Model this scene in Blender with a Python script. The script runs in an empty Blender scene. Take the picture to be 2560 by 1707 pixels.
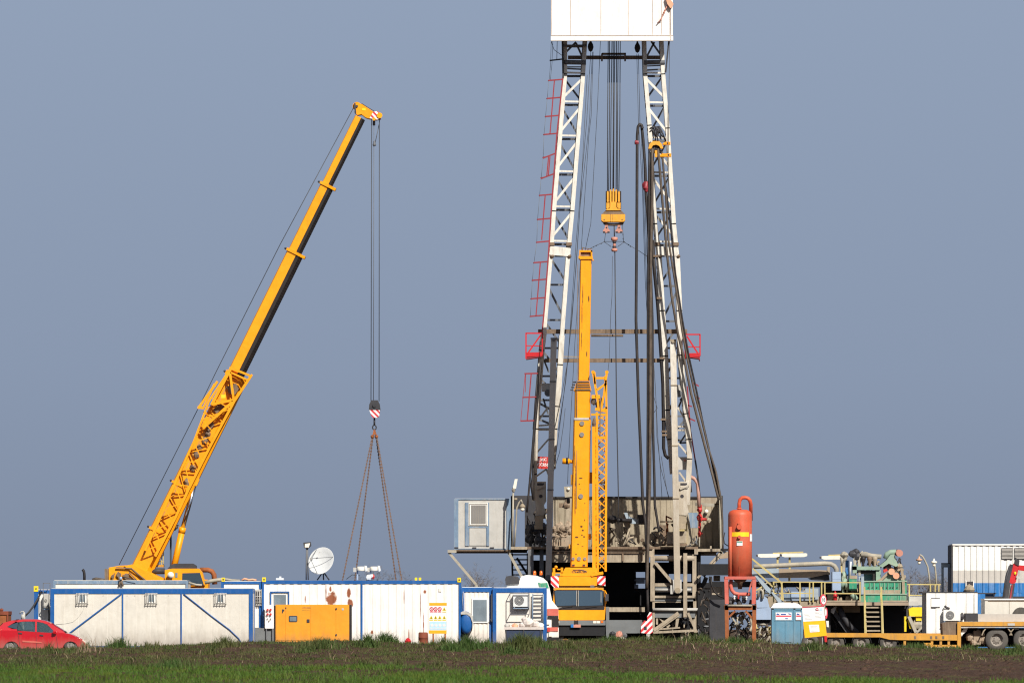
import bpy, bmesh, math, random
import numpy as np
from mathutils import Vector, Matrix, noise
random.seed(7)
SC = bpy.context.scene
COL = SC.collection
CAMD, CAMZ, FP, CX, HZ = 300.0, 1.7, 15000.0, 1280.0, 1535.0   # camera distance to the y=0 plane, eye height, focal length (photo px), principal point

# ------------------------------------------------------------------ placement helpers
def K(Y): return (CAMD + Y) / FP                   # metres per photo pixel at depth Y
def P(px, py, Y):
    k = K(Y)
    return Vector(((px - CX) * k, Y, CAMZ + (HZ - py) * k))
def X(px, Y): return (px - CX) * K(Y)
def Z(py, Y): return 0.0 if py is None else CAMZ + (HZ - py) * K(Y)

# ------------------------------------------------------------------ mesh builder
class MB:
    def __init__(s): s.v = []; s.f = []; s.sm = []; s.cut = []
    def add(s, vs, fs, smooth=False):
        o = len(s.v); s.cut.append((o, len(s.f))); s.v += [tuple(v) for v in vs]
        for i, f in enumerate(fs):
            s.f.append([k + o for k in f]); s.sm.append(smooth if isinstance(smooth, bool) else smooth[i])
        return s
    def hexa(s, p):        # bottom 4 then top 4
        return s.add(p, [(3,2,1,0),(4,5,6,7),(0,1,5,4),(1,2,6,5),(2,3,7,6),(3,0,4,7)])
    def box(s, x0, x1, y0, y1, z0, z1):
        return s.hexa([(x0,y0,z0),(x1,y0,z0),(x1,y1,z0),(x0,y1,z0),(x0,y0,z1),(x1,y0,z1),(x1,y1,z1),(x0,y1,z1)])
    def pb(s, a, b, t, u, Y0, Y1):     # photo rectangle a..b, t..u at depth Y0, solid back to Y1
        return s.box(X(a,Y0), X(b,Y0), Y0, Y1, Z(u,Y0), Z(t,Y0))
    def bar(s, a, b, w, d=None):
        a = Vector(a); b = Vector(b); d = d or w
        u = (b - a)
        if u.length < 1e-6: return s
        u.normalize()
        n = u.cross(Vector((0,1,0)))
        if n.length < 1e-3: n = Vector((1,0,0))
        n.normalize(); m = n.cross(u)
        n = n * w/2; m = m * d/2
        return s.hexa([a-n-m, a+n-m, a+n+m, a-n+m, b-n-m, b+n-m, b+n+m, b-n+m])
    def tube(s, a, b, r, n=8, r2=None):
        a = Vector(a); b = Vector(b); r2 = r if r2 is None else r2
        u = (b - a).normalized(); q = u.orthogonal().normalized(); w = u.cross(q)
        vs = []
        for (c, rr) in ((a, r), (b, r2)):
            for i in range(n):
                t = 2*math.pi*i/n; vs.append(c + q*math.cos(t)*rr + w*math.sin(t)*rr)
        fs = [(i, (i+1) % n, n+(i+1) % n, n+i) for i in range(n)]
        return s.add(vs, fs + [tuple(range(n))[::-1], tuple(range(n, 2*n))], [True]*n + [False]*2)
    def path(s, pts, r, n=6):
        pts = [Vector(p) for p in pts]; m = len(pts); vs = []; ref = None
        for i, p in enumerate(pts):
            u = (pts[min(i+1, m-1)] - pts[max(i-1, 0)]).normalized()
            if ref is None: ref = u.orthogonal()
            q = (ref - u*ref.dot(u)).normalized(); ref = q; w = u.cross(q)
            rr = r[i] if isinstance(r, (list, tuple)) else r
            for k in range(n):
                t = 2*math.pi*k/n; vs.append(p + q*math.cos(t)*rr + w*math.sin(t)*rr)
        fs = []
        for i in range(m-1):
            for k in range(n):
                fs.append((i*n+k, i*n+(k+1) % n, (i+1)*n+(k+1) % n, (i+1)*n+k))
        c = len(fs)
        fs += [tuple(range(n))[::-1], tuple(range((m-1)*n, m*n))]
        return s.add(vs, fs, [True]*c + [False]*2)
    def ppath(s, pts, Y, rpx, n=6):    # pts in photo px, constant depth
        return s.path([P(a, b, Y) for a, b in pts], rpx*K(Y), n)
    def poly(s, pts, Y0, Y1):          # photo polygon at depth Y0, extruded back to Y1
        q = [P(a, b, Y0) for a, b in pts]; n = len(q)
        vs = q + [Vector((v.x, Y1, v.z)) for v in q]
        fs = [tuple(range(n)), tuple(range(n, 2*n))[::-1]] + [(i, (i+1) % n, n+(i+1) % n, n+i) for i in range(n)]
        return s.add(vs, fs)
    def loft(s, rings, cap=True, smooth=True):
        n = len(rings[0]); vs = [v for r in rings for v in r]; fs = []
        for i in range(len(rings)-1):
            for k in range(n): fs.append((i*n+k, i*n+(k+1) % n, (i+1)*n+(k+1) % n, (i+1)*n+k))
        sm = [smooth]*len(fs)
        if cap: fs += [tuple(range(n))[::-1], tuple(range((len(rings)-1)*n, len(rings)*n))]; sm += [False]*2
        return s.add(vs, fs, sm)
    def lathe(s, c, prof, n=20, axis=(0,0,1), smooth=True, cap=True):
        u = Vector(axis).normalized(); q = u.orthogonal().normalized(); w = u.cross(q); c = Vector(c)
        rings = [[c + u*h + q*math.cos(2*math.pi*i/n)*max(r, 1e-4) + w*math.sin(2*math.pi*i/n)*max(r, 1e-4) for i in range(n)] for r, h in prof]
        return s.loft(rings, cap, smooth)
    def ball(s, c, r, sx=1, sy=1, sz=1, n=12):
        c = Vector(c); rings = []
        for j in range(n//2+1):
            t = math.pi*j/(n//2); rr = max(math.sin(t), .002)*r
            rings.append([(c.x+sx*rr*math.cos(2*math.pi*i/n), c.y+sy*rr*math.sin(2*math.pi*i/n), c.z-sz*r*math.cos(t)) for i in range(n)])
        return s.loft(rings)
    def lump(s, c, r, sz=1.0, seed=0, n=8):
        c = Vector(c); rings = []; rd = random.Random(seed)
        for j in range(n//2+1):
            t = math.pi*j/(n//2); rr = max(math.sin(t), .02)*r
            rings.append([(c.x+rr*rd.uniform(.7,1.2)*math.cos(2*math.pi*i/n), c.y+rr*rd.uniform(.7,1.2)*math.sin(2*math.pi*i/n), c.z-sz*r*math.cos(t)*rd.uniform(.8,1.15)) for i in range(n)])
        return s.loft(rings, True, False)
    def corr(s, x0, x1, z0, z1, y, d=.04, pitch=.28):   # trapezoid-ribbed sheet facing -y
        n = max(2, round((x1-x0)/pitch)); p = (x1-x0)/n; xs = []
        for i in range(n):
            b = x0+i*p; xs += [(b, 0), (b+p*.36, 0), (b+p*.5, d), (b+p*.86, d)]
        xs.append((x1, 0)); vs = []; fs = []
        for (a, dd) in xs: vs += [(a, y+dd, z0), (a, y+dd, z1)]
        for i in range(len(xs)-1): fs.append((2*i, 2*i+2, 2*i+3, 2*i+1))
        return s.add(vs, fs)

LOC = {}
def _mesh(name, mb, mat, off):
    me = bpy.data.meshes.new(name)
    me.from_pydata([(v[0]-off[0], v[1]-off[1], v[2]-off[2]) for v in mb.v], [], mb.f)
    bm = bmesh.new(); bm.from_mesh(me); bmesh.ops.recalc_face_normals(bm, faces=bm.faces); bm.to_mesh(me); bm.free()
    me.polygons.foreach_set('use_smooth', mb.sm)
    if mat: me.materials.append(mat)
    me.update()
    return me
# parts that come as a row of separate, countable pieces: each piece becomes a mesh of its own
EACH = set('pipe_clamp floor_edge grey_beam rail_beam diagonal_brace column foot_post pipe_rail headlight mudflap post deck_stake stake_pocket lug inspection_cover handrail pin_hole air_header hoist_wire sheave pivot_box hoop_strap dark_brace twistlock drawworks_post mud_box wall_stanchion grey_stanchion splice_plate guide_roller crown_rim bolt_hole foot_brace windscreen_trim beam_clamp louvre_end fork_slot stiffener door_seam door_panel corner_rib hydraulic_hoses wall_anchor rear_brace tripod feed_arm mirror_arm elbow platform_beam trough_post standpipe side_platform strut_pin'.split())
def pieces(mb):
    out = []; c = mb.cut+[(len(mb.v), len(mb.f))]
    for (v0, f0), (v1, f1) in zip(c, c[1:]):
        q = MB(); q.v = mb.v[v0:v1]; q.f = [[k-v0 for k in f] for f in mb.f[f0:f1]]; q.sm = mb.sm[f0:f1]; out.append(q)
    return out
def part(name, mb, mat, parent, label=None):
    if name in EACH and 1 < len(mb.cut) <= 60:
        objs = [part1(name, q, mat, parent, label) for q in pieces(mb)]
        return objs[0]
    return part1(name, mb, mat, parent, label)
def part1(name, mb, mat, parent, label=None):
    off = LOC[parent.name]
    o = bpy.data.objects.new(name, _mesh(name, mb, mat, off)); COL.objects.link(o)
    o.parent = parent; LOC[o.name] = off
    if label: o['label'] = label
    return o
def thing(name, label, cat, loc=(0,0,0), group=None):
    o = bpy.data.objects.new(name, None); COL.objects.link(o); o.location = loc
    o.empty_display_size = .3
    o['label'] = label; o['category'] = cat
    if group: o['group'] = group
    LOC[o.name] = tuple(loc)
    return o
def solo(name, mb, mat, label, cat, group=None, kind=None):
    a = np.array(mb.v); lo, hi = a.min(0), a.max(0); off = ((lo[0]+hi[0])/2, (lo[1]+hi[1])/2, lo[2])
    o = bpy.data.objects.new(name, _mesh(name, mb, mat, off)); COL.objects.link(o); o.location = off
    LOC[o.name] = off
    if label: o['label'] = label
    if cat: o['category'] = cat
    if group: o['group'] = group
    if kind: o['kind'] = kind
    return o
def text(name, body, px, py, Y, hpx, mat, parent, rot=0.0, sx=1.0, shear=0.0):
    cu = bpy.data.curves.new(name, 'FONT'); cu.body = body; cu.size = hpx*K(Y)*1.4; cu.extrude = .002
    cu.align_x = 'CENTER'; cu.align_y = 'CENTER'; cu.shear = shear; cu.resolution_u = 2; cu.offset = .004
    tmp = bpy.data.objects.new(name, cu); COL.objects.link(tmp); cu.materials.append(mat)
    bpy.context.view_layer.update()
    me = bpy.data.meshes.new_from_object(tmp.evaluated_get(bpy.context.evaluated_depsgraph_get())); me.name = name
    bpy.data.objects.remove(tmp); bpy.data.curves.remove(cu)
    o = bpy.data.objects.new(name, me); COL.objects.link(o)
    p = P(px, py, Y); off = LOC[parent.name]
    o.location = (p.x-off[0], p.y-off[1], p.z-off[2]); o.rotation_euler = (math.pi/2, -rot, 0); o.scale = (sx, 1, 1)
    o.parent = parent; LOC[o.name] = off
    return o
def ground_at(px, Y): return (X(px, Y), Y, 0.0)

# ------------------------------------------------------------------ materials
def newmat(name):
    m = bpy.data.materials.new(name); m.use_nodes = True
    nt = m.node_tree; b = nt.nodes['Principled BSDF']
    return m, nt, b
def mixc(nt, fac, a, b):
    n = nt.nodes.new('ShaderNodeMix'); n.data_type = 'RGBA'
    for s, v in ((0, fac), (6, a), (7, b)):
        if hasattr(v, 'links') or isinstance(v, bpy.types.NodeSocket): nt.links.new(v, n.inputs[s])
        else: n.inputs[s].default_value = v if s == 0 else (*v, 1)
    return n.outputs[2]
def math1(nt, op, a, b=0.0, clamp=False):
    n = nt.nodes.new('ShaderNodeMath'); n.operation = op; n.use_clamp = clamp
    for i, v in ((0, a), (1, b)):
        if isinstance(v, bpy.types.NodeSocket): nt.links.new(v, n.inputs[i])
        else: n.inputs[i].default_value = v
    return n.outputs[0]
def noisen(nt, co, scale, detail=4, rough=.6, vscale=None):
    if vscale:
        mp = nt.nodes.new('ShaderNodeMapping'); mp.inputs['Scale'].default_value = vscale
        nt.links.new(co, mp.inputs[0]); co = mp.outputs[0]
    n = nt.nodes.new('ShaderNodeTexNoise'); n.inputs['Scale'].default_value = scale
    n.inputs['Detail'].default_value = detail; n.inputs['Roughness'].default_value = rough
    nt.links.new(co, n.inputs['Vector'])
    return n.outputs[0]
def step(nt, v, lo, hi):
    n = nt.nodes.new('ShaderNodeMapRange'); n.inputs[1].default_value = lo; n.inputs[2].default_value = hi
    nt.links.new(v, n.inputs[0]); return n.outputs[0]
def paint(name, col, rough=.5, var=.12, grime=.25, grimecol=(.16,.12,.08), rust=0.0, rustcol=(.20,.055,.02), streak=True, metal=0.0, spec=.35, blobs=(), sc=1.0, mud=None, mudcol=(.17,.13,.10), dent=.12):
    m, nt, b = newmat(name)
    co = nt.nodes.new('ShaderNodeNewGeometry').outputs['Position']
    n1 = noisen(nt, co, 1.3*sc, 5, .65)
    dark = tuple(c*(1-var) for c in col); lite = tuple(min(c*(1+var*.5), .95) for c in col)
    c = mixc(nt, step(nt, n1, .3, .7), dark, lite)
    if grime:
        n2 = noisen(nt, co, 1.0, 5, .7, (5*sc, 5*sc, .7*sc) if streak else (2.2*sc,)*3)
        c = mixc(nt, math1(nt, 'MULTIPLY', step(nt, n2, .48, .78), grime), c, grimecol)
    if rust:
        n3 = noisen(nt, co, 1.0, 6, .7, (3.5*sc, 3.5*sc, 1.6*sc))
        c = mixc(nt, step(nt, n3, .78-.3*rust, .82-.3*rust), c, rustcol)
    if blobs:
        sp = nt.nodes.new('ShaderNodeSeparateXYZ'); nt.links.new(co, sp.inputs[0])
        nz = math1(nt, 'MULTIPLY', math1(nt, 'SUBTRACT', noisen(nt, co, 3.5, 5, .7), .5), 2.6)
        tot = None
        for (bx, bz, rx, rz) in blobs:
            dx = math1(nt, 'POWER', math1(nt, 'ABSOLUTE', math1(nt, 'DIVIDE', math1(nt, 'SUBTRACT', sp.outputs[0], bx), rx)), 2)
            dz = math1(nt, 'POWER', math1(nt, 'ABSOLUTE', math1(nt, 'DIVIDE', math1(nt, 'SUBTRACT', sp.outputs[2], bz), rz)), 2)
            d = math1(nt, 'SUBTRACT', 1.0, math1(nt, 'ADD', math1(nt, 'ADD', dx, dz), nz), True)
            d = step(nt, d, .02, .55)
            tot = d if tot is None else math1(nt, 'MAXIMUM', tot, d)
        c = mixc(nt, tot, c, rustcol)
    if mud:          # splashed mud: (height it fades out, height it is thickest, strength)
        sz = nt.nodes.new('ShaderNodeSeparateXYZ'); nt.links.new(co, sz.inputs[0])
        zz = math1(nt, 'ADD', sz.outputs[2], math1(nt, 'MULTIPLY', math1(nt, 'SUBTRACT', noisen(nt, co, 1.0, 6, .75, (3, 3, .8)), .5), 1.6*abs(mud[0]-mud[1])))
        c = mixc(nt, math1(nt, 'MULTIPLY', step(nt, zz, mud[0], mud[1]), mud[2]), c, mudcol)
    if dent:
        bp = nt.nodes.new('ShaderNodeBump'); bp.inputs['Strength'].default_value = dent; bp.inputs['Distance'].default_value = .25
        nt.links.new(noisen(nt, co, 1.1, 3, .55), bp.inputs['Height']); nt.links.new(bp.outputs[0], b.inputs['Normal'])
    nt.links.new(c, b.inputs['Base Color'])
    b.inputs['Roughness'].default_value = rough; b.inputs['Metallic'].default_value = metal
    b.inputs['Specular IOR Level'].default_value = spec
    return m
def glass(name, col, rough=.06, alpha=1.0):
    m, nt, b = newmat(name)
    b.inputs['Base Color'].default_value = (*col, 1); b.inputs['Roughness'].default_value = rough
    b.inputs['Specular IOR Level'].default_value = .6; b.inputs['Alpha'].default_value = alpha
    return m
def stripes(name, c1, c2, width, sgn=1):      # diagonal hazard stripes
    m, nt, b = newmat(name)
    co = nt.nodes.new('ShaderNodeNewGeometry').outputs['Position']
    sp = nt.nodes.new('ShaderNodeSeparateXYZ'); nt.links.new(co, sp.inputs[0])
    t = math1(nt, 'ADD', math1(nt, 'MULTIPLY', sp.outputs[0], sgn), sp.outputs[2])
    fr = math1(nt, 'FRACT', math1(nt, 'DIVIDE', t, width))
    c = mixc(nt, math1(nt, 'GREATER_THAN', fr, .5), c1, c2)
    c = mixc(nt, math1(nt, 'MULTIPLY', step(nt, noisen(nt, co, 6, 4), .5, .8), .35), c, (.2,.17,.14))
    nt.links.new(c, b.inputs['Base Color']); b.inputs['Roughness'].default_value = .5
    return m
M = {}
M['white'] = paint('white_paint', (.78,.76,.71), .45, .08, .30, (.42,.32,.22), mud=(1.0, .2, .5))
M['cream'] = paint('cream_panel', (.61,.575,.505), .5, .08, .32, (.40,.34,.26), mud=(1.1, .15, .55))
M['offwhite'] = paint('offwhite_panel', (.72,.67,.60), .5, .08, .28, (.45,.38,.28), mud=(1.0, .15, .5))
M['blue'] = paint('blue_frame', (.010,.090,.30), .4, .18, .35, (.12,.17,.28), rust=.06, mud=(.9, .1, .5))
M['fadedblue'] = paint('faded_blue', (.15,.22,.31), .6, .25, .85, (.36,.36,.34))
M['palegrey'] = paint('pale_grey', (.45,.435,.40), .55, .12, .3, (.25,.2,.14))
M['yellow'] = paint('crane_yellow', (.84,.320,.005), .42, .12, .30, (.45,.17,.01))
M['gen'] = paint('generator_orange', (.74,.295,.022), .4, .09, .3, (.42,.18,.03), mud=(.8, .1, .6))
M['lemon'] = paint('lemon_yellow', (.80,.58,.02), .45, .1, .1)
M['rail'] = paint('railing_yellow', (.48,.385,.15), .55, .25, .8, (.34,.27,.18))
M['black'] = paint('near_black', (.016,.013,.013), .55, .3, .5, (.035,.022,.016))
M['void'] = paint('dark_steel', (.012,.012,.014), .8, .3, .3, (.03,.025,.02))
M['rubber'] = paint('hose_rubber', (.03,.026,.026), .6, .3, .4, (.07,.05,.04), sc=2)
M['cable'] = paint('steel_cable', (.045,.045,.05), .5, .2, 0)
M['brownhose'] = paint('muddy_hose', (.085,.065,.05), .6, .35, .6, (.20,.16,.12), sc=2)
M['rig'] = paint('rig_beige', (.36,.30,.22), .7, .28, .85, (.15,.105,.07), sc=1.5)
M['rigwall'] = paint('wind_wall_beige', (.35,.295,.21), .7, .2, .95, (.10,.075,.05), rust=.15, rustcol=(.16,.09,.05))
M['mast'] = paint('mast_white', (.68,.65,.58), .5, .14, .6, (.30,.24,.17), sc=2, rust=.2, rustcol=(.20,.12,.07), mud=(17.5, 6.0, .8), mudcol=(.31,.25,.175))
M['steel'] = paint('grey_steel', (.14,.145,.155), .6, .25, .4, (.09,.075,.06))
M['dkgrey'] = paint('charcoal_paint', (.040,.040,.046), .6, .3, .4, (.07,.055,.04))
M['greysheet'] = paint('grey_sheet', (.15,.16,.165), .7, .15, .3, (.20,.18,.15))
M['brownsteel'] = paint('brown_steel', (.17,.115,.075), .7, .35, .6, (.33,.26,.18), sc=2)
M['ladder'] = paint('ladder_red', (.26,.03,.04), .5, .2, .25, (.2,.06,.05))
M['red'] = paint('bright_red', (.50,.014,.02), .45, .15, .4, (.25,.06,.05))
M['tank'] = paint('tank_red', (.56,.085,.035), .5, .16, .6, (.36,.17,.10), sc=.9, rust=.12, rustcol=(.25,.06,.03), mud=(7.6, 3.8, .2), mudcol=(.42,.20,.13))
M['tankdust'] = paint('tank_red_dusty', (.52,.115,.085), .6, .2, .7, (.36,.19,.13), rust=.25)
M['rust'] = paint('rusty_steel', (.30,.095,.03), .8, .3, .6, (.13,.05,.025), sc=2)
M['rustred'] = paint('rust_red_drum', (.20,.05,.025), .8, .3, .5, (.10,.04,.02), sc=2)
M['green'] = paint('machine_green', (.03,.27,.155), .5, .25, 1.0, (.28,.25,.185), sc=1.3)
M['palegreen'] = paint('dusty_green', (.24,.34,.26), .6, .2, .7, (.36,.31,.23))
M['mud'] = paint('dried_mud', (.33,.27,.19), .85, .25, .5, (.18,.14,.10), sc=2)
M['greypipe'] = paint('grey_pipe', (.34,.31,.25), .6, .28, .8, (.45,.38,.26))
M['ductblue'] = paint('grey_blue_duct', (.30,.36,.41), .6, .12, .4, (.30,.26,.20))
M['ductbrown'] = paint('brown_duct', (.33,.25,.175), .75, .2, .6, (.24,.20,.16))
M['boxblue'] = paint('grey_blue_box', (.29,.37,.50), .5, .1, .25, (.25,.25,.25))
M['loo'] = paint('toilet_blue', (.11,.245,.34), .45, .14, .5, (.22,.28,.30), mud=(.9, .1, .5))
M['orange'] = paint('motor_orange', (.72,.36,.22), .6, .1, .2)
M['trailer'] = paint('trailer_yellow', (.56,.275,.04), .55, .2, .85, (.26,.16,.08), rust=.3, rustcol=(.07,.04,.02))
M['tyre'] = paint('dusty_tyre', (.085,.077,.068), .85, .25, .5, (.15,.13,.11), sc=2)
M['rim'] = paint('dusty_rim', (.24,.21,.18), .7, .2, .4)
M['alloy'] = paint('alloy_rim', (.24,.225,.205), .55, .2, .5, metal=.2)
M['chrome'] = paint('chrome_rod', (.60,.62,.64), .16, .02, 0, metal=1.0)
M['carred'] = paint('car_red', (.46,.004,.012), .22, .06, .2, (.34,.06,.05), spec=.6, mud=(.7, .05, .7), mudcol=(.33,.15,.12), dent=.03)
M['carred'].node_tree.nodes['Principled BSDF'].inputs['Coat Weight'].default_value = 1.0; M['carred'].node_tree.nodes['Principled BSDF'].inputs['Coat Roughness'].default_value = .06
M['glass'] = glass('dark_glass', (.035,.055,.075), .05)
M['cabglass'] = glass('windscreen_glass', (.045,.075,.11), .07)
M['carglass'] = glass('car_window_glass', (.05,.10,.115), .03, .38)
M['mesh'] = paint('window_mesh', (.20,.19,.18), .8, .1, .2)
M['greyglass'] = paint('frosted_pane', (.17,.21,.24), .3, .25, .2, (.3,.33,.34))
M['lens'] = glass('lamp_lens', (.80,.74,.62), .12)
M['amber'] = glass('amber_lens', (.85,.14,.01), .2)
M['lampwhite'] = paint('lamp_housing_white', (.74,.70,.60), .45, .1, .3, (.45,.33,.15))
M['copper'] = paint('lamp_copper', (.50,.30,.20), .5, .15, .2)
M['dish'] = paint('dish_grey_white', (.62,.63,.62), .6, .04, .08)
M['signred'] = paint('sign_red', (.48,.03,.025), .5, .1, .3, (.40,.2,.17))
M['signwhite'] = paint('sign_white', (.78,.77,.76), .5, .04, .08)
M['signorange'] = paint('sign_orange', (.85,.36,.01), .5, .05, .05)
M['signyellow'] = paint('sign_yellow', (.85,.43,.006), .5, .05, .05)
M['signblue'] = paint('sign_blue', (.42,.62,.76), .5, .05, .05)
M['ink'] = paint('dark_ink', (.04,.035,.04), .6, .1, 0)
M['inkgrey'] = paint('grey_ink', (.38,.37,.40), .6, .1, 0)
M['inkred'] = paint('red_ink', (.62,.06,.09), .6, .1, 0)
M['inkblue'] = paint('blue_ink', (.03,.08,.30), .6, .1, 0)
M['triangle'] = paint('warning_yellow', (.70,.52,.03), .5, .05, 0)
M['vblue'] = paint('stripe_blue', (.02,.15,.40), .5, .15, .5, (.36,.42,.50), sc=1.4)
M['vgrey'] = paint('stripe_grey', (.47,.44,.40), .5, .05, .15)
M['chain'] = paint('rusty_chain', (.15,.095,.075), .7, .25, .3)
M['junk'] = paint('plastic_sacks', (.58,.52,.48), .7, .15, .4, (.40,.30,.22))
M['navy'] = paint('navy_skip', (.025,.04,.085), .6, .25, .3, (.05,.05,.06))
M['concrete'] = paint('concrete', (.46,.43,.39), .85, .15, .3, (.28,.25,.22))
M['hooktan'] = paint('elevator_pink', (.52,.23,.17), .6, .15, .3)
M['block'] = paint('block_yellow', (.76,.34,.03), .5, .15, .5, (.40,.20,.06), sc=2)
M['seam'] = paint('panel_seam', (.56,.47,.40), .6, .2, .4)
M['crown'] = paint('crown_white', (.80,.77,.73), .5, .06, .4, (.52,.36,.25), rust=.22, rustcol=(.40,.24,.16), sc=1.2, dent=.2)
M['barkgrey'] = paint('hazed_bark', (.16,.14,.13), .9, .2, 0)  # grey bark tone also stands in for distance haze
M['haz'] = stripes('hazard_right', (.75,.73,.72), (.60,.02,.03), .34, 1)
M['haz2'] = stripes('hazard_left', (.75,.73,.72), (.60,.02,.03), .34, -1)
M['hazsmall'] = stripes('hazard_small', (.80,.78,.77), (.55,.02,.03), .28, 1)
# ------------------------------------------------------------------ camera, sun, sky
cam = bpy.data.objects.new('camera', bpy.data.cameras.new('camera')); COL.objects.link(cam)
cam.location = (0, -CAMD, CAMZ); cam.rotation_euler = (math.pi/2, 0, 0)
cam.data.sensor_width = 36; cam.data.lens = 36*FP/2560; cam.data.shift_y = (HZ-853.5)/2560
cam.data.clip_start = 1; cam.data.clip_end = 30000
SC.camera = cam
cam.data.dof.use_dof = True; cam.data.dof.focus_distance = 305; cam.data.dof.aperture_fstop = 4.0
SUN = Vector((.45, -1.0, .9)).normalized()
sun = bpy.data.objects.new('sun', bpy.data.lights.new('sun', 'SUN')); COL.objects.link(sun)
sun.data.energy = 5.0; sun.data.angle = math.radians(.5); sun.data.color = (1, .955, .88)
sun.rotation_euler = SUN.to_track_quat('Z', 'Y').to_euler()
sun.location = (60, -120, 110)
W = bpy.data.worlds.new('World'); SC.world = W; W.use_nodes = True
nt = W.node_tree; bg = nt.nodes['Background']
sky = nt.nodes.new('ShaderNodeTexSky'); sky.sky_type = 'NISHITA'; sky.sun_disc = False
sky.sun_elevation = math.asin(SUN.z); sky.sun_rotation = math.atan2(SUN.x, SUN.y)
sky.dust_density = 2.0; sky.air_density = 1.0
# dust haze lying low over the plain: grey-blue band in the lowest degrees of the sky
tc = nt.nodes.new('ShaderNodeTexCoord'); sp = nt.nodes.new('ShaderNodeSeparateXYZ'); nt.links.new(tc.outputs['Generated'], sp.inputs[0])
EXPO = .30; SKYK = .955*2**-EXPO
rp = nt.nodes.new('ShaderNodeValToRGB'); cr = rp.color_ramp
cr.elements[0].position = 0.0; cr.elements[0].color = tuple(v*SKYK for v in (.224, .274, .374))+(1,)
cr.elements[1].position = 1.0; cr.elements[1].color = tuple(v*SKYK for v in (.306, .382, .518))+(1,)
e = cr.elements.new(.35); e.color = tuple(v*SKYK for v in (.264, .328, .450))+(1,)
nt.links.new(math1(nt, 'MULTIPLY', sp.outputs[2], 1/.115, True), rp.inputs[0])
sc_ = nt.nodes.new('ShaderNodeVectorMath'); sc_.operation = 'SCALE'; sc_.inputs['Scale'].default_value = 1/.05
nt.links.new(rp.outputs[0], sc_.inputs[0])
f = step(nt, sp.outputs[2], .14, .42)
mx = nt.nodes.new('ShaderNodeMix'); mx.data_type = 'RGBA'
nt.links.new(f, mx.inputs[0]); nt.links.new(sc_.outputs[0], mx.inputs[6]); nt.links.new(sky.outputs[0], mx.inputs[7])
nt.links.new(mx.outputs[2], bg.inputs[0]); bg.inputs[1].default_value = .05
SC.view_settings.view_transform = 'Standard'; SC.view_settings.look = 'None'
SC.view_settings.exposure = EXPO; SC.view_settings.gamma = 1.0
SC.cycles.use_denoising = True
SC.cycles.max_bounces = 6; SC.cycles.transparent_max_bounces = 8
SC.cycles.filter_width = 1.2 if hasattr(SC.cycles, 'filter_width') else 1.5

# ------------------------------------------------------------------ ground: one sheet, fine in front, coarse to the horizon
RY = -65.0
rpx = [-200, 0, 120, 250, 330, 420, 500, 560, 640, 720, 800, 900, 1000, 1060, 1120, 1200, 1260, 1330, 1400, 1480, 1560, 1700, 1830, 1950, 2100, 2250, 2400, 2560, 2760]
rpy = [1624, 1622, 1626, 1620, 1622, 1616, 1612, 1609, 1607, 1609, 1606, 1604, 1608, 1611, 1613, 1617, 1611, 1607, 1608, 1604, 1601, 1598, 1606, 1612, 1611, 1618, 1622, 1632, 1632]
def ridge(x):
    py = np.interp(x/K(RY) + CX, rpx, rpy)
    return CAMZ - (py - HZ)*K(RY)
rng = np.random.default_rng(5)
def vnoise(x, y, seed=0):           # value noise, numpy
    def h(i, j):
        n = np.sin(i*127.1 + j*311.7 + seed*74.7)*43758.5453
        return n - np.floor(n)
    i = np.floor(x); j = np.floor(y); u = x-i; v = y-j
    u = u*u*(3-2*u); v = v*v*(3-2*v)
    return (h(i, j)*(1-u)+h(i+1, j)*u)*(1-v) + (h(i, j+1)*(1-u)+h(i+1, j+1)*u)*v
def gz(x, y):
    x = np.asarray(x, float); y = np.asarray(y, float)
    t = np.clip((y - (RY-15))/15, 0, 1); t = t*t*(3-2*t)
    b = np.clip(((RY+7) - y)/7, 0, 1); b = b*b*(3-2*b)
    z = ridge(x)*np.where(y < RY, t, b)
    rough = np.clip((y+158)/6, 0, 1)*np.clip((RY+8-y)/4, 0, 1)
    z = z + rough*((vnoise(x*1.1, y*1.1, 1)-.5)*.10 + (vnoise(x*3.1, y*3.1, 2)-.5)*.07 + (vnoise(x*.3, y*.3, 3)-.5)*.14)
    z = z - np.clip(y-60, 0, None)*.0024          # the plain falls away very gently behind the site
    return z
xs = np.concatenate([[-9000, -4000, -1500, -600, -250, -120, -70, -48], np.arange(-36, 36.01, .3), [48, 70, 120, 250, 600, 1500, 4000, 9000]])
ys = np.concatenate([[-2500, -900, -400, -300, -250, -210, -180], np.arange(-166, -55, .3), [-50, -30, 0, 40, 120, 300, 700, 1500, 3500, 9000]])
gx, gy = np.meshgrid(xs, ys); gzv = gz(gx, gy)
nx, ny = len(xs), len(ys)
me = bpy.data.meshes.new('ground')
vv = np.stack([gx.ravel(), gy.ravel(), gzv.ravel()], 1)
idx = np.arange(nx*ny).reshape(ny, nx)
fc = np.stack([idx[:-1, :-1].ravel(), idx[:-1, 1:].ravel(), idx[1:, 1:].ravel(), idx[1:, :-1].ravel()], 1)
me.vertices.add(len(vv)); me.vertices.foreach_set('co', vv.ravel())
me.loops.add(fc.size); me.loops.foreach_set('vertex_index', fc.ravel().astype(np.int32))
me.polygons.add(len(fc)); me.polygons.foreach_set('loop_start', (np.arange(len(fc))*4).astype(np.int32)); me.polygons.foreach_set('loop_total', np.full(len(fc), 4, np.int32))
me.update(calc_edges=True); me.validate()
m, nt, b = newmat('soil')
co = nt.nodes.new('ShaderNodeNewGeometry').outputs['Position']
c = mixc(nt, step(nt, noisen(nt, co, 1.2, 6, .7), .3, .7), (.046, .027, .019), (.098, .060, .043))
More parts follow.
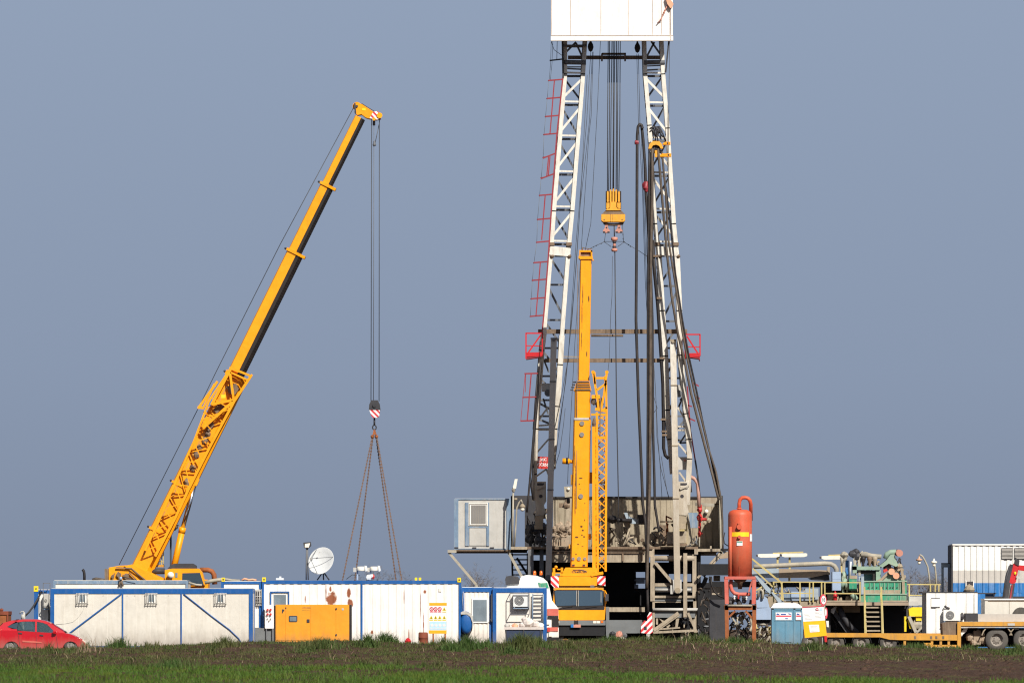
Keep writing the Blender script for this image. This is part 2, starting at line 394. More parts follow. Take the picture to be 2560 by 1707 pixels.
c = mixc(nt, step(nt, noisen(nt, co, .35, 5, .7), .52, .68), c, (.085, .088, .030))
c = mixc(nt, math1(nt, 'MULTIPLY', step(nt, noisen(nt, co, 9, 3, .6), .66, .74), .5), c, (.22, .17, .12))
nt.links.new(c, b.inputs['Base Color']); b.inputs['Roughness'].default_value = .95; b.inputs['Specular IOR Level'].default_value = .1
bp = nt.nodes.new('ShaderNodeBump'); bp.inputs['Strength'].default_value = 1.0; bp.inputs['Distance'].default_value = .12
nt.links.new(noisen(nt, co, 5, 6, .7), bp.inputs['Height']); nt.links.new(bp.outputs[0], b.inputs['Normal'])
me.materials.append(m)
go = bpy.data.objects.new('ground', me); COL.objects.link(go); go['kind'] = 'structure'

# ------------------------------------------------------------------ grass, weeds, clods (uncountable: stuff)
def leafmat(name, c1, c2, c3):
    m, nt, b = newmat(name)
    g = nt.nodes.new('ShaderNodeNewGeometry')
    c = mixc(nt, g.outputs['Random Per Island'], c1, c2)
    c = mixc(nt, step(nt, noisen(nt, g.outputs['Position'], .5, 4, .6), .42, .66), c, c3)
    nt.links.new(c, b.inputs['Base Color']); b.inputs['Roughness'].default_value = .6; b.inputs['Specular IOR Level'].default_value = .2
    b.inputs['Subsurface Weight'].default_value = 0.0
    tr = nt.nodes.new('ShaderNodeBsdfTranslucent'); nt.links.new(c, tr.inputs[0])
    ms = nt.nodes.new('ShaderNodeMixShader'); ms.inputs[0].default_value = .35
    nt.links.new(b.outputs[0], ms.inputs[1]); nt.links.new(tr.outputs[0], ms.inputs[2])
    nt.links.new(ms.outputs[0], nt.nodes['Material Output'].inputs[0])
    return m
def blades(name, x, y, h, w, mat, lean=.5, label=None):
    n = len(x); z = gz(x, y) - .02
    a = rng.uniform(0, 2*math.pi, n); ln = rng.uniform(.1, lean, n)*h; la = rng.uniform(0, 2*math.pi, n)
    dx, dy = np.cos(a)*w/2, np.sin(a)*w/2; lx, ly = np.cos(la)*ln, np.sin(la)*ln
    v = np.empty((n, 5, 3))
    v[:, 0] = np.stack([x-dx, y-dy, z], 1); v[:, 1] = np.stack([x+dx, y+dy, z], 1)
    v[:, 2] = np.stack([x+dx*.8+lx*.35, y+dy*.8+ly*.35, z+h*.6], 1); v[:, 3] = np.stack([x-dx*.8+lx*.35, y-dy*.8+ly*.35, z+h*.6], 1)
    v[:, 4] = np.stack([x+lx, y+ly, z+h*.98], 1)
    o = (np.arange(n)*5)[:, None]
    quads = np.concatenate([o+0, o+1, o+2, o+3], 1); tris = np.concatenate([o+3, o+2, o+4], 1)
    li = np.concatenate([quads.ravel(), tris.ravel()]).astype(np.int32)
    st = np.concatenate([np.arange(n)*4, 4*n+np.arange(n)*3]).astype(np.int32); tt = np.concatenate([np.full(n, 4), np.full(n, 3)]).astype(np.int32)
    me = bpy.data.meshes.new(name)
    me.vertices.add(5*n); me.vertices.foreach_set('co', v.ravel())
    me.loops.add(len(li)); me.loops.foreach_set('vertex_index', li)
    me.polygons.add(2*n); me.polygons.foreach_set('loop_start', st); me.polygons.foreach_set('loop_total', tt)
    me.update(calc_edges=True); me.materials.append(mat)
    ob = bpy.data.objects.new(name, me); COL.objects.link(ob); ob['kind'] = 'stuff'
    ob['label'] = label; ob['category'] = 'grass'
    return ob
def scatter(n, x0, x1, y0, y1, dens):     # rejection sampling
    x = rng.uniform(x0, x1, n); y = rng.uniform(y0, y1, n)
    k = rng.uniform(0, 1, n) < dens(x, y)
    return x[k], y[k]
def halfw(y): return (CAMD+y)*1280/FP + 3
gm_crop = leafmat('crop_leaf', (.050, .120, .018), (.085, .165, .026), (.125, .160, .022))
gm_weed = leafmat('weed_leaf', (.055, .088, .020), (.100, .130, .034), (.130, .105, .045))
gm_tuft = leafmat('tuft_leaf', (.050, .105, .024), (.090, .140, .038), (.125, .120, .045))
gm_dry = leafmat('dry_stalk', (.42, .30, .19), (.52, .40, .26), (.38, .27, .18))
def rowpx(x, y): return x/((CAMD+y)/FP) + CX
def crop_edge(px):                 # how far (photo row) up the green crop reaches, by column
    return np.interp(px, [0, 300, 600, 900, 1300, 1600, 1750, 1900, 2200, 2560], [1668, 1671, 1676, 1675, 1676, 1684, 1695, 1702, 1704, 1703])
def rowy(y): return HZ + FP*CAMZ/(CAMD+y)
def cropd(x, y):
    px = rowpx(x, y); e = crop_edge(px) + (vnoise(x*.25, y*.18, 11)-.5)*16
    d = np.clip((rowy(y)-e)/5, 0, 1)
    return d*np.clip(vnoise(x*.45, y*.16, 12)*1.5+vnoise(x*1.7, y*.6, 14)*.5-.55, .06, 1)*(np.abs(x) < halfw(y))
x, y = scatter(330000, -24, 24, -163, -100, cropd)
blades('grass', x, y, rng.uniform(.07, .22, len(x))*(0.5+.8*vnoise(x*.5, y*.22, 12)), rng.uniform(.012, .024, len(x)), gm_crop, .7, 'bright green young crop along the near edge of the field')
def weedd(x, y):
    r = rowy(y); px = rowpx(x, y)
    right = np.clip((px-1500)/500, 0, 1)
    band = np.clip((y-(RY-26))/10, 0, 1)*np.clip((RY+3-y)/2, 0, 1)
    low = np.clip(1-np.abs(y+118)/10, 0, 1)*.25*(1-right)
    cl = np.clip(vnoise(x*.45, y*.3, 21)*1.6 + vnoise(x*1.6, y*1.1, 22)*.8 - .95, 0, 1)
    return (band*(.30+.75*cl)*(1-.3*right)*np.where(y < RY-14, 1-.7*right, 1) + 2.2*low*cl + .05*(1-right)*np.clip((y+150)/10, 0, 1))*(np.abs(x) < halfw(y))
x, y = scatter(420000, -24, 24, -150, RY+3, weedd)
blades('weeds', x, y, rng.uniform(.04, .15, len(x)), rng.uniform(.014, .034, len(x)), gm_weed, 1.0, 'patchy low weeds over the brown ploughed soil ridge')
# denser tall tufts seen in the photo: (px, row-depth y, radius m, height m, n)
tufts = [(120,-68,.4,.5,260),(215,-67,.4,.35,200),(180,-69,.5,.3,300),(60,-72,.9,.25,300),(300,-65,.9,.55,700),(285,-64,.5,.35,300),(365,-65,.4,.3,250),(560,-70,.8,.5,900),(530,-73,.8,.35,500),(390,-64.5,.4,.35,220),
 (795,-71,1.1,.55,1300),(760,-73,1.0,.35,700),(820,-69,.5,.35,400),(920,-70,.7,.62,1100),(960,-65,.5,.5,600),(980,-65,.4,.45,420),(1170,-70,1.2,.62,1700),(1130,-71,1.0,.4,900),(1215,-69,.6,.4,500),(1300,-71,1.1,.72,1900),(1340,-70,.9,.5,1000),(1275,-73,.8,.4,600),
 (1420,-70,.8,.4,500),(1110,-66,.8,.4,600),(1530,-66,1.0,.3,600),(1640,-66,1.3,.34,900),(1745,-66,1.2,.38,900),(1830,-66,1.4,.34,900),(2035,-72,.8,.45,900),(1900,-66,1.2,.25,500),(2170,-66,1.5,.25,700),(2300,-66,1.5,.3,700),(2420,-67,1.2,.3,600),(2545,-69,.7,.5,700),(2520,-72,.8,.3,300),
 (140,-72,1,.3,300),(660,-67,1,.2,300),(1000,-75,1.2,.25,400),(1480,-74,1.5,.25,400),(1700,-76,1.5,.22,350),(100,-108,1.4,.4,700),(420,-112,1.6,.42,900),(330,-113,1.2,.42,700),(240,-110,1.0,.32,400),(440,-114,1.2,.4,700),(690,-111,.8,.3,350),(905,-112,.8,.34,500),(995,-112,.7,.36,500),(1060,-113,.5,.28,260),(1095,-113,.5,.3,280),(30,-106,1.0,.34,400)]
px_ = []; py_ = []; h_ = []
for (px, Y, r, h, n) in tufts:
    cx = X(px, Y); k = int(n*.42); rr = np.abs(rng.normal(0, .55, k))*r; a = rng.uniform(0, 2*math.pi, k)
    px_.append(cx+rr*np.cos(a)); py_.append(Y+rr*np.sin(a)*.8); h_.append(h*np.clip(1.1-rr/r*.6, .25, 1)*rng.uniform(.3, 1.1, k))
x = np.concatenate(px_); y = np.concatenate(py_); h = np.concatenate(h_)
blades('grass_tufts', x, y, h, rng.uniform(.016, .032, len(x)), gm_tuft, .75, 'taller dark green grass tufts dotted along the soil ridge')
x = np.concatenate([X(225, -70)+rng.normal(0, .35, 26), rng.uniform(-20, 20, 260), X(1850, -71)+rng.normal(0, 1.6, 70)])
y = np.concatenate([-70+rng.normal(0, .6, 26), rng.uniform(-92, RY, 260), -71+rng.normal(0, 2, 70)])
h = np.concatenate([rng.uniform(.3, .85, 26), rng.uniform(.1, .32, 260), rng.uniform(.12, .4, 70)])
blades('dry_stalks', x, y, h, np.full(len(x), .018), gm_dry, .9, 'pale dry stalks standing thinly among the weeds')
# soil clods
mb = MB()
def clods():
    n = 9000; x = rng.uniform(-22, 22, n); y = rng.uniform(-150, RY+1, n); x = x*(CAMD+y)/235*1.0
    d = rng.uniform(.03, .11, n)**1.0; z = gz(x, y); ph = rng.uniform(0, 6.28, n)
    base = np.array([(-1, -1, 0), (1, -1, 0), (1, 1, 0), (-1, 1, 0), (-.6, -.5, .9), (.5, -.6, 1), (.6, .6, .8), (-.5, .5, 1.05)])
    fcs = [(4,5,6,7),(0,1,5,4),(1,2,6,5),(2,3,7,6),(3,0,4,7)]
    v = base[None]*d[:, None, None]*rng.uniform(.6, 1.3, (n, 8, 3)); v[:, :, 2] *= .7
    c, s = np.cos(ph)[:, None], np.sin(ph)[:, None]
    vx = v[:, :, 0]*c - v[:, :, 1]*s + x[:, None]; vy = v[:, :, 0]*s + v[:, :, 1]*c + y[:, None]; vz = v[:, :, 2] + z[:, None] - .03
    vv = np.stack([vx, vy, vz], 2).reshape(-1, 3)
    f = np.concatenate([np.array(q)[None]+(np.arange(n)*8)[:, None] for q in fcs]).astype(np.int32)
    me = bpy.data.meshes.new('clods'); me.vertices.add(len(vv)); me.vertices.foreach_set('co', vv.ravel())
    me.loops.add(f.size); me.loops.foreach_set('vertex_index', f.ravel()); me.polygons.add(len(f))
    me.polygons.foreach_set('loop_start', (np.arange(len(f))*4).astype(np.int32)); me.polygons.foreach_set('loop_total', np.full(len(f), 4, np.int32))
    me.update(calc_edges=True); me.materials.append(bpy.data.materials['soil'])
    o = bpy.data.objects.new('soil_clods', me); COL.objects.link(o); o['kind'] = 'stuff'; o['label'] = 'broken brown soil clods strewn over the ploughed strip'; o['category'] = 'soil'
clods()

# ------------------------------------------------------------------ bare trees far behind
def bare_tree(px, Y, top, spread, label, seed, dens=1.0, group='bare trees on the horizon'):
    rd = random.Random(seed); zg = -(Y-60)*.0024; root = thing('bare_tree', label, 'tree', (X(px, Y), Y, zg), group)
    H = Z(top, Y)-zg; tr = MB(); crn = MB(); c0 = Vector((X(px, Y), Y, 0))
    hf = H*.38
    tr.tube(c0, c0+Vector((0, 0, hf)), H*.022, 6, H*.014)
    def grow(p, d, L, r, lev):
        q = p + d*L
        (tr if lev < 1 else crn).tube(p, q, r, 5 if lev < 2 else 4, r*.6)
        if lev >= 5 or L < H*.025: return
        for i in range(rd.choice((2, 3, 3)) if lev < 4 else rd.choice((2, 3))):
            e = Vector((rd.gauss(0, .52)*spread, rd.gauss(0, .52)*spread, rd.uniform(-.12, .3)))
            nd = (d*.8 + e).normalized(); nd.z = max(nd.z, -.05)
            grow(q, nd, L*rd.uniform(.62, .85), max(r*.58, .011*dens), lev+1)
    for i in range(4):
        a = rd.uniform(0, 6.28); t = rd.uniform(.5, 1)
        d = Vector((math.cos(a)*.55*spread, math.sin(a)*.55*spread, 1)).normalized()
        grow(c0+Vector((0, 0, hf*t)), d, H*.2*rd.uniform(.8, 1.15), H*.010, 0)
    zmax = max(v[2] for v in crn.v); s = (H-hf*.5)/(zmax-hf*.5)
    for q in (crn,): q.v = [(v[0], v[1], hf*.5+(v[2]-hf*.5)*s) for v in q.v]
    tr.v = [(v[0], v[1], v[2] if v[2] < hf*.5 else hf*.5+(v[2]-hf*.5)*s) for v in tr.v]
    for q in (crn, tr): q.v = [(v[0], v[1], v[2]+zg) for v in q.v]
    part('trunk', tr, M['barkgrey'], root); part('crown', crn, M['barkgrey'], root)
for i, (px, Y, top, sp_, lab) in enumerate([
    (966, 620, 1404, 1.0, 'small round bare tree beside the roof antennas'),
    (1188, 560, 1402, 1.1, 'taller bare tree left of the rig cabin brace'),
    (1240, 640, 1420, 1.0, 'lower bare tree between the rig cabin brace and the black stairs'),
    (2278, 600, 1408, .7, 'bare tree just right of the green shaker'),
    (2262, 700, 1432, .8, 'low bare tree half hidden by the green shaker'),
    (2312, 640, 1424, .9, 'bare tree behind the first copper yard lamp'),
    (2334, 700, 1430, .9, 'bare tree behind the second copper yard lamp'),
    (2360, 620, 1416, .7, 'bare tree inside the white pipe frame by the striped container'),
    (2372, 760, 1432, .9, 'farthest bare tree touching the striped container corner'),
    (2345, 820, 1440, 1.0, 'short bare tree between the yard lamps and the pipe frame')]):
    bare_tree(px, Y, top, sp_, lab, 31+i)
# ------------------------------------------------------------------ wheels
def wheel(parent, c, r, w, tyre=None, rim=None, name='wheel', n=24, hub=.55):
    # axle along y; parts: wheel (tyre) > rim
    t = MB(); c = Vector(c)
    t.lathe(c, [(r*hub, -w/2), (r*.93, -w/2), (r, -w/2*.7), (r, w/2*.7), (r*.93, w/2), (r*hub, w/2)], n, (0, 1, 0), True, False)
    q = MB(); q.lathe(c, [(r*.16, -w/2*.72), (r*.2, -w/2*.7), (r*.34, -w/2*.3), (r*hub*.86, -w/2*.5), (r*(hub+.015), -w/2*1.02), (r*(hub+.01), w/2*.9), (r*.2, w/2*.6)], n, (0, 1, 0))
    for i in range(8):
        a = 2*math.pi*i/8; p = c+Vector((math.cos(a)*r*.26, -w/2*.5, math.sin(a)*r*.26)); q.tube(p, p+Vector((0, -.05, 0)), r*.045, 6)
    o = part(name, t, tyre or M['tyre'], parent); part('rim', q, rim or M['rim'], o)
    return o
def casting(parent, px, py, Y, s=10):
    m = MB(); m.pb(px-s/2, px+s/2, py-s*.62, py+s*.62, Y-.03, Y+.18); o = part('corner_casting', m, M['lemon'], parent)
    h = MB(); h.tube(P(px, py, Y-.036), P(px, py, Y-.02), 2.2*K(Y), 8); part('hole', h, M['ink'], o)

# ------------------------------------------------------------------ site containers and cabins
def cabin(name, label, cat, a, b, t, Y, depth, wall, frame, posts=(), rail=10, post=9, ribs=None, group=None, roof='cream', sill=6):
    root = thing(name, label, cat, ground_at((a+b)/2, Y), group); k = K(Y)
    w = MB(); z0 = .12; x0, x1 = X(a, Y)+.02, X(b, Y)-.02; zt = Z(t+rail*.6, Y)
    if ribs:
        w.corr(x0, x1, z0, zt, Y+.03, .02, ribs); w.box(x0, x1, Y+.10, Y+depth-.03, z0, zt)
        w.box(x0, x0+.02, Y+.03, Y+.10, z0, zt); w.box(x1-.02, x1, Y+.03, Y+.10, z0, zt)
    else:
        w.box(x0, x1, Y+.04, Y+depth-.03, z0, zt)
    part('wall', w, wall, root)
    f = MB()
    for yy in (Y, Y+depth-.1):
        f.box(X(a, Y)+post*k, X(b, Y)-post*k, yy, yy+.1, Z(t+rail, Y), Z(t, Y))
        f.box(X(a, Y)+post*k, X(b, Y)-post*k, yy, yy+.1, .04, .04+sill*k)
        for (pa, pb_) in ((a, a+post), (b-post, b)): f.box(X(pa, Y), X(pb_, Y), yy-.004, yy+.104, .0, Z(t, Y)+.004)
    for (pa, pb_) in ((a, a+post), (b-post, b)): f.box(X(pa, Y)+.01, X(pb_, Y)-.01, Y+.104, Y+depth-.104, Z(t+rail*.9, Y), Z(t, Y)); f.box(X(pa, Y)+.01, X(pb_, Y)-.01, Y+.104, Y+depth-.104, .04, .16)
    for p, wd in posts: f.box(X(p-wd/2, Y), X(p+wd/2, Y), Y-.006, Y+.05, .04+sill*k+.002, Z(t+rail, Y)-.002)
    part('frame', f, frame, root)
    r = MB(); r.box(X(a, Y)+.05, X(b, Y)-.05, Y+.06, Y+depth-.06, zt+.01, Z(t-1.5, Y)); part('roof', r, M[roof], root)
    return root
def barred_window(root, px, py, Y, w=30, h=27, half=True):
    k = K(Y); f = MB(); f.pb(px-w*.36, px+w*.36, py-h*.42, py+h*.42, Y-.02, Y+.06)
    o = part('window', f, M['white'], root)
    g = MB(); g.pb(px-w*.2, px-w*.02, py-h*.3, py+h*.3, Y-.028, Y-.015); g.pb(px+w*.03, px+w*.2, py-h*.3, py+h*.3, Y-.028, Y-.015); part('pane', g, M['greyglass'], o)
    g = MB()
    for i in range(5):
        x = px-w*.46+i*w*.23; g.tube(P(x, py-h*.5, Y-.09), P(x, py+h*.62, Y-.09), .016, 5)
    for yy in (-.45, .5): g.tube(P(px-w*.52, py+h*yy, Y-.09), P(px+w*.52, py+h*yy, Y-.09), .018, 5)
    for sx in (-.46, .46): g.tube(P(px+w*sx, py-h*.45, Y-.09), P(px+w*sx, py-h*.45, Y+.06), .014, 5); g.tube(P(px+w*sx, py+h*.5, Y-.09), P(px+w*sx, py+h*.5, Y+.06), .014, 5)
    part('grille', g, M['palegrey'], o)
def ac_unit(label, px, py, Y, w, h, mat, cage=None, name='air_conditioner', group='outdoor air conditioners'):
    root = thing(name, label, 'air conditioner', tuple(P(px, py+h/2, Y)), group); k = K(Y)
    m = MB(); m.pb(px-w/2, px+w/2, py-h/2, py+h/2, Y-.30, Y-.02); part('housing', m, mat, root)
    fx = px-w*.12; r = min(h*.40, w*.3)*k
    m = MB(); m.tube(P(fx, py, Y-.315), P(fx, py, Y-.29), r, 24); o = part('fan_guard', m, M['steel'], root)
    m = MB()
    for q in (.92, .62, .32):
        rr = r*q; pts = [P(fx, py, Y-.325)+Vector((math.cos(i*math.pi/8)*rr, 0, math.sin(i*math.pi/8)*rr)) for i in range(17)]; m.path(pts, .008, 4)
    m.tube(P(fx, py, Y-.335), P(fx, py, Y-.31), r*.16, 10)
    part('grille_ring', m, M['palegrey'], o)
    m = MB(); m.pb(px-w*.46, px-w*.40, py+h/2, py+h*.60, Y-.28, Y-.03); m.pb(px+w*.40, px+w*.46, py+h/2, py+h*.60, Y-.28, Y-.03); m.pb(px-w*.5, px+w*.5, py+h*.60, py+h*.68, Y-.34, Y-.0); part('bracket', m, M['fadedblue'], root)
    if cage:
        a, b, t, u = cage; m = MB(); d = Y-.42
        for q in ((a, t, b, t), (a, u, b, u), (a, t, a, u), (b, t, b, u)): m.bar(P(q[0], q[1], d), P(q[2], q[3], d), .035)
        for (xx, yy) in ((a, t), (b, t), (a, u), (b, u)): m.bar(P(xx, yy, d), P(xx, yy, Y), .03)
        part('cage', m, M['steel'], root)
    return root

YA = -5.0
A = cabin('cabin', 'long cream panel cabin with diagonal blue braces and three barred windows behind the red car', 'cabin', 126, 632, 1471, YA, 2.45, M['cream'], M['blue'], [(306.5, 3.5), (453, 3.5)], 12, 9.5, group='blue framed site cabins', roof='palegrey')
br = MB(); br.bar(P(303, 1484, YA), P(160, 1592, YA), 3.2*K(YA), .06); part('wind_brace', br, M['blue'], A); br = MB(); br.path([P(459, 1484, YA), P(530, 1540, YA), P(574, 1573, YA), P(597, 1595, YA), P(606, 1612, YA)], 1.6*K(YA), 5)
part('wind_brace', br, M['blue'], A)
s = MB()
for px in (160, 195, 232, 268, 340, 376, 414, 490, 528, 566, 600): s.pb(px-.35, px+.35, 1484, 1612, YA+.033, YA+.05)
part('panel_seam', s, M['offwhite'], A)
for px in (205.5, 378, 551): barred_window(A, px, 1495, YA)
s = MB()
for px in (258, 318, 337, 421, 503): s.tube(P(px, 1488, YA+.03), P(px, 1488, YA+.05), .03, 8)
part('wall_anchor', s, M['palegrey'], A)
s = MB(); s.ppath([(212, 1513), (206, 1528), (196, 1542), (182, 1554), (163, 1558), (140, 1560)], YA+.03, .5, 5); part('cable', s, M['palegrey'], A)
YB = 2.0
B = cabin('cabin', 'faded blue framed cabin whose dusty top shows above the long cream cabin', 'cabin', 133, 470, 1451, YB, 2.45, M['offwhite'], M['fadedblue'], [], 8, 6, group='blue framed site cabins', roof='palegrey')
YC = -1.6
C = cabin('cabin', 'lower white cabin end at far left carrying a yellow corner casting', 'cabin', 85, 330, 1474, YC, 2.4, M['white'], M['blue'], [], 9, 10.5, group='blue framed site cabins')
casting(C, 90, 1471, YC, 11)
# cage with split unit at the end of the far left cabin
acl = ac_unit('caged air conditioner hanging on the left end of the white cabin', 116, 1500, YC-.1, 13, 34, M['palegrey'], (108, 125, 1457, 1514))
s = MB(); s.path([P(104, 1478, YC-.3), P(95, 1495, YC-.6), P(84, 1514, YC-.7), P(72, 1530, YC-.8), P(56, 1545, YC-.9)], .05, 6)
s.path([P(122, 1514, YC-.3), P(122.5, 1540, YC-.35), P(122, 1565, YC-.3)], .04, 5)
solo('power_cable', s, M['rubber'], 'black power cable running down from the caged unit at far left', 'cable')
s = MB(); s.tube(P(57, 1548, YC-.9), P(58, 1535, YC-.9), .10, 8); s.tube(P(61, 1560, YC-.9), P(60, 1530, YC-.9), .06, 6); s.path([P(49, 1534, YC-.9), P(53, 1528, YC-.9), P(59, 1528, YC-.9), P(62, 1533, YC-.9)], .03, 5); s.tube((X(58, YC-.9), YC-.9, 0), P(58, 1547, YC-.9), .05, 6)
solo('cable_post', s, M['palegrey'], 'short grey post with a bent cap where the far left cable ends', 'post')
YD = -1.9
D = cabin('cabin', 'white cabin with yellow corner squeezed between the cream cabin and the ribbed container', 'cabin', 553, 654.6, 1453, YD, 2.45, M['white'], M['blue'], [], 6, 7, group='blue framed site cabins')
casting(D, 558, 1448, YD, 8)
s = MB(); s.pb(632, 660, 1568, 1620, YD-.03, YD+.02); part('lower_panel', s, M['greysheet'], D)
w_ = MB(); w_.pb(634, 653, 1474, 1513, YD-.03, YD+.05); o = part('window', w_, M['palegrey'], D)
g = MB(); g.pb(638, 649, 1480, 1495, YD-.04, YD-.01); g.pb(639, 649, 1497, 1507, YD-.04, YD-.01); part('pane', g, M['ink'], o)
g = MB()
for px in (635, 639.5, 644, 648.5, 653): g.tube(P(px, 1472, YD-.1), P(px, 1514, YD-.1), .015, 5)
for py in (1476, 1490, 1504, 1512): g.tube(P(634, py, YD-.1), P(654, py, YD-.1), .015, 5)
part('grille', g, M['palegrey'], o)

YE = -2.0
M['ribwhite'] = paint('ribbed_container_white', (.78,.75,.70), .45, .07, .32, (.50,.35,.23), rust=.10, rustcol=(.26,.085,.04), mud=(1.0, .1, .5), blobs=[(X(829, YE), Z(1497, YE), .28, .42), (X(826, YE), Z(1472, YE), .07, .16), (X(872, YE), Z(1480, YE), .11, .26), (X(876, YE), Z(1508, YE), .16, .25), (X(1062, YE), Z(1478, YE), .09, .12), (X(1022, YE), Z(1588, YE), .035, .35), (X(1059, YE), Z(1558, YE), .03, .6), (X(763, YE), Z(1497, YE), .03, .25), (X(815, YE), Z(1480, YE), .03, .5), (X(930, YE), Z(1580, YE), .06, .12), (X(1010, YE), Z(1490, YE), .02, .5), (X(1051, YE), Z(1510, YE), .02, .7)])
E = cabin('ribbed_container', 'wide white ribbed steel container with rust patches standing behind the orange generator', 'container', 655, 1152, 1452, YE, 2.6, M['ribwhite'], M['blue'], [(904, 5)], 6.5, 5, ribs=.40, roof='blue')
casting(E, 660, 1448, YE, 9); casting(E, 1148, 1449, YE, 9)
for (px, s_) in ((918, 6), (1040, 6), (1050, 6)):
    m = MB(); m.pb(px-s_/2, px+s_/2, 1443, 1450, YE+2.2, YE+2.4); part('twistlock', m, M['lemon'], E)
dr = MB()
for q in ((677, 1480, 677, 1620), (722, 1480, 722, 1620), (675.5, 1479, 723.5, 1479)): dr.bar(P(q[0], q[1], YE-.02), P(q[2], q[3], YE-.02), .06, .07)
o = part('door_frame', dr, M['blue'], E)
g = MB(); g.pb(683, 716, 1484, 1560, YE-.02, YE+.02); g2 = part('door', g, M['ribwhite'], E)
g = MB(); g.pb(684.5, 715, 1486, 1522, YE-.035, YE-.015); part('pane', g, M['greyglass'], g2)
s = MB(); s.pb(1096, 1103, 1470, 1478, YE-.01, YE+.02); part('wall_plate', s, M['offwhite'], E)
# little things on the container roof
s = MB(); s.pb(690, 709, 1444, 1449, 0, .6); s.pb(698, 703, 1440, 1444, 0, .4); solo('roof_hatch', s, M['dish'], 'low white hatch on the ribbed container roof left of the dish', 'hatch')
s = MB(); s.path([P(604, 1450, 1.4), P(612, 1446, 1.4), P(622, 1449, 1.4), P(632, 1448, 1.4), P(641, 1450, 1.4)], .06, 5); solo('strap', s, M['orange'], 'orange load strap lying on the roof beside a yellow corner', 'strap')

# electrical sockets board
Yk = YE-.5
sb = thing('socket_board', 'white switchboard with four red sockets left of the orange generator', 'switchboard', ground_at(673, Yk))
m = MB(); m.pb(663, 684, 1511, 1570, Yk, Yk+.25); part('cabinet', m, M['signwhite'], sb)
m = MB(); m.pb(665, 667.5, 1570, None, Yk+.02, Yk+.1); m.pb(680, 682.5, 1570, None, Yk+.02, Yk+.1); part('leg', m, M['steel'], sb)
for (px, py) in ((669, 1523.5), (676.5, 1523), (669, 1534.5), (676.5, 1534.5)):
    m = MB(); m.tube(P(px, py, Yk), P(px, py, Yk-.12), 2.9*K(Yk), 12); part('socket', m, M['signred'], sb)
for (px, py) in ((669, 1545), (677, 1545), (673, 1550)):
    m = MB(); m.tube(P(px, py, Yk), P(px, py, Yk-.08), 1.8*K(Yk), 10); part('small_socket', m, M['palegrey'], sb)
s = MB(); s.pb(634, 690, 1569, None, YE-.35, YE-.1); solo('skirting_sheet', s, M['greysheet'], 'plain grey skirting sheet under the red socket board', 'sheet')

# generator
YG = -9.0
G = thing('generator', 'orange enclosed diesel generator standing before the ribbed container', 'generator', ground_at(781, YG))
m = MB(); m.pb(689, 873, 1510.5, 1608, YG, YG+1.5); part('canopy', m, M['gen'], G)
m = MB(); m.pb(684, 878, 1608, None, YG-.02, YG+1.52); part('skid', m, M['dkgrey'], G)
m = MB(); m.pb(684.5, 689, 1513, 1608, YG+.03, YG+1.45); m.pb(873, 878, 1511, 1608, YG+.03, YG+1.45); part('louvre_end', m, M['black'], G)
for (a, b) in ((690.5, 712.3), (713.5, 774.8), (776, 838.8), (840, 871.5)):
    m = MB(); m.pb(a, b, 1513.5, 1600, YG-.018, YG+.02); d = part('door', m, M['gen'], G)
    if a > 713 and a < 714:
        m = MB(); m.poly([(722, 1540), (724, 1538), (741, 1538), (743.5, 1540), (743.5, 1552), (741, 1554), (724, 1554), (722, 1552)], YG-.03, YG-.01); o = part('window', m, M['ink'], d)
        m = MB(); m.pb(724.5, 741, 1540.5, 1551.5, YG-.036, YG-.02); part('pane', m, M['greyglass'], o)
        m = MB(); m.pb(767, 774, 1547, 1555, YG-.05, YG-.01); part('handle', m, M['ink'], d)
    if 838 < a:
        for py in (1521, 1586):
            m = MB(); m.tube(P(840.5, py, YG-.05), P(840.5, py, YG-.01), 2.4*K(YG), 8); part('hinge', m, M['ink'], d)
        m = MB(); m.tube(P(857, 1522, YG-.03), P(857, 1522, YG-.01), 3*K(YG), 12); part('badge', m, M['palegrey'], d)
def scribble(name, parent, mat, x0, x1, y0, y1, Y, seed, gap=.9):      # lettering too small and blurred to read in the photo
    rd = random.Random(seed); m = MB(); x = x0
    while x < x1-1:
        w = rd.uniform(1.2, 2.4); t = rd.uniform(0, (y1-y0)*.3); m.pb(x, min(x+w, x1), y0+t, y1-rd.uniform(0, (y1-y0)*.25), Y-.006, Y+.004); x += w+gap*rd.uniform(.5, 1)
    return part(name, m, mat, parent)
scribble('maker_lettering', G, M['brownsteel'], 755, 776, 1517, 1519.6, YG-.02, 1)
scribble('model_lettering', G, M['trailer'], 755, 776, 1522, 1525.6, YG-.02, 2, 1.4)
m = MB(); m.poly([(705, 1522), (710, 1522.5), (711.5, 1526), (708, 1528), (707, 1532), (704.5, 1532)], YG-.026, YG-.016); m.poly([(713, 1517.5), (716, 1517), (716, 1521), (713.5, 1521.5)], YG-.026, YG-.016); part('logo_mark', m, M['ink'], G)

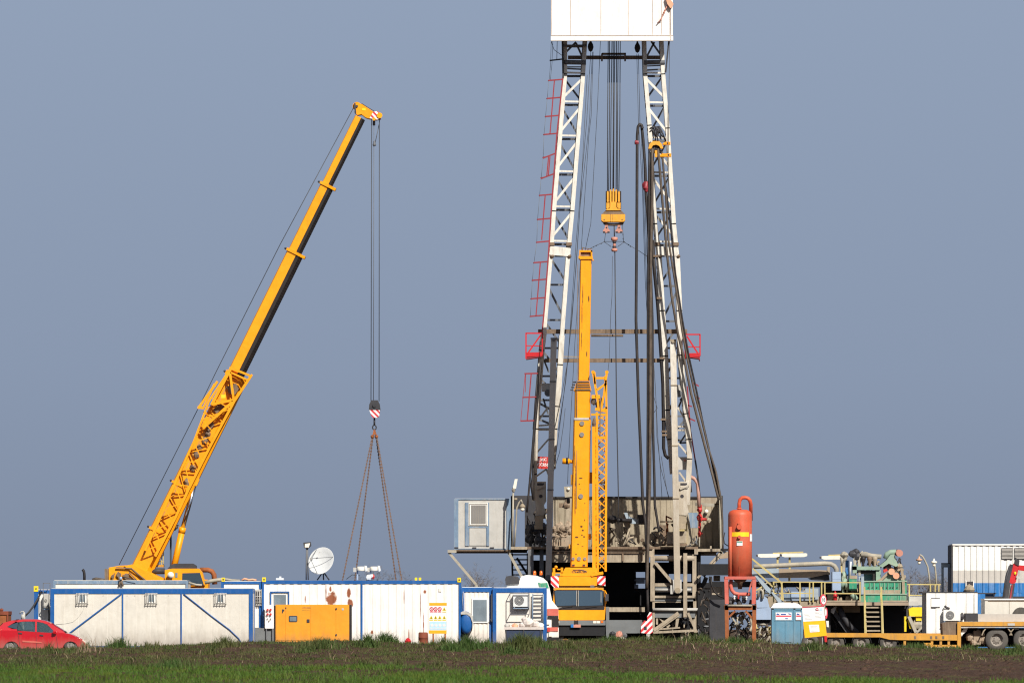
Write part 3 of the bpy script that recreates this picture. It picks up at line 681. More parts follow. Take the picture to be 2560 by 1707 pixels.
# warning board
YS = -7.0
S = thing('warning_board', 'tall orange and white warning board on rusty legs before the ribbed container', 'sign', ground_at(1095, YS))
m = MB(); m.pb(1073, 1117, 1506, 1583, YS, YS+.03); bd = part('board', m, M['signwhite'], S)
m = MB(); m.pb(1073, 1117, 1506, 1513, YS-.008, YS+.034); part('band', m, M['signorange'], bd); m = MB(); m.pb(1072, 1116.5, 1574.5, 1583, YS-.008, YS+.034); part('band', m, M['signorange'], bd)
m = MB(); m.pb(1072.6, 1073.8, 1513, 1574.5, YS-.008, YS+.034); m.pb(1116.2, 1117.4, 1513, 1574.5, YS-.008, YS+.034); part('border', m, M['offwhite'], bd)
m = MB()
for px in (1079, 1089, 1099.5):
    pts = [P(px, 1521, YS-.012)+Vector((math.cos(i*math.pi/8), 0, math.sin(i*math.pi/8)))*4.2*K(YS) for i in range(17)]; m.path(pts, .018, 4)
    m.bar(P(px-3, 1518, YS-.012), P(px+3, 1524, YS-.012), .03, .01)
m.pb(1074.5, 1084, 1527, 1529.6, YS-.01, YS-.002); m.pb(1085, 1093.5, 1527, 1529.6, YS-.01, YS-.002); m.pb(1095, 1103.5, 1527, 1529.6, YS-.01, YS-.002)
part('prohibition_symbols', m, M['inkred'], bd)
m = MB()
for (px, py) in ((1110.5, 1521), (1078, 1542), (1089, 1542), (1099.5, 1542), (1110.5, 1542)):
    m.poly([(px-5, py+4.5), (px, py-5), (px+5, py+4.5)], YS-.012, YS-.002); m.pb(px-4.6, px+4.6, py+6.6, py+8.6, YS-.012, YS-.002)
part('warning_symbols', m, M['triangle'], bd)
m = MB()
for (px, py) in ((1110.5, 1521), (1078, 1542), (1089, 1542), (1099.5, 1542), (1110.5, 1542)): m.poly([(px-1.6, py+3), (px, py-2.2), (px+1.6, py+3)], YS-.018, YS-.011)
part('warning_pictograms', m, M['ink'], bd)
m = MB(); m.pb(1074, 1116, 1553, 1573, YS-.01, YS-.002); part('mandatory_panel', m, M['signblue'], bd)
m = MB()
for i in range(4): m.tube(P(1080+i*10, 1562, YS-.016), P(1080+i*10, 1562, YS-.008), 4*K(YS), 14); m.pb(1076+i*10, 1084+i*10, 1568.5, 1570.5, YS-.016, YS-.008)
part('mandatory_symbols', m, M['dish'], bd)
for px in (1083, 1113):
    m = MB(); m.tube((X(px, YS), YS+.05, 0), P(px, 1575, YS+.05), .04, 6); part('leg', m, M['rust'], S)
YR = -4.2
m = MB(); m.lathe((X(1058, YR), YR, 0), [(.01, 0), (.23, 0), (.24, .26), (.25, .27), (.24, .29), (.24, .54), (.25, .55), (.24, .57), (.235, .78), (.2, .82), (.01, .81)], 20)
solo('oil_drum', m, M['rustred'], 'rusty brown drum beside the orange warning board', 'drum')
m = MB(); m.lump(P(1020, 1602, -5), .16, 1.0, 3, 8); m.lump(P(1017, 1606, -5), .12, 1.0, 4, 8); solo('plastic_bag', m, M['red'], 'small bright red bag in the grass against the ribbed container', 'bag')

# ------------------------------------------------------------------ cabins right of the ribbed container
YK1 = -1.4
K1 = cabin('cabin', 'cream ribbed cabin with one grey blinded window beside the blue drum', 'cabin', 1153, 1231.4, 1468, YK1, 2.4, M['offwhite'], M['blue'], [], 11, 8, ribs=.22, group='blue framed site cabins', roof='dish')
m = MB(); m.pb(1179.5, 1220, 1495, 1556, YK1-.03, YK1+.06); o = part('window', m, M['white'], K1)
m = MB(); m.pb(1182.5, 1217, 1498.5, 1552.5, YK1-.04, YK1-.01); part('pane', m, M['greyglass'], o)
s = MB(); s.ppath([(1158, 1478), (1157, 1500), (1158, 1525)], YK1-.1, .8, 5); solo('drain_pipe', s, M['palegrey'], 'thin pale pipe running down the cream cabin to the blue drum', 'pipe')
s = MB(); s.pb(1227, 1231.5, 1484, 1550, YK1-.15, YK1+.05); s.ppath([(1226, 1547), (1229, 1552), (1232, 1555)], YK1-.12, 2.2, 6); solo('door_closer', s, M['dkgrey'], 'dark conduit strip beside the blue post of the cream cabin', 'conduit')
YJ = -1.5
m = MB(); c = P(1166, 1556, YJ); r = 29*K(YJ)
m.lathe(c+Vector((0, -.5, 0)), [(.01, 0), (r*.6, .0), (r*.9, .06), (r, .2), (r, 1.1), (r*.9, 1.25), (.01, 1.3)], 20, (0, 1, 0)); m.v = [(c.x+(v[0]-c.x)*.55, v[1], v[2]) for v in m.v]
T = thing('water_tank', 'blue oval water tank wedged between the ribbed container and cream cabin', 'tank', ground_at(1166, YJ))
part('tank_body', m, M['blue'], T)
m = MB(); m.poly([(1152, 1530), (1158, 1526.5), (1176, 1531), (1182, 1540), (1184, 1560), (1180, 1575), (1181, 1556), (1176, 1541), (1168, 1535), (1152, 1535)], YJ-.52, YJ+.3); part('hood', m, M['palegrey'], T)
m = MB(); m.pb(1158, 1171, 1582, None, YJ-.3, YJ+.5); part('stand', m, M['black'], T)
YK2 = -1.6
K2 = cabin('cabin', 'white cabin with wall ladder and caged cooling unit above the navy skip', 'cabin', 1232, 1367, 1469, YK2, 2.4, M['offwhite'], M['blue'], [], 11, 9, group='blue framed site cabins', roof='dish')
ac_unit('caged air conditioner on the white cabin above the navy skip', 1303, 1500, YK2+.02, 40, 31, M['dish'], (1275, 1323, 1483, 1535))
ld = thing('wall_ladder', 'thin grey ladder fixed to the white cabin beside its blue corner post', 'ladder', tuple(P(1345, 1560, YK2-.1)))
m = MB(); m.tube(P(1332, 1484, YK2-.12), P(1331, 1572, YK2-.12), .035, 6); m.tube(P(1358, 1484, YK2-.12), P(1357.5, 1572, YK2-.12), .035, 6); part('stile', m, M['fadedblue'], ld)
for i in range(9):
    m = MB(); m.tube(P(1332, 1487+i*9.6, YK2-.12), P(1358, 1487+i*9.6, YK2-.12), .025, 5); part('rung', m, M['steel'], ld)
YN = -4.8
sk = thing('skip', 'navy steel skip heaped with sacks below the caged cooling unit', 'skip', ground_at(1310, YN))
m = MB(); m.poly([(1262, 1571), (1358, 1571), (1352, 1627), (1268, 1627)], YN, YN+1.4); part('bin', m, M['navy'], sk)
m = MB(); m.pb(1260, 1360, 1566.5, 1573, YN-.06, YN+1.46); part('rim', m, M['junk'], sk)
m = MB()
for px in (1265, 1309, 1352): m.pb(px-1.5, px+1.5, 1574, 1622, YN-.05, YN+.01)
part('stiffener', m, M['dkgrey'], sk)
for i, (px, py, r, lab, mt) in enumerate(((1322, 1556, .30, 'largest pale sack at the middle of the skip heap', 'junk'), (1338, 1560, .24, 'pale sack right of the largest one in the skip', 'junk'), (1352, 1563, .17, 'small white sack at the right end of the skip', 'dish'), (1306, 1562, .20, 'lumpy pale sack left of the largest one in the skip', 'junk'), (1287, 1564, .17, 'orange brown bag in the left half of the skip', 'orange'), (1268, 1563, .15, 'grey bag at the left end of the skip', 'palegrey'), (1313, 1548, .18, 'pale sack on top of the skip heap', 'junk'))):
    m = MB(); m.lump(P(px, py, YN+.5), r, .8, 50+i, 10); solo('rubbish_sack', m, M[mt], lab, 'sack', 'sacks heaped in the navy skip')

# white truck behind the right cabin
YT = .95
T2 = thing('parked_truck', 'white truck cab with amber beacons half hidden behind the white cabin', 'truck', ground_at(1330, YT))
k = K(YT)
def ring(px, wl, z0, z1, r): pass
m = MB(); m.poly([(1266, 1470), (1268, 1461), (1297, 1455), (1303, 1440), (1316, 1436.5), (1340, 1438), (1358, 1444), (1369, 1454), (1374, 1470), (1380, 1500), (1396, 1520), (1397, 1590), (1396, 1618), (1266, 1618)], YT, YT+2.3); part('body', m, M['white'], T2)
m = MB(); m.poly([(1263, 1446), (1266, 1440), (1276, 1438), (1294, 1440), (1299, 1446), (1298, 1458), (1264, 1461)], YT-.1, YT+2.0); part('roof_spoiler', m, M['dkgrey'], T2)
for px in (1336.5, 1352.5):
    m = MB(); q = P(px, 1437, YT+.5); m.lathe(q, [(.07, 0), (.08, .04), (.07, .18), (.03, .22), (.005, .22)], 10); part('beacon', m, M['amber'], T2)
m = MB(); m.poly([(1345, 1455), (1352, 1457), (1368, 1456), (1372, 1469), (1352, 1470), (1347, 1464)], YT-.02, YT+.1); part('side_decal', m, M['green'], T2)
m = MB(); m.pb(1368, 1396, 1521, 1538, YT-.03, YT+.1); m.pb(1369, 1395, 1567, 1577, YT-.05, YT+.1); part('panel', m, M['tankdust'], T2)
m = MB(); m.pb(1369, 1396, 1539, 1546, YT-.06, YT+.1); m.pb(1380, 1397, 1546, 1566, YT-.06, YT+.1); m.pb(1368, 1398, 1592, 1618, YT-.03, YT+.3); part('grille', m, M['black'], T2)
m = MB(); m.pb(1366, 1374, 1550, 1560, YT-.08, YT+.1); m.pb(1372, 1380, 1580, 1590, YT-.08, YT+.1); part('headlight', m, M['lens'], T2)
m = MB(); m.pb(1368, 1375, 1568, 1578, YT-.09, YT+.1); part('tail_light', m, M['signred'], T2)
wheel(T2, (X(1290, YT), YT+.3, .5), .5, .3)

# ------------------------------------------------------------------ roof antennas, dish, lamps on the ribbed container
def floodlight(label, px, py, foot, Y, w, h, sub=0.0, twin=False, group='site floodlights'):
    r = thing('floodlight', label, 'lamp', tuple(P(px, foot, Y)), group); k = K(Y)
    m = MB(); m.tube(P(px-2, foot, Y), P(px-1, py+h*.4, Y), .045, 6)
    if twin: m.tube(P(px+3, foot, Y), P(px+1, py+h*.4, Y), .03, 6)
    part('pole', m, M['steel'], r)
    m = MB(); m.poly([(px-w/2, py-h*.4), (px+w*.45, py-h*.5), (px+w*.5, py+h*.1), (px+w*.2, py+h*.5), (px-w*.4, py+h*.45)], Y-.12, Y+.12); o = part('housing', m, M['dkgrey'], r)
    m = MB(); m.poly([(px-w*.28, py-h*.2), (px+w*.36, py-h*.32), (px+w*.2, py+h*.36), (px-w*.3, py+h*.34)], Y-.135, Y-.11); part('lens', m, M['lens'], o)
    return r
floodlight('rusty floodlight on a twin pole left of the satellite dish', 768, 1362, 1449, -1.0, 20, 16, twin=True)
Yd = -.8
D_ = thing('satellite_dish', 'large grey white satellite dish on a tripod over the ribbed container', 'dish', tuple(P(806, 1448, Yd)))
c = P(805, 1403, Yd); m = MB(); ax = Vector((-.42, -.85, .32)).normalized()
m.lathe(c, [(.001, .0), (.25, .015), (.5, .06), (.70, .125), (.715, .125), (.5, .03), (.25, -.03), (.01, -.05)], 32, ax)
m.v = [tuple(Vector(v)) for v in m.v]; part('reflector', m, M['dish'], D_)
q = ax.orthogonal().normalized(); u2 = ax.cross(q)
fe = c+ax*.62+Vector((-.30, 0, -.06)); m = MB()
for a in (.6, 2.6, 4.4): m.tube(c+ax*.125+(q*math.cos(a)+u2*math.sin(a))*.68, fe, .014, 5)
part('feed_arm', m, M['steel'], D_)
m = MB(); m.tube(fe, fe-ax*.15, .05, 8); m.tube(P(799, 1380, Yd-.18), P(799, 1380, Yd-.15), .04, 8); part('feed_horn', m, M['palegrey'], D_)
m = MB()
for px in (793, 809, 823): m.tube(P(px, 1449, Yd), P(808, 1428, Yd+.1), .035, 6)
m.tube(P(808, 1428, Yd+.1), c+Vector((0, .08, 0)), .07, 8); part('tripod', m, M['dkgrey'], D_)
Yn = -.5
for (px, lab) in ((897, 'left white radio antenna on the ribbed container roof'), (930, 'right white radio antenna on the roof, with a red cable clamp below')):
    r = thing('radio_antenna', lab, 'antenna', tuple(P(px, 1449, Yn)), 'white antennas on the container roof')
    m = MB(); q = P(px+5, 1427, Yn); m.lathe(q, [(.01, 0), (.19, 0), (.20, .05), (.20, .20), (.16, .23), (.01, .23)], 16); part('drum', m, M['lampwhite'], r)
    m = MB(); m.pb(px-14, px-3, 1418, 1429, Yn, Yn+.25); part('box', m, M['palegrey'], r)
    m = MB(); m.poly([(px+14, 1413), (px+20, 1413.5), (px+22, 1426), (px+17, 1428)], Yn-.1, Yn+.05); part('panel', m, M['dish'], r)
    m = MB(); m.pb(px-5, px-1.5, 1427, 1449, Yn, Yn+.12); part('mast', m, M['boxblue'], r)
    if px > 900:
        m = MB(); m.lump(P(px-8, 1443, Yn-.1), .16, 1, 5); m.lump(P(px, 1439, Yn-.1), .1, 1, 6); part('cover', m, M['dish'], r)
        m = MB(); m.lump(P(px+3, 1441, Yn-.1), .09, 1.4, 8); part('clamp', m, M['signred'], r)
s = MB(); s.ppath([(866, 1447), (880, 1436), (900, 1438)], 1, .8, 5); solo('stay_wire', s, M['cable'], 'thin dark stay wire between the sling and the left radio antenna', 'wire')
# exhaust stack and cable clutter above the faded cabin
m = MB(); m.path([P(211, 1470, 5), P(211, 1440, 5), P(210.5, 1432, 5), P(209, 1426, 5), P(206, 1423, 5)], 3.4*K(5), 8); solo('exhaust_stack', m, M['black'], 'black exhaust stack with a bent tip rising behind the faded blue cabin', 'exhaust')
m = MB(); m.path([P(231, 1449, 3), P(240, 1446, 3), P(252, 1448, 3), P(262, 1450, 3)], .08, 6); solo('cable_coil', m, M['brownhose'], 'dull brown cable coil on the faded blue cabin roof', 'cable')
sp_ = thing('spotlight', 'small pale blue spotlight clamped on the faded cabin roof edge', 'lamp', tuple(P(302, 1466, YB-.1)))
m = MB(); m.tube(P(302, 1441, YB-.2), P(302, 1449, YB-.2), 3.4*K(YB), 8); part('head', m, M['boxblue'], sp_)
m = MB(); m.tube(P(302, 1449, YB-.15), P(297, 1465, YB-.1), .05, 5); m.tube(P(302, 1449, YB-.15), P(307, 1465, YB-.1), .06, 5); part('leg', m, M['brownsteel'], sp_)
s = MB(); s.ppath([(302, 1442), (312, 1442), (326, 1446), (342, 1449)], YB-.2, 1, 5); solo('lamp_cord', s, M['rubber'], 'dark cord trailing right from the small roof spotlight', 'cord')
m = MB(); m.path([P(512, 1456, 4), P(526, 1452, 4), P(545, 1449, 4), P(555, 1448, 4)], .10, 6); m.path([P(470, 1455, 3), P(490, 1461, 3), P(505, 1462, 3)], .06, 5); m.path([P(545, 1450, 4), P(562, 1447, 4), P(580, 1450, 4), P(600, 1451, 4)], .07, 6); solo('hose_bundle', m, M['greypipe'], 'tangle of grey hoses on the roofs right of the crane cab', 'hose')

# rusty skip at the far left edge
m = MB(); m.pb(-60, 20, 1536, None, 6, 8); R_ = solo('rusty_skip', m, M['rust'], 'rusty brown steel skip cut by the left frame edge', 'skip')
m = MB(); m.pb(-61, 21, 1527, 1536, 5.95, 8.05); m.pb(17, 20.5, 1536, 1600, 5.93, 5.999); m.lump(P(4, 1524, 7), .12, .8, 9); part('rim', m, M['rustred'], R_)

def soften(o, w):      # rounded sheet-metal edges
    b = o.modifiers.new('rounding', 'BEVEL'); b.width = w; b.segments = 3; b.limit_method = 'ANGLE'; b.angle_limit = math.radians(28); b.harden_normals = False
    o.data.polygons.foreach_set('use_smooth', [True]*len(o.data.polygons))
    n = o.modifiers.new('weighted', 'WEIGHTED_NORMAL'); n.keep_sharp = False
# ------------------------------------------------------------------ red car
YCAR = -32.0
car = thing('parked_car', 'dusty red hatchback parked before the cream cabin at far left', 'car', ground_at(100, YCAR)); k = K(YCAR); yw = 1.76
belt = [(-24, 1594), (0, 1580), (20, 1575), (60, 1577), (100, 1581), (140, 1584), (165, 1583), (188, 1589), (204, 1597), (214, 1606), (219, 1612)]
prof = [(-22, 1620), (-24, 1604), (-24, 1592), (-14, 1580), (0, 1574), (20, 1574), (60, 1576), (100, 1579), (140, 1581), (158, 1580.5), (174, 1583), (190, 1589), (204, 1596.5), (212, 1603), (218, 1610), (220, 1616), (218, 1624), (205, 1631), (195, 1633), (-6, 1633)]
def arch(pts, cx, cy, r):   # cut a wheel arch into the lower edge
    out = []
    for i in range(13):
        a = math.pi*i/12; out.append((cx+math.cos(a)*r, cy-math.sin(a)*r))
    return out
low = prof[:-1] + [(197, 1633)] + arch(None, 178, 1622, 20) + [(158, 1634), (46, 1634)] + arch(None, 26, 1622, 20) + [(5, 1633)]
cl = Vector((0, YCAR+yw/2, 0))
m = MB()
def carloft(poly, half, bulge):
    n = len(poly); rings = []
    for (dy, sc) in ((-1, 1-bulge), (-.93, 1-bulge*.15), (-.6, 1), (.6, 1), (.93, 1-bulge*.15), (1, 1-bulge)):
        cx = sum(p[0] for p in poly)/n; cy = sum(p[1] for p in poly)/n
        rings.append([(lambda q: (q.x, YCAR+yw/2+dy*half, q.z))(P(cx+(p[0]-cx)*sc, cy+(p[1]-cy)*sc, YCAR)) for p in poly])
    return rings
m.loft(carloft(low, yw/2, .03), True, False); body = part('body', m, M['carred'], car); soften(body, .07)
def tumble(py): return .93*(1-.20*max(0, min(1, (1580-py)/33)))
def sidepanel(pts, nm, mat, out, th, parent):
    for s_ in (-1, 1):
        mm = MB(); v = []
        for p in pts:
            q = P(p[0], p[1], YCAR); v.append(Vector((q.x, YCAR+yw/2+s_*(yw/2*tumble(p[1])+out), q.z)))
        w2 = [a_+Vector((0, -s_*th, 0)) for a_ in v]; n = len(v)
        mm.add(v+w2, [tuple(range(n)), tuple(range(n, 2*n))[::-1]]+[(i, (i+1) % n, n+(i+1) % n, n+i) for i in range(n)])
        o = part(nm, mm, mat, parent)
    return o
top = [(-6, 1570), (8, 1556), (30, 1549.5), (60, 1547), (92, 1547.5), (112, 1551), (124, 1556)]
rings = []
for (px, py) in top:
    q = P(px, py, YCAR); hw = yw/2*tumble(py); c_ = YCAR+yw/2
    rings.append([Vector((q.x, c_+hw*u, q.z+dz)) for (u, dz) in ((-1.0, -.06), (-.93, -.01), (-.6, .005), (0, .01), (.6, .005), (.93, -.01), (1.0, -.06), (.9, -.10), (0, -.06), (-.9, -.10))])
m = MB(); m.loft(rings, True, True); rf_ = part('roof', m, M['carred'], car)
for pts in ([(-16, 1583), (-6, 1570), (8, 1556), (30, 1549.5), (46, 1549), (30, 1558), (17, 1566), (30, 1571), (42, 1572), (42, 1584)], [(87, 1551), (91.5, 1551), (91.5, 1582), (87, 1582)], [(30, 1550), (60, 1547.5), (92, 1548), (112, 1551.5), (124, 1556.5), (117, 1560), (106, 1555.5), (88, 1552.6), (58, 1552.4), (44, 1554.5)], [(116, 1559), (124, 1556), (142, 1568), (168, 1584), (150, 1585), (134, 1576)]): sidepanel(pts, 'pillar', M['carred'], 0, .05, car)
sidepanel([(17, 1566), (30, 1559), (45, 1554.5), (42, 1570), (40, 1571.5)], 'window', M['glass'], -.012, .006, car); sidepanel([(46, 1554.5), (58, 1552.5), (87, 1552.6), (87, 1578), (60, 1576), (43, 1574)], 'window', M['carglass'], -.012, .006, car); sidepanel([(91.5, 1552.8), (106, 1555.5), (117, 1560), (134, 1576), (142, 1582), (120, 1581), (91.5, 1578)], 'window', M['carglass'], -.012, .006, car)
for px in (62, 104):
    for dy in (.5, 1.26):
        m = MB(); q = P(px, 1576, YCAR); m.box(q.x-.22, q.x+.12, YCAR+dy-.24, YCAR+dy+.24, q.z-.25, q.z+.02); m.hexa([(q.x-.30, YCAR+dy-.22, q.z), (q.x-.16, YCAR+dy-.22, q.z), (q.x-.16, YCAR+dy+.22, q.z), (q.x-.30, YCAR+dy+.22, q.z), (q.x-.42, YCAR+dy-.16, q.z+.34), (q.x-.34, YCAR+dy-.16, q.z+.34), (q.x-.34, YCAR+dy+.16, q.z+.34), (q.x-.42, YCAR+dy+.16, q.z+.34)]); m.ball((q.x-.38, YCAR+dy, q.z+.42), .11, n=8); part('seat', m, M['dkgrey'], car)
m = MB(); q0, q1 = P(124, 1556.5, YCAR), P(166, 1582.5, YCAR)
for dy0, dy1 in ((.73, .90),):
    a0, a1 = YCAR+yw/2-yw/2*.72, YCAR+yw/2+yw/2*.72; b0, b1 = YCAR+yw/2-yw/2*.86, YCAR+yw/2+yw/2*.86
    o3 = Vector((.012, 0, .02)); m.add([Vector((q0.x, a0, q0.z))+o3, Vector((q0.x, a1, q0.z))+o3, Vector((q1.x, b1, q1.z))+o3, Vector((q1.x, b0, q1.z))+o3], [(0, 1, 2, 3)])
part('windscreen', m, M['carglass'], car)
m = MB(); q0, q1 = P(6, 1557, YCAR), P(-13, 1578, YCAR); o3 = Vector((-.015, 0, .015)); m.add([Vector((q0.x, a0, q0.z))+o3, Vector((q0.x, a1, q0.z))+o3, Vector((q1.x, b1, q1.z))+o3, Vector((q1.x, b0, q1.z))+o3], [(0, 1, 2, 3)]); part('rear_window', m, M['glass'], car)
for cx in (26, 178):
    q = P(cx, 1620, YCAR); wheel(car, (q.x, YCAR+.13, .325), .325, .2, M['tyre'], M['alloy'])
    wheel(car, (q.x, YCAR+yw-.13, .325), .325, .2, M['tyre'], M['alloy'])
m = MB(); m.pb(-18, 215, 1612, 1626, YCAR+.25, YCAR+yw-.25); part('underbody', m, M['void'], car)
for (a, b, py) in ((46, 55, 1581), (99, 108, 1586)):
    m = MB(); m.poly([(a, py-1), (b, py), (b, py+3), (a, py+2)], YCAR-.03, YCAR+.05); part('door_handle', m, M['dkgrey'], car)
m = MB(); m.lump(P(136, 1580, YCAR-.1), .11, .7, 3, 10); part('wing_mirror', m, M['carred'], car)
m = MB(); m.poly([(206, 1597), (213, 1602), (219, 1608), (213, 1608), (207, 1603)], YCAR+.03, YCAR+.5); part('headlight', m, M['lens'], car)
m = MB(); m.poly([(-8, 1576), (3, 1571), (5, 1574), (-3, 1584), (-10, 1588)], YCAR+.02, YCAR+.4); part('tail_light', m, M['signred'], car)
m = MB()
for q in ((44, 1574, 52, 1628), (90, 1578, 92, 1628), (140, 1586, 146, 1626)): m.bar(P(q[0], q[1], YCAR-.004), P(q[2], q[3], YCAR-.004), .012, .012)
part('door_seam', m, M['dkgrey'], car)
m = MB(); m.poly([(56, 1600), (84, 1601.5), (104, 1604), (104, 1607), (56, 1604)], YCAR-.02, YCAR+.05); part('side_moulding', m, M['tankdust'], car)
m = MB(); m.lump(P(163, 1579, YCAR+.3), .09, .5, 4, 8); part('wiper', m, M['black'], car)
# ------------------------------------------------------------------ left crane: long telescopic boom leaning right
YL = 9.0; kL = K(YL)
BA, BT = Vector((331.5, 1417)), Vector((890, 283))         # upper-left edge of the boom, foot and head (photo px)
bu = (BT-BA).normalized(); bn = Vector((-bu.y, bu.x))      # along the boom, and across it to the right (down side)
if bn.x < 0: bn = -bn
def B2(t, o): q = BA + bu*t + bn*o; return (q.x, q.y)       # boom coordinates in px
LB = (BT-BA).length
cr = thing('mobile_crane', 'yellow mobile crane with its long boom raised to the right behind the cream cabins', 'crane', ground_at(380, YL), 'yellow mobile cranes')
def boomsec(name, t0, t1, w, off, Yc, hw, split=.60):
    # section of hexagonal boom: yellow flanks, near-black lower shell below
    a = [(off, -hw*.7), (off, hw*.7), (off+w*.06, hw), (off+w*split, hw), (off+w*split, -hw), (off+w*.06, -hw)]
    m = MB(); r = [[P(*B2(t, o), YL)+Vector((0, Yc+y, 0)) for (o, y) in a] for t in (t0, t1)]; m.loft(r, True, False)
    o_ = part(name, m, M['yellow'], cr)
    b_ = [(off+w*split+.3, -hw*.96), (off+w*split+.3, hw*.96), (off+w*.8, hw*.9), (off+w*.97, hw*.55), (off+w, hw*.2), (off+w, -hw*.2), (off+w*.97, -hw*.55), (off+w*.8, -hw*.9)]
    m = MB(); r = [[P(*B2(t, o), YL)+Vector((0, Yc+y, 0)) for (o, y) in b_] for t in (t0+.5, t1-.5)]; m.loft(r, True, False)
    for i in range(int((t1-t0)/7)):
        t = t0+4+i*7; m.loft([[P(*B2(tt, off+(o-off)*1.008), YL)+Vector((0, Yc+y*1.03, 0)) for (o, y) in b_[2:]] for tt in (t, t+2)], True, False)
    part('underside_plate', m, M['black'], o_)
    return o_
def collar(t, w, off, Yc, hw, parent, th=7):
    m = MB(); m.loft([[P(*B2(tt, o), YL)+Vector((0, Yc+y, 0)) for (o, y) in ((off-2.5, -hw-.05), (off-2.5, hw+.05), (off+w*.6, hw+.06), (off+w+6, hw*.7), (off+w+6, -hw*.7), (off+w*.6, -hw-.06))] for tt in (t-th*.5, t+th*.5)], True, False)
    o_ = part('collar', m, M['yellow'], parent)
    m = MB(); m.tube(P(*B2(t, off-7), YL-.1), P(*B2(t, off-1), YL-.1), .06, 6); m.ball(P(*B2(t, off-7), YL-.1), .06, n=8); part('rope_guide', m, M['dkgrey'], o_)
def tat(py): return (BA.y-py)/(-bu.y)
sec1 = boomsec('top_boom_section', tat(462), LB-6, 27, 1.2, 0, .30)
sec2 = boomsec('boom_section', tat(632), tat(458), 34, -.6, 0, .37)
sec3 = boomsec('boom_section', tat(955), tat(625), 42, -2, 0, .44)
collar(tat(458), 34, -.6, 0, .38, sec2); collar(tat(625), 42, -2, 0, .45, sec3)
m = MB(); m.loft([[P(*B2(t, o), YL)+Vector((0, y, 0)) for (o, y) in ((-3, -.36), (-3, .36), (0, .52), (38, .52), (52, .3), (52, -.3), (38, -.52), (0, -.52))] for t in (-12, tat(930))], True, False)
base = part('base_boom_section', m, M['yellow'], cr); collar(tat(1205), 47, -3, 0, .52, base, 6); collar(tat(1320), 47, -3, 0, .52, base, 6); collar(tat(1035), 47, -3, 0, .52, base, 6); collar(tat(932), 47, -3, 0, .50, base, 12)
m = MB(); m.loft([[P(*B2(t, o), YL)+Vector((0, y, 0)) for (o, y) in ((11, -.54), (15, -.54), (15, -.515), (11, -.515))] for t in (40, tat(960))], True, False); part('side_rail', m, M['trailer'], base)
# head
m = MB(); m.poly([(886, 281), (888, 262), (896, 258), (905, 261), (934, 280), (926, 297.5), (914, 294), (904, 286), (893, 288)], YL-.34, YL+.34); hd = part('boom_head', m, M['yellow'], cr)
m = MB(); m.tube(P(892, 266, YL-.25), P(892, 266, YL+.25), 10.5*kL, 20); part('pulley', m, M['yellow'], hd)
m = MB(); m.tube(P(892, 266, YL-.40), P(892, 266, YL-.2), 3.2*kL, 10); m.bar(P(887, 258, YL-.36), P(889, 284, YL-.36), .08, .06); part('pulley_pin', m, M['dkgrey'], hd)
m = MB(); m.pb(905, 914, 271, 277, YL-.355, YL-.33); part('data_plate', m, M['lemon'], hd)
m = MB(); m.poly([(924, 296), (933, 280), (943, 278.5), (951, 283), (952, 297), (941, 300), (930, 297)], YL-.36, YL+.30); part('striped_nose', m, M['hazsmall'], hd)
m = MB(); m.tube(P(949, 289, YL-.42), P(949, 289, YL+.3), 7*kL, 14); m.tube(P(935, 298, YL-.40), P(935, 298, YL+.3), 4*kL, 10); part('pulley', m, M['signorange'], hd)
m = MB()
for (x0, x1) in ((929.2, 927.4), (948.4, 947.6)):
    for dy in (-.12, .12): m.tube(P(x0, 297, YL+dy), P(x1, 1003, YL+dy), .021, 5)
part('hoist_rope', m, M['cable'], cr)
m = MB(); m.tube(P(934.8, 300, YL), P(933.5, 1000, YL), .017, 5); m.tube(P(947.5, 312, YL), P(938, 357, YL), .02, 5); m.tube(P(935, 302, YL), P(935, 314, YL), .07, 6); m.lathe(P(936, 366, YL), [(.01, 0), (.08, .02), (.09, .1), (.05, .16), (.06, .24), (.01, .28)], 8); part('limit_switch_rope', m, M['steel'], cr)
m = MB(); m.path([P(298, 1411, YL-.2), P(506, 1000, YL-.2), P(540, 930, YL-.2), P(700, 612, YL-.2), P(885, 268, YL-.2)], .020, 5); m.tube(P(904, 259.5, YL), P(936, 279, YL), .02, 5); part('winch_rope', m, M['cable'], cr)
# lattice fly jib folded along the near side
jl = [(577, 920), (522, 1003), (486, 1100), (447, 1186), (402, 1290), (363, 1376)]; jr = [(628, 939), (586, 1002), (526, 1114), (472, 1221), (440, 1290), (388, 1390)]
def along(pl, t):
    n = len(pl)-1; i = min(int(t*n), n-1); f = t*n-i
    return (pl[i][0]*(1-f)+pl[i+1][0]*f, pl[i][1]*(1-f)+pl[i+1][1]*f)
YJb = YL-.62; m = MB()
for Yj in (YJb-.42, YJb):
    for pl in (jl, jr):
        for i in range(len(pl)-1): m.bar(P(*pl[i], Yj), P(*pl[i+1], Yj), (.13 if pl is jr else .10), .09)
jb = part('fly_jib', m, M['yellow'], cr)
m = MB(); N = 17
for i in range(3, N):
    t0, t1 = i/N, (i+1)/N
    a, b = (jl, jr) if i % 2 else (jr, jl)
    m.bar(P(*along(a, t0), YJb-.42), P(*along(b, t1), YJb-.42), .055); m.bar(P(*along(b, t0), YJb), P(*along(a, t1), YJb), .05)
    m.bar(P(*along(jl, t0), YJb-.42), P(*along(jl, t1), YJb), .045); m.bar(P(*along(jr, t0), YJb-.42), P(*along(jr, t1), YJb), .045)
part('lattice', m, M['yellow'], jb)
m = MB()
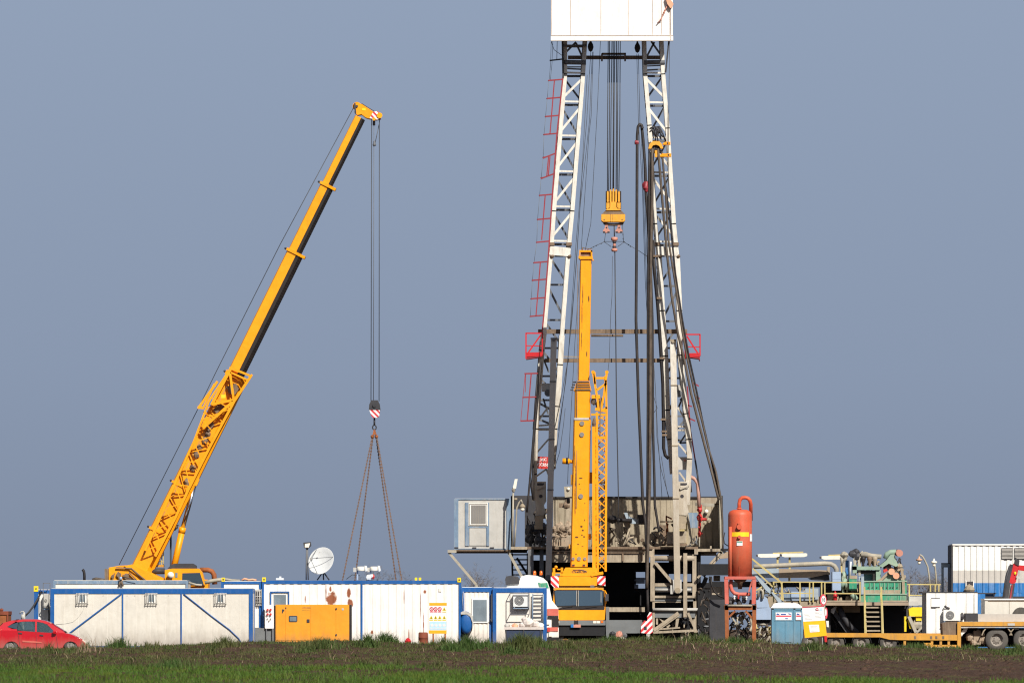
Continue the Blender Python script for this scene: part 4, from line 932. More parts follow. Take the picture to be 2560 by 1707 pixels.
for Yj in (YJb-.42, YJb):
    m.bar(P(577, 921, Yj), P(529, 1012, Yj), .15, .10); m.bar(P(574, 925, Yj), P(584, 996, Yj), .12, .08); m.bar(P(531, 1010, Yj), P(587, 999, Yj), .13, .08); m.bar(P(583, 1003, Yj), P(507, 1070, Yj), .14, .08)
    m.bar(P(574, 918, Yj), P(630, 941, Yj), .11, .08); m.bar(P(575, 930, Yj), P(622, 951, Yj), .09, .08)
m.bar(P(629, 938, YJb-.42), P(629, 938, YJb), .1); m.bar(P(576, 920, YJb-.42), P(576, 920, YJb), .1)
part('jib_head', m, M['yellow'], jb)
m = MB(); m.poly([(566, 966), (590, 958), (597, 972), (588, 986), (572, 984)], YJb-.1, YJb+.3); m.poly([(533, 1022), (556, 1006), (562, 1016), (541, 1034)], YJb-.1, YJb+.2); m.poly([(514, 1068), (530, 1052), (536, 1062), (522, 1078)], YJb-.1, YJb+.2)
for (a, b) in ((508, 1085), (500, 1100), (486, 1120), (480, 1136), (470, 1170), (455, 1205)): m.lump(P(a+12, b, YJb+.1), .18, 1.2, int(a))
part('jib_rope_drum', m, M['brownsteel'], jb)  # brown lumps and plates also take the tone of shadow blotches
m = MB(); m.pb(553, 564, 986, 995, YJb-.55, YJb-.3); part('control_box', m, M['lemon'], jb)
m = MB(); m.bar(P(544, 953, YJb), P(498, 1017, YJb), .12); m.bar(P(536, 960, YJb), P(508, 1020, YJb), .10); m.bar(P(496, 1017, YJb), P(510, 1020, YJb), .14); m.bar(P(494, 1018, YJb-.1), P(502, 1019, YJb-.1), .14, .2); part('jib_strut', m, M['yellow'], jb)
# luffing cylinder
yb = YL-.15
m = MB(); m.tube(P(430, 1440, yb), P(456.5, 1320, yb), 8*kL, 18); m.tube(P(453.8, 1332, yb), P(457, 1318, yb), 8.7*kL, 18); cy = part('lift_cylinder', m, M['yellow'], cr)
m = MB(); m.tube(P(456.5, 1320, yb), P(488, 1207, yb), 5.4*kL, 16); part('piston_rod', m, M['chrome'], cy)
m = MB(); m.poly([(466, 1228), (488, 1182), (497, 1180), (498, 1200), (492, 1214), (484, 1215)], YL-.35, YL+.05); part('cylinder_bracket', m, M['yellow'], cr)
# superstructure
m = MB(); m.poly([(272, 1418), (300, 1413), (332, 1412), (352, 1424), (372, 1427), (392, 1438), (418, 1448), (420, 1462), (272, 1462)], YL-1.0, YL+1.0); sup = part('turntable_body', m, M['yellow'], cr)
m = MB(); m.poly([(310, 1414), (330, 1410), (405, 1450), (398, 1462), (378, 1462)], YL-1.1, YL-1.0); part('side_beam', m, M['yellow'], sup)
m = MB()
for q in ((286, 1432, 280, 1455), (295, 1428, 299, 1450), (306, 1436, 326, 1446), (312, 1444, 336, 1452), (322, 1430, 340, 1448), (290, 1418, 330, 1420), (330, 1421, 352, 1440), (352, 1440, 372, 1456)): m.bar(P(q[0], q[1], YL-1.12), P(q[2], q[3], YL-1.12), .06, .06)
for (a, b, r) in ((282, 1440, .09), (297, 1436, .13), (316, 1439, .14), (318, 1452, .12)): m.tube(P(a, b, YL-1.14), P(a, b, YL-1.02), r, 10)
part('hydraulic_hoses', m, M['brownsteel'], sup)
m = MB(); m.pb(261.5, 272, 1421, 1470, YL-.95, YL+1.0); part('counterweight', m, M['brownsteel'], cr)
m = MB(); m.tube(P(372, 1427, YL-.2), P(412, 1427, YL-.2), 7.5*kL, 14); part('winch_drum', m, M['dkgrey'], cr)
m = MB(); m.pb(420, 520, 1448, None, YL-.9, YL+.9); part('carrier_deck', m, M['yellow'], cr)
m = MB(); m.poly([(412, 1424), (430, 1420.5), (497, 1420.5), (505, 1430), (513, 1462), (412, 1470)], YL-1.15, YL-.1); cabn = part('operator_cab', m, M['yellow'], cr)
m = MB(); m.poly([(456, 1432), (500, 1431), (510, 1462), (455, 1462)], YL-1.17, YL-1.1); part('window', m, M['glass'], cabn)
m = MB(); m.pb(438, 444, 1431, 1443, YL-1.17, YL-1.12); part('side_window', m, M['greyglass'], cabn)
m = MB(); m.lathe(P(427, 1437, YL-1.3), [(.01, 0), (.15, 0), (.17, .1), (.01, .12)], 14, (0, -1, 0)); part('work_lamp', m, M['lens'], cabn)
m = MB(); m.poly([(418, 1421), (428, 1411), (436, 1408), (482, 1408), (490, 1413), (491, 1420)], YL-1.0, YL-.2); part('roof_hood', m, M['dkgrey'], cabn)
m = MB(); m.pb(286, 520, 1500, 1580, YL-1.2, YL+1.2); ch = part('chassis', m, M['dkgrey'], cr)
for px in (310, 350, 470, 510): wheel(cr, (X(px, YL), YL-1.1, .62), .62, .4)
m = MB(); m.path([P(500, 1424, YL+1.4), P(520, 1424, YL+1.4), P(530, 1428, YL+1.4), P(535, 1436, YL+1.4), P(537, 1460, YL+1.4)], 6.5*kL, 12); solo('exhaust_duct', m, M['rust'], 'rusty brown elbow duct bending down right of the crane cab', 'duct')
# yellow cage and twin floodlight behind the crane
cg = thing('access_cage', 'small yellow railed cage seen beneath the leaning crane boom', 'railing', tuple(P(398, 1420, YL+2)))
m = MB()
for px in (388, 396, 404, 408.5): m.bar(P(px, 1416, YL+2), P(px-1+(px > 400)*1, 1362, YL+2), .05)
for py in (1388, 1362, 1403): m.bar(P(387, py, YL+2), P(409, py, YL+2), .06)
part('rail', m, M['rail'], cg)
m = MB(); m.pb(385, 409, 1411, 1417, YL+1.6, YL+2.3); part('platform', m, M['trailer'], cg)
fl = thing('floodlight', 'twin floodlight on a thin mast beside the crane lift cylinder', 'lamp', (X(427, YL+3), YL+3, 0), 'site floodlights'); Yf = YL+3
m = MB(); m.tube((X(427, Yf), Yf, 0), P(427, 1326, Yf), .05, 6); m.bar(P(420, 1326, Yf), P(439, 1324, Yf), .06); part('pole', m, M['dkgrey'], fl)
m = MB(); m.poly([(433, 1312), (446, 1311), (443, 1321), (436, 1324)], Yf-.15, Yf+.1); h1 = part('housing', m, M['black'], fl)
m = MB(); m.poly([(436.5, 1313), (445, 1312.5), (442, 1320), (435, 1319)], Yf-.17, Yf-.14); part('lens', m, M['lens'], h1)
m = MB(); m.poly([(420, 1318), (430, 1314), (431, 1321), (424, 1325)], Yf-.1, Yf+.1); part('housing', m, M['black'], fl)

# hook block and chain sling of the left crane
hb = thing('hook_block', 'black hook block with red and white stripes hanging from the left crane', 'hook', tuple(P(936, 1065, YL)))
m = MB(); m.poly([(928, 1000), (944, 1000), (949, 1009), (951, 1024), (922, 1024), (923, 1011)], YL-.22, YL+.22); m.tube(P(936, 1013, YL-.28), P(936, 1013, YL+.28), .10, 10); part('sheave_block', m, M['dkgrey'], hb)
m = MB(); m.poly([(923, 1024), (950, 1024), (948, 1040), (943, 1044), (933, 1044), (928, 1038)], YL-.2, YL+.2); part('striped_plate', m, M['hazsmall'], hb)
m = MB(); m.tube(P(936, 1044, YL), P(936, 1062, YL), 2.3*kL, 8); m.path([P(936+4.6*math.cos(a*math.pi/8), 1068+6*math.sin(a*math.pi/8), YL) for a in range(17)], .035, 5); part('hook', m, M['dkgrey'], hb)
sl = thing('chain_sling', 'rusty four leg chain sling hanging from the striped hook block', 'sling', tuple(P(936, 1440, YL)))
m = MB(); m.poly([(934, 1074), (938, 1074), (942, 1088), (937, 1086), (931, 1089)], YL-.1, YL+.1); m.ball(P(931, 1091, YL), .10, n=8); m.ball(P(941, 1091, YL), .10, n=8); part('master_link', m, M['rust'], sl)
for (a, b, c, yb_) in ((931, 857, 1452, -.8), (932.5, 886, 1452, .8), (940, 990, 1455, .8), (941.5, 1006, 1455, -.8)):
    m = MB(); p, q = P(a, 1090, YL), P(b, c, YL)+Vector((0, yb_, 0)); n = 90
    for i in range(n):
        u, v = p.lerp(q, i/n), p.lerp(q, (i+1)/n); w = .085 if i % 2 else .045
        m.bar(u, v, w, .13-w)
    part('chain_leg', m, M['chain'], sl)

# ------------------------------------------------------------------ centre crane, facing the camera
YM = 3.6
cc = thing('mobile_crane', 'yellow mobile crane facing forward in front of the rig with boom upright', 'crane', ground_at(1448, YM), 'yellow mobile cranes')
def loftY(pts_front, pts_back, Y0, Y1):
    m = MB(); m.loft([[P(a, b, Y0) for a, b in pts_front], [P(X_(a), b, Y0)+Vector((0, Y1-Y0, 0)) for a, b in pts_back]], True, False); return m
X_ = lambda a: a
m = MB(); cabp = [(1383, 1524), (1381, 1500), (1384, 1476), (1390, 1470), (1506, 1470), (1512, 1476), (1515, 1500), (1514, 1524), (1512, 1549), (1388, 1549)]
m.loft([[P(1448+(a-1448)*s_, b, YM)+Vector((0, d, 0)) for a, b in cabp] for s_, d in ((.975, 0), (1, .12), (1.0, 1.9))], True, False); cabm = part('driver_cab', m, M['yellow'], cc)
m = MB(); m.poly([(1385, 1476), (1392, 1473.5), (1504, 1473.5), (1510, 1477), (1511.5, 1521), (1389, 1521)], YM-.03, YM+.02); part('windscreen_surround', m, M['black'], cabm)
for (a, b) in ((1386.5, 1440.5), (1446.5, 1507.5)):
    m = MB(); m.poly([(a+1, 1476), (b, 1475.5), (b, 1512), (a+3 if a < 1400 else a, 1514)], YM-.045, YM-.02); part('windscreen', m, M['cabglass'], cabm)
m = MB(); m.pb(1441.2, 1442.4, 1475, 1514, YM-.06, YM-.03); m.pb(1445.2, 1446.4, 1475, 1514, YM-.06, YM-.03); m.pb(1502, 1503.2, 1479, 1505, YM-.06, YM-.04); part('windscreen_trim', m, M['palegrey'], cabm)
m = MB(); m.bar(P(1395, 1521, YM-.07), P(1432, 1513, YM-.07), .05); m.bar(P(1450, 1521, YM-.07), P(1492, 1514, YM-.07), .05); m.pb(1388, 1511, 1517.5, 1523.5, YM-.06, YM-.02); part('wiper', m, M['black'], cabm)
m = MB(); m.pb(1393, 1406, 1517.5, 1520.5, YM-.08, YM-.05); part('badge', m, M['palegrey'], cabm)
m = MB(); m.poly([(1387, 1524), (1512, 1524), (1512, 1547), (1508, 1549.5), (1391, 1549.5), (1387, 1546)], YM-.12, YM+.1); part('nose_panel', m, M['yellow'], cabm)
m = MB(); m.poly([(1371, 1506), (1383, 1478), (1384, 1512), (1376, 1514)], YM+.3, YM+.6); part('side_window', m, M['carglass'], cabm)
m = MB(); m.pb(1388, 1514, 1550, 1562, YM-.16, YM+.25); bu_ = part('bumper', m, M['greysheet'], cc)
for px in (1394, 1487, 1496):
    m = MB(); m.pb(px-4, px+4, 1551.5, 1557, YM-.18, YM-.15); part('headlight', m, M['lens'], bu_)
m = MB(); m.pb(1502, 1508, 1551, 1556, YM-.18, YM-.15); part('indicator', m, M['amber'], bu_)
m = MB(); m.pb(1434, 1452, 1560, 1567.5, YM-.20, YM-.165); pl = part('number_plate', m, M['hooktan'], bu_)
m = MB(); m.pb(1427, 1434, 1559.5, 1567.5, YM-.20, YM-.165); part('plate_emblem', m, M['vblue'], pl)
m = MB(); m.bar(P(1437, 1549, YM-.19), P(1436, 1561, YM-.19), .03); m.bar(P(1444, 1549, YM-.19), P(1445, 1561, YM-.19), .03); m.pb(1437, 1444, 1551, 1559, YM-.19, YM-.15); part('tow_bracket', m, M['black'], bu_)
m = MB(); m.poly([(1386, 1562), (1514, 1562), (1512, 1588), (1392, 1588)], YM-.05, YM+1.4); part('lower_bumper', m, M['void'], cc)
m = MB(); m.pb(1386, 1512, 1500, 1598, YM+.9, YM+9); part('chassis', m, M['void'], cc)
for px in (1400, 1500):
    for dy in (.7, 2.4, 5.5, 7.2):
        t = MB(); c = Vector((X(px, YM), YM+dy, .60)); t.lathe(c, [(.3, -.17), (.58, -.2), (.60, -.12), (.60, .12), (.58, .2), (.3, .17)], 20, (1, 0, 0)); part('wheel', t, M['tyre'], cc)
m = MB(); m.ball(P(1414, 1604, YM+.2), .19, n=10); part('hub_cap', m, M['trailer'], cc)
m = MB(); m.pb(1513.5, 1521.5, 1484, 1501.5, YM-.3, YM-.15); mi = part('mirror', m, M['dkgrey'], cabm); m = MB(); m.tube(P(1512, 1475, YM), P(1517, 1485, YM-.2), .03, 5); m.tube(P(1517, 1501, YM-.2), P(1512, 1514, YM), .03, 5); part('mirror_arm', m, M['yellow'], mi)
m = MB(); m.pb(1515, 1523, 1516, None, YM+.6, YM+1.1); m.pb(1511, 1527, 1610, None, YM+.4, YM+1.3); part('outrigger', m, M['greysheet'], cc)
# superstructure
YQ = YM+2.6
m = MB(); m.poly([(1397, 1440), (1493, 1440), (1493, 1462), (1490, 1463.5), (1400, 1463.5), (1397, 1461)], YQ, YQ+1.6); part('front_ballast', m, M['yellow'], cc)
m = MB(); m.poly([(1413.5, 1418), (1478, 1418), (1492, 1421), (1493, 1439.5), (1402, 1439.5)], YQ+.15, YQ+2.6); sup2 = part('superstructure', m, M['yellow'], cc)
text('lettering', 'OzelKran', 1448, 1428.6, YQ+.14, 6.2, M['ink'], sup2, sx=1.12)
m = MB(); m.path([P(1433, 1424.5, YQ+.13), P(1448, 1423, YQ+.13), P(1459, 1424.5, YQ+.13), P(1467, 1428, YQ+.13)], .02, 4); part('logo_swoosh', m, M['steel'], sup2)
for (a, b, mt) in ((1377, 1397, 'haz'), (1493.5, 1513.5, 'haz2')):
    m = MB(); m.poly([(a, 1439.5), (b, 1439.5), (b, 1468 if a < 1400 else 1464), (a+9 if a < 1400 else a+4, 1469 if a < 1400 else 1461), (a, 1459)], YQ-.05, YQ+.05); part('hazard_plate', m, M[mt], cc)
m = MB(); m.pb(1395, 1508, 1463.5, 1470, YQ+.1, YQ+1.6); m.pb(1384, 1509, 1468.5, 1474, YM+.05, YM+1.6); part('deck', m, M['trailer'], cc)
m = MB()
for q in ((1382, 1419, 1388, 1430), (1393, 1421, 1403, 1424), (1402, 1418, 1408, 1432), (1380, 1430, 1408, 1439)): m.pb(q[0], q[2], q[1], q[3], YQ, YQ+.5)
m.ball(P(1390, 1417, YQ+.1), .09, n=8); part('winch_bracket', m, M['yellow'], cc)
m = MB(); m.pb(1389, 1400, 1433, 1438, YQ-.03, YQ+.1); part('lamp_cluster', m, M['greyglass'], cc)
m = MB(); m.pb(1476, 1486, 1462, 1471, YM+.3, YM+.6); part('roof_beacon', m, M['steel'], cc)
m = MB(); m.pb(1486, 1507, 1429, 1437, YQ-.02, YQ+.6); m.bar(P(1478, 1437, YQ-.02), P(1508, 1431, YQ-.02), .14, .1); part('jib_bracket', m, M['yellow'], cc)
# boom, rising slightly to the right
YB0, YB1 = YQ+1.2, YQ+2.0
def bsec(name, y0, y1, l0, r0, l1, r1, d0, mat='yellow', front=0.0):     # photo rows, left/right columns at both ends
    m = MB(); ring = []
    for (py, l, r) in ((y0, l0, r0), (y1, l1, r1)):
        w = (r-l)*K(YB0)/2; c = P((l+r)/2, py, YB0)+Vector((0, front, 0))
        ring.append([c+Vector((x*w, y*d0, 0)) for x, y in ((-.86, 0), (.86, 0), (1, .12), (1, .9), (.7, 1), (-.7, 1), (-1, .9), (-1, .12))])
    m.loft(ring, True, False); return part(name, m, M[mat], cc)
SCUFF = [(1453, 1316, 3, 2.5), (1457, 1325, 2.5, 2), (1442, 1342, 3.5, 2), (1455, 1337, 2.5, 2), (1460, 1341, 2, 2), (1452, 1195, 4, 1.5), (1462, 1258, 1.5, 1.5), (1437.5, 1250, 1.2, 40), (1439, 1190, 1.0, 26), (1437, 1140, 1.0, 30), (1472, 747, 1.4, 9), (1457, 735, .9, 22), (1455, 790, .9, 26), (1454, 850, .8, 20), (1467, 885, 1.2, 6), (1450, 1012, .8, 28), (1445, 1360, 3, 1.2), (1456, 1365, 3, 1), (1440, 1385, 1.6, 1.6), (1461, 1300, 1.2, 3), (1448, 1210, 1.4, 1.4), (1450, 1222, 1.2, 1.2)]
M['wornyellow'] = paint('worn_crane_yellow', (.84,.320,.005), .42, .10, .3, (.42,.17,.01), rust=.25, rustcol=(.10,.045,.012), sc=1.7, blobs=[(X(a, YB0), Z(b, YB0), rx*K(YB0)*1.3, rz*K(YB0)*1.3) for a, b, rx, rz in SCUFF])
b3 = bsec('top_boom_section', 950, 640, 1445.5, 1473.5, 1451, 1479.5, .55, 'wornyellow', .22)
b2 = bsec('boom_section', 1050, 978, 1436, 1476, 1437, 1476, .75, 'yellow', .10)
b1 = bsec('base_boom_section', 1416, 1048, 1426, 1469, 1434, 1477.5, .95, 'wornyellow', 0)
m = MB(); m.pb(1448.5, 1451, 625, 648, YB0+.2, YB0+.7); m.pb(1477, 1481, 626, 646, YB0+.2, YB0+.7); m.pb(1448, 1482, 641, 648, YB0+.15, YB0+.8); m.pb(1451, 1481, 625.5, 630, YB0+.2, YB0+.75); m.pb(1446.5, 1450, 640, 646, YB0+.1, YB0+.5); m.pb(1481, 1484, 648, 652, YB0+.1, YB0+.5)
bh = part('boom_head', m, M['yellow'], cc)
m = MB(); m.pb(1452, 1477, 630, 641, YB0+.35, YB0+.65); m.tube(P(1456, 618, YB0+.4), P(1456, 626, YB0+.4), .03, 5); m.tube(P(1456, 620, YB0+.4), P(1481, 623, YB0+.4), .02, 5); part('pulley', m, M['brownsteel'], bh)
for i, py in enumerate((952, 958.5, 965, 971.5)):
    m = MB(); e = i*2.3; m.pb(1441.5-e, 1474+e*.6, py, py+5.2, YB0+.16-i*.03, YB0+1.0); co_ = part('collar', m, M['yellow'], b2)
    m = MB(); m.pb(1443-e*.9, 1473+e*.5, py+1.2, py+4.0, YB0+.145-i*.03, YB0+.3); m.pb(1432-e*.9, 1440-e, py+1.4, py+4.6, YB0+.3, YB0+.5); part('guide_roller', m, M['dkgrey'], co_)
m = MB(); m.pb(1436, 1473, 1044, 1049.5, YB0-.03, YB0+.9); part('collar_band', m, M['palegrey'], b1)
m = MB(); m.bar(P(1441, 1270, YB0-.02), P(1444.5, 660, YB0+.17), .03, .05); part('cable_duct', m, M['brownsteel'], b1)
m = MB()
for (px, py, r) in ((1455, 1058, 6), (1454.5, 1086, 6), (1452, 1240, 6), (1447.5, 1396, 5), (1433, 1396, 4), (1462, 1396, 4)): m.tube(P(px, py, YB0-.06), P(px, py, YB0), r*K(YB0), 14)
part('inspection_cover', m, M['alloy'], b1)
m = MB(); m.pb(1431, 1437, 1410, 1414, YB0-.06, YB0); m.pb(1457, 1463, 1410, 1414, YB0-.06, YB0); part('pin_hole', m, M['ink'], b1)
m = MB()
for (l, r, t, u) in ((1427, 1433, 1186, 1212), (1474, 1481, 1180, 1208), (1470, 1478, 1334, 1348), (1422, 1427, 1360, 1370)): m.pb(l, r, t, u, YB0+.2, YB0+.5)
part('lug', m, M['trailer'], b1)
m = MB(); m.tube(P(1406, 1152, YB0+.3), P(1424, 1153, YB0+.3), 7.2*K(YB0), 14); m.tube(P(1424, 1153, YB0+.3), P(1434, 1154, YB0+.3), 4.5*K(YB0), 10); w_ = part('winch_motor', m, M['yellow'], cc)
m = MB(); m.tube(P(1415, 1152, YB0+.3), P(1420, 1152, YB0+.3), 8*K(YB0), 14); part('motor_band', m, M['black'], w_)
# jib folded upright at the right of the boom
Yj0, Yj1 = YB0-.1, YB0+.75
jx0 = lambda py: np.interp(py, [1030, 1430], [1492, 1494.5]); jx1 = lambda py: np.interp(py, [1030, 1430], [1516.5, 1514])
m = MB()
for Yj in (Yj0, Yj1):
    m.bar(P(jx0(1030), 1030, Yj), P(jx0(1428), 1428, Yj), .11); m.bar(P(jx1(1030), 1030, Yj), P(jx1(1428), 1428, Yj), .11)
m.bar(P(1484.5, 1066, Yj0), P(1485, 1432, Yj0), .17, .25); m.bar(P(1490, 1060, Yj1), P(1491, 1432, Yj1), .10)
j2 = part('fly_jib', m, M['yellow'], cc)
m = MB(); n = 20
for i in range(n):
    a, b = 1034+i*19.5, 1034+(i+1)*19.5
    for Yj, fl_ in ((Yj0, i % 2), (Yj1, 1-i % 2)):
        m.bar(P(jx0(a) if fl_ else jx1(a), a, Yj), P(jx1(b) if fl_ else jx0(b), b, Yj), .055)
    m.bar(P(jx0(a), a, Yj0), P(jx0(b), b, Yj1), .045); m.bar(P(jx1(a), a, Yj1), P(jx1(b), b, Yj0), .045)
m.pb(1492, 1515, 1090, 1097, Yj0-.04, Yj0+.1)
part('lattice', m, M['yellow'], j2)
m = MB(); Yh = Yj0
for q in ((1482.5, 931, 1494, 1000), (1517, 931, 1509.5, 990), (1494, 1000, 1497, 1028), (1515, 950, 1516.5, 1030), (1509, 990, 1503, 1022), (1489, 945, 1511, 945), (1492, 975, 1516, 958), (1486, 930, 1488, 960)): m.bar(P(q[0], q[1], Yh), P(q[2], q[3], Yh), .11, .1); m.bar(P(q[0], q[1], Yj1), P(q[2], q[3], Yj1), .09, .1)
for (a, b) in ((1482.5, 930), (1517, 930)): m.tube(P(a, b, Yh-.06), P(a, b, Yj1), .09, 10)
m.pb(1479, 1500, 987, 996, Yh, Yh+.4); m.pb(1510, 1517, 940, 952, Yh, Yh+.3); m.bar(P(1488, 1022, Yh), P(1517, 1028, Yh), .14); m.bar(P(1478, 1036, Yh), P(1517, 1036, Yh), .10); m.bar(P(1500, 1030, Yh), P(1517, 1018, Yh), .1)
part('jib_head', m, M['yellow'], j2)
m = MB(); m.lump(P(1499, 1010, Yh+.2), .2, 1.8, 7); m.lump(P(1484, 1002, Yh+.2), .15, 1.5, 8); m.lump(P(1486, 1058, Yh), .12, 2.5, 3); m.lump(P(1504, 1204, Yh+.2), .25, .5, 4); m.lump(P(1508, 1218, Yh+.2), .18, .8, 5); m.bar(P(1501, 1000, Yh-.05), P(1500, 1090, Yh-.05), .05); part('jib_rope_drum', m, M['brownsteel'], j2)
# ------------------------------------------------------------------ drilling rig
M['pinkpipe'] = paint('dusty_pink_pipe', (.45,.25,.20), .6, .15, .5, (.40,.30,.24))
YRG = 12.4; kR = K(YRG)
rig = thing('drilling_rig', 'tall white drilling rig with two lattice legs and a boxed crown', 'drilling rig', ground_at(1540, YRG))
def ip(pl, y): return float(np.interp(y, [p[1] for p in pl], [p[0] for p in pl]))
LL = [(1413,40),(1413,104),(1413,186),(1385,528),(1379,615),(1361,828),(1355,876),(1340,1072),(1336,1185),(1338,1250)]
LR = [(1466,40),(1463,104),(1458,186),(1431,528),(1422,619),(1405,840),(1401,912),(1394,1016),(1387,1072),(1383,1170)]
RL = [(1609,40),(1611,104),(1613,186),(1624,314),(1638,560),(1648,643),(1656,777),(1664,890),(1669,1025),(1674,1098),(1681,1183)]
RR = [(1652,40),(1654,104),(1658,186),(1669,321),(1685,560),(1693,643),(1699,777),(1701,888),(1715,1034),(1722,1098),(1724,1147),(1718,1260)]
YBK = YRG+1.5
def chord(m, pl, w0, w1, Yc, dx=0, y0=0, y1=1e9, ysplit=625):
    pts = [p for p in pl if y0 <= p[1] <= y1]
    for i in range(len(pts)-1):
        w = (w0 if pts[i][1] < ysplit else w1)*kR
        e = (P(pts[i+1][0]+dx, pts[i+1][1], Yc)-P(pts[i][0]+dx, pts[i][1], Yc)).normalized()*.03
        m.bar(P(pts[i][0]+dx, pts[i][1], Yc)-e, P(pts[i+1][0]+dx, pts[i+1][1], Yc)+e, w, min(w, .26))
def mast_leg(cl, cr_, levels, mirror, label):
    m = MB(); chord(m, cl, 10, 13, YRG); chord(m, cr_, 10, 13, YRG)
    leg = part('mast_leg', m, M['mast'], rig, label)
    m = MB(); chord(m, cl, 6, 9, YBK, -4, 0, 1100); chord(m, cr_, 6, 9, YBK, -4, 0, 1100); part('rear_chord', m, M['steel'], leg)  # rear chords greyed: shade behind the front face is in the colour
    m = MB(); mk = MB()
    for i, y in enumerate(levels):
        w = 5.5*kR
        m.bar(P(ip(cl, y), y-4, YRG), P(ip(cr_, y), y-3, YRG), w*.8); mk.bar(P(ip(cl, y)-4, y+5, YBK), P(ip(cr_, y)-4, y+5, YBK), w)
        for c_ in (cl, cr_): mk.bar(P(ip(c_, y), y, YRG), P(ip(c_, y)-4, y, YBK), .09)
        if i+1 < len(levels):
            y2 = levels[i+1]; a, b = (cr_, cl) if not mirror else (cl, cr_)
            m.bar(P(ip(a, y+10), y+10, YRG), P(ip(b, y2-14), y2-14, YRG), .12, .10)
            mk.bar(P(ip(b, y+8)-4, y+8, YBK), P(ip(a, y2-10)-4, y2-10, YBK), .10)
            for c_ in (cl, cr_): mk.bar(P(ip(c_, y+8), y+8, YRG), P(ip(c_, y2-8)-4, y2-8, YBK), .06)
    part('front_lattice', m, M['mast'], leg); return leg, mk
lv = [186, 258, 343, 432, 520, 606]
legL, mkL = mast_leg(LL, LR, lv, False, 'left mast leg of the rig'); legR, mkR = mast_leg(RL, RR, [186, 260, 348, 435, 526, 608], True, 'right mast leg of the rig')
def lower(cl, cr_, mk, leg, ys, mirror):
    for i, y in enumerate(ys):
        mk.bar(P(ip(cl, y), y, YBK), P(ip(cr_, y), y, YBK), .10)
        if i+1 < len(ys):
            y2 = ys[i+1]; a, b = (cl, cr_) if not mirror else (cr_, cl)
            mk.bar(P(ip(a, y), y+6, YBK), P(ip(b, y2), y2-8, YBK), .11)
    part('rear_lattice', mk, M['steel'], leg)  # darker grey stands in for shade on the rear lattice
lower(LL, LR, mkL, legL, [640, 712, 800, 870, 940, 1000, 1040, 1072], False); lower(RL, RR, mkR, legR, [640, 715, 803, 870, 945, 1040, 1100], True)
for (leg, cl, cr_, rows) in ((legL, LL, LR, (623, 4)), (legR, RL, RR, (627, 4))):
    m = MB(); m.poly([(ip(cl, 614)-3, 615), (ip(cr_, 614)+3, 620), (ip(cr_, 640)+4, 641), (ip(cl, 640)-4, 637)], YRG-.16, YRG+.1); part('splice_plate', m, M['mast'], leg)
    m = MB()
    for c_ in (cl, cr_):
        m.pb(ip(c_, 612)-7, ip(c_, 612)+7, 606, 614, YRG-.2, YRG+.15); m.lump(P(ip(c_, 640)+3, 641, YRG-.1), .12, 1, 3)
    part('splice_pin', m, M['brownsteel'], leg)
# lower lattice in front of the left leg, below the strut head
m = MB(); 
for (a, b, c, d) in ((1345, 1052, 1371, 1016), (1343, 1130, 1371, 1098), (1340, 1191, 1366, 1172), (1366, 1172, 1371, 1186), (1346, 1064, 1372, 1062), (1346, 1074, 1372, 1074), (1344, 1063, 1338, 1140)): m.bar(P(a, b, YRG), P(c, d, YRG), .09)
for (a, b, c, d) in ((1694, 1018, 1714, 1048), (1695, 1107, 1719, 1136), (1698, 1180, 1716, 1205), (1695, 1066, 1714, 1066), (1695, 1075, 1714, 1075)): m.bar(P(a, b, YRG), P(c, d, YRG), .09)
part('foot_lattice', m, M['mast'], rig)
m = MB()
for (a, b, c, d) in ((1355, 888, 1372, 930), (1358, 996, 1371, 1035), (1700, 1000, 1708, 992), (1696, 1019, 1708, 990), (1699, 1108, 1714, 1086), (1698, 1107, 1716, 1106)): m.bar(P(a, b, YRG+.6), P(c, d, YRG+.6), .09)
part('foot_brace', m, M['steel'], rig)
# raising struts
for (a, b, c, d, w, lab, mt) in ((1384.5, 846, 1371, 1446, 15, 'raising strut at the left mast leg, greyed for the boom shadow', 'palegrey'), (1682.5, 850, 1693.5, 1478, 15, 'white raising strut at the right mast leg', 'mast')):  # left strut painted greyer to hold the boom's shadow tone
    m = MB(); m.bar(P(a, b, YRG-.55), P(c, d, YRG-.55), w*kR, .34); st = part('raising_strut', m, M[mt], rig, lab)
    m = MB()
    for t in (.0, .18, .42, .63): q = P(a, b, YRG-.55).lerp(P(c, d, YRG-.55), t); m.box(q.x-w*kR*.54, q.x+w*kR*.54, YRG-.75, YRG-.36, q.z-.03, q.z+.03)
    q = P(a, b, YRG-.55); m.tube(q+Vector((0, -.25, -.06)), q+Vector((0, .3, -.06)), .10, 10); q = P(c, d-3, YRG-.55); m.tube(q+Vector((0, -.26, 0)), q+Vector((0, .3, 0)), .15, 12)
    part('strut_pin', m, M['steel'] if mt == 'palegrey' else M['mud'], st)
for (x, y, w) in ((1362, 1090, 0), (1702, 970, 1)): pass
m = MB(); m.pb(1355, 1378, 958, 978, YRG-.1, YRG+.5); m.pb(1683, 1712, 962, 977, YRG-.1, YRG+.5); gus = part('pivot_box', m, M['palegrey'], rig)
m = MB(); m.tube(P(1370, 982, YRG-.15), P(1370, 982, YRG+.4), 9*kR, 16); m.tube(P(1697, 984, YRG-.15), P(1697, 984, YRG+.4), 9*kR, 16); part('sheave', m, M['steel'], gus)
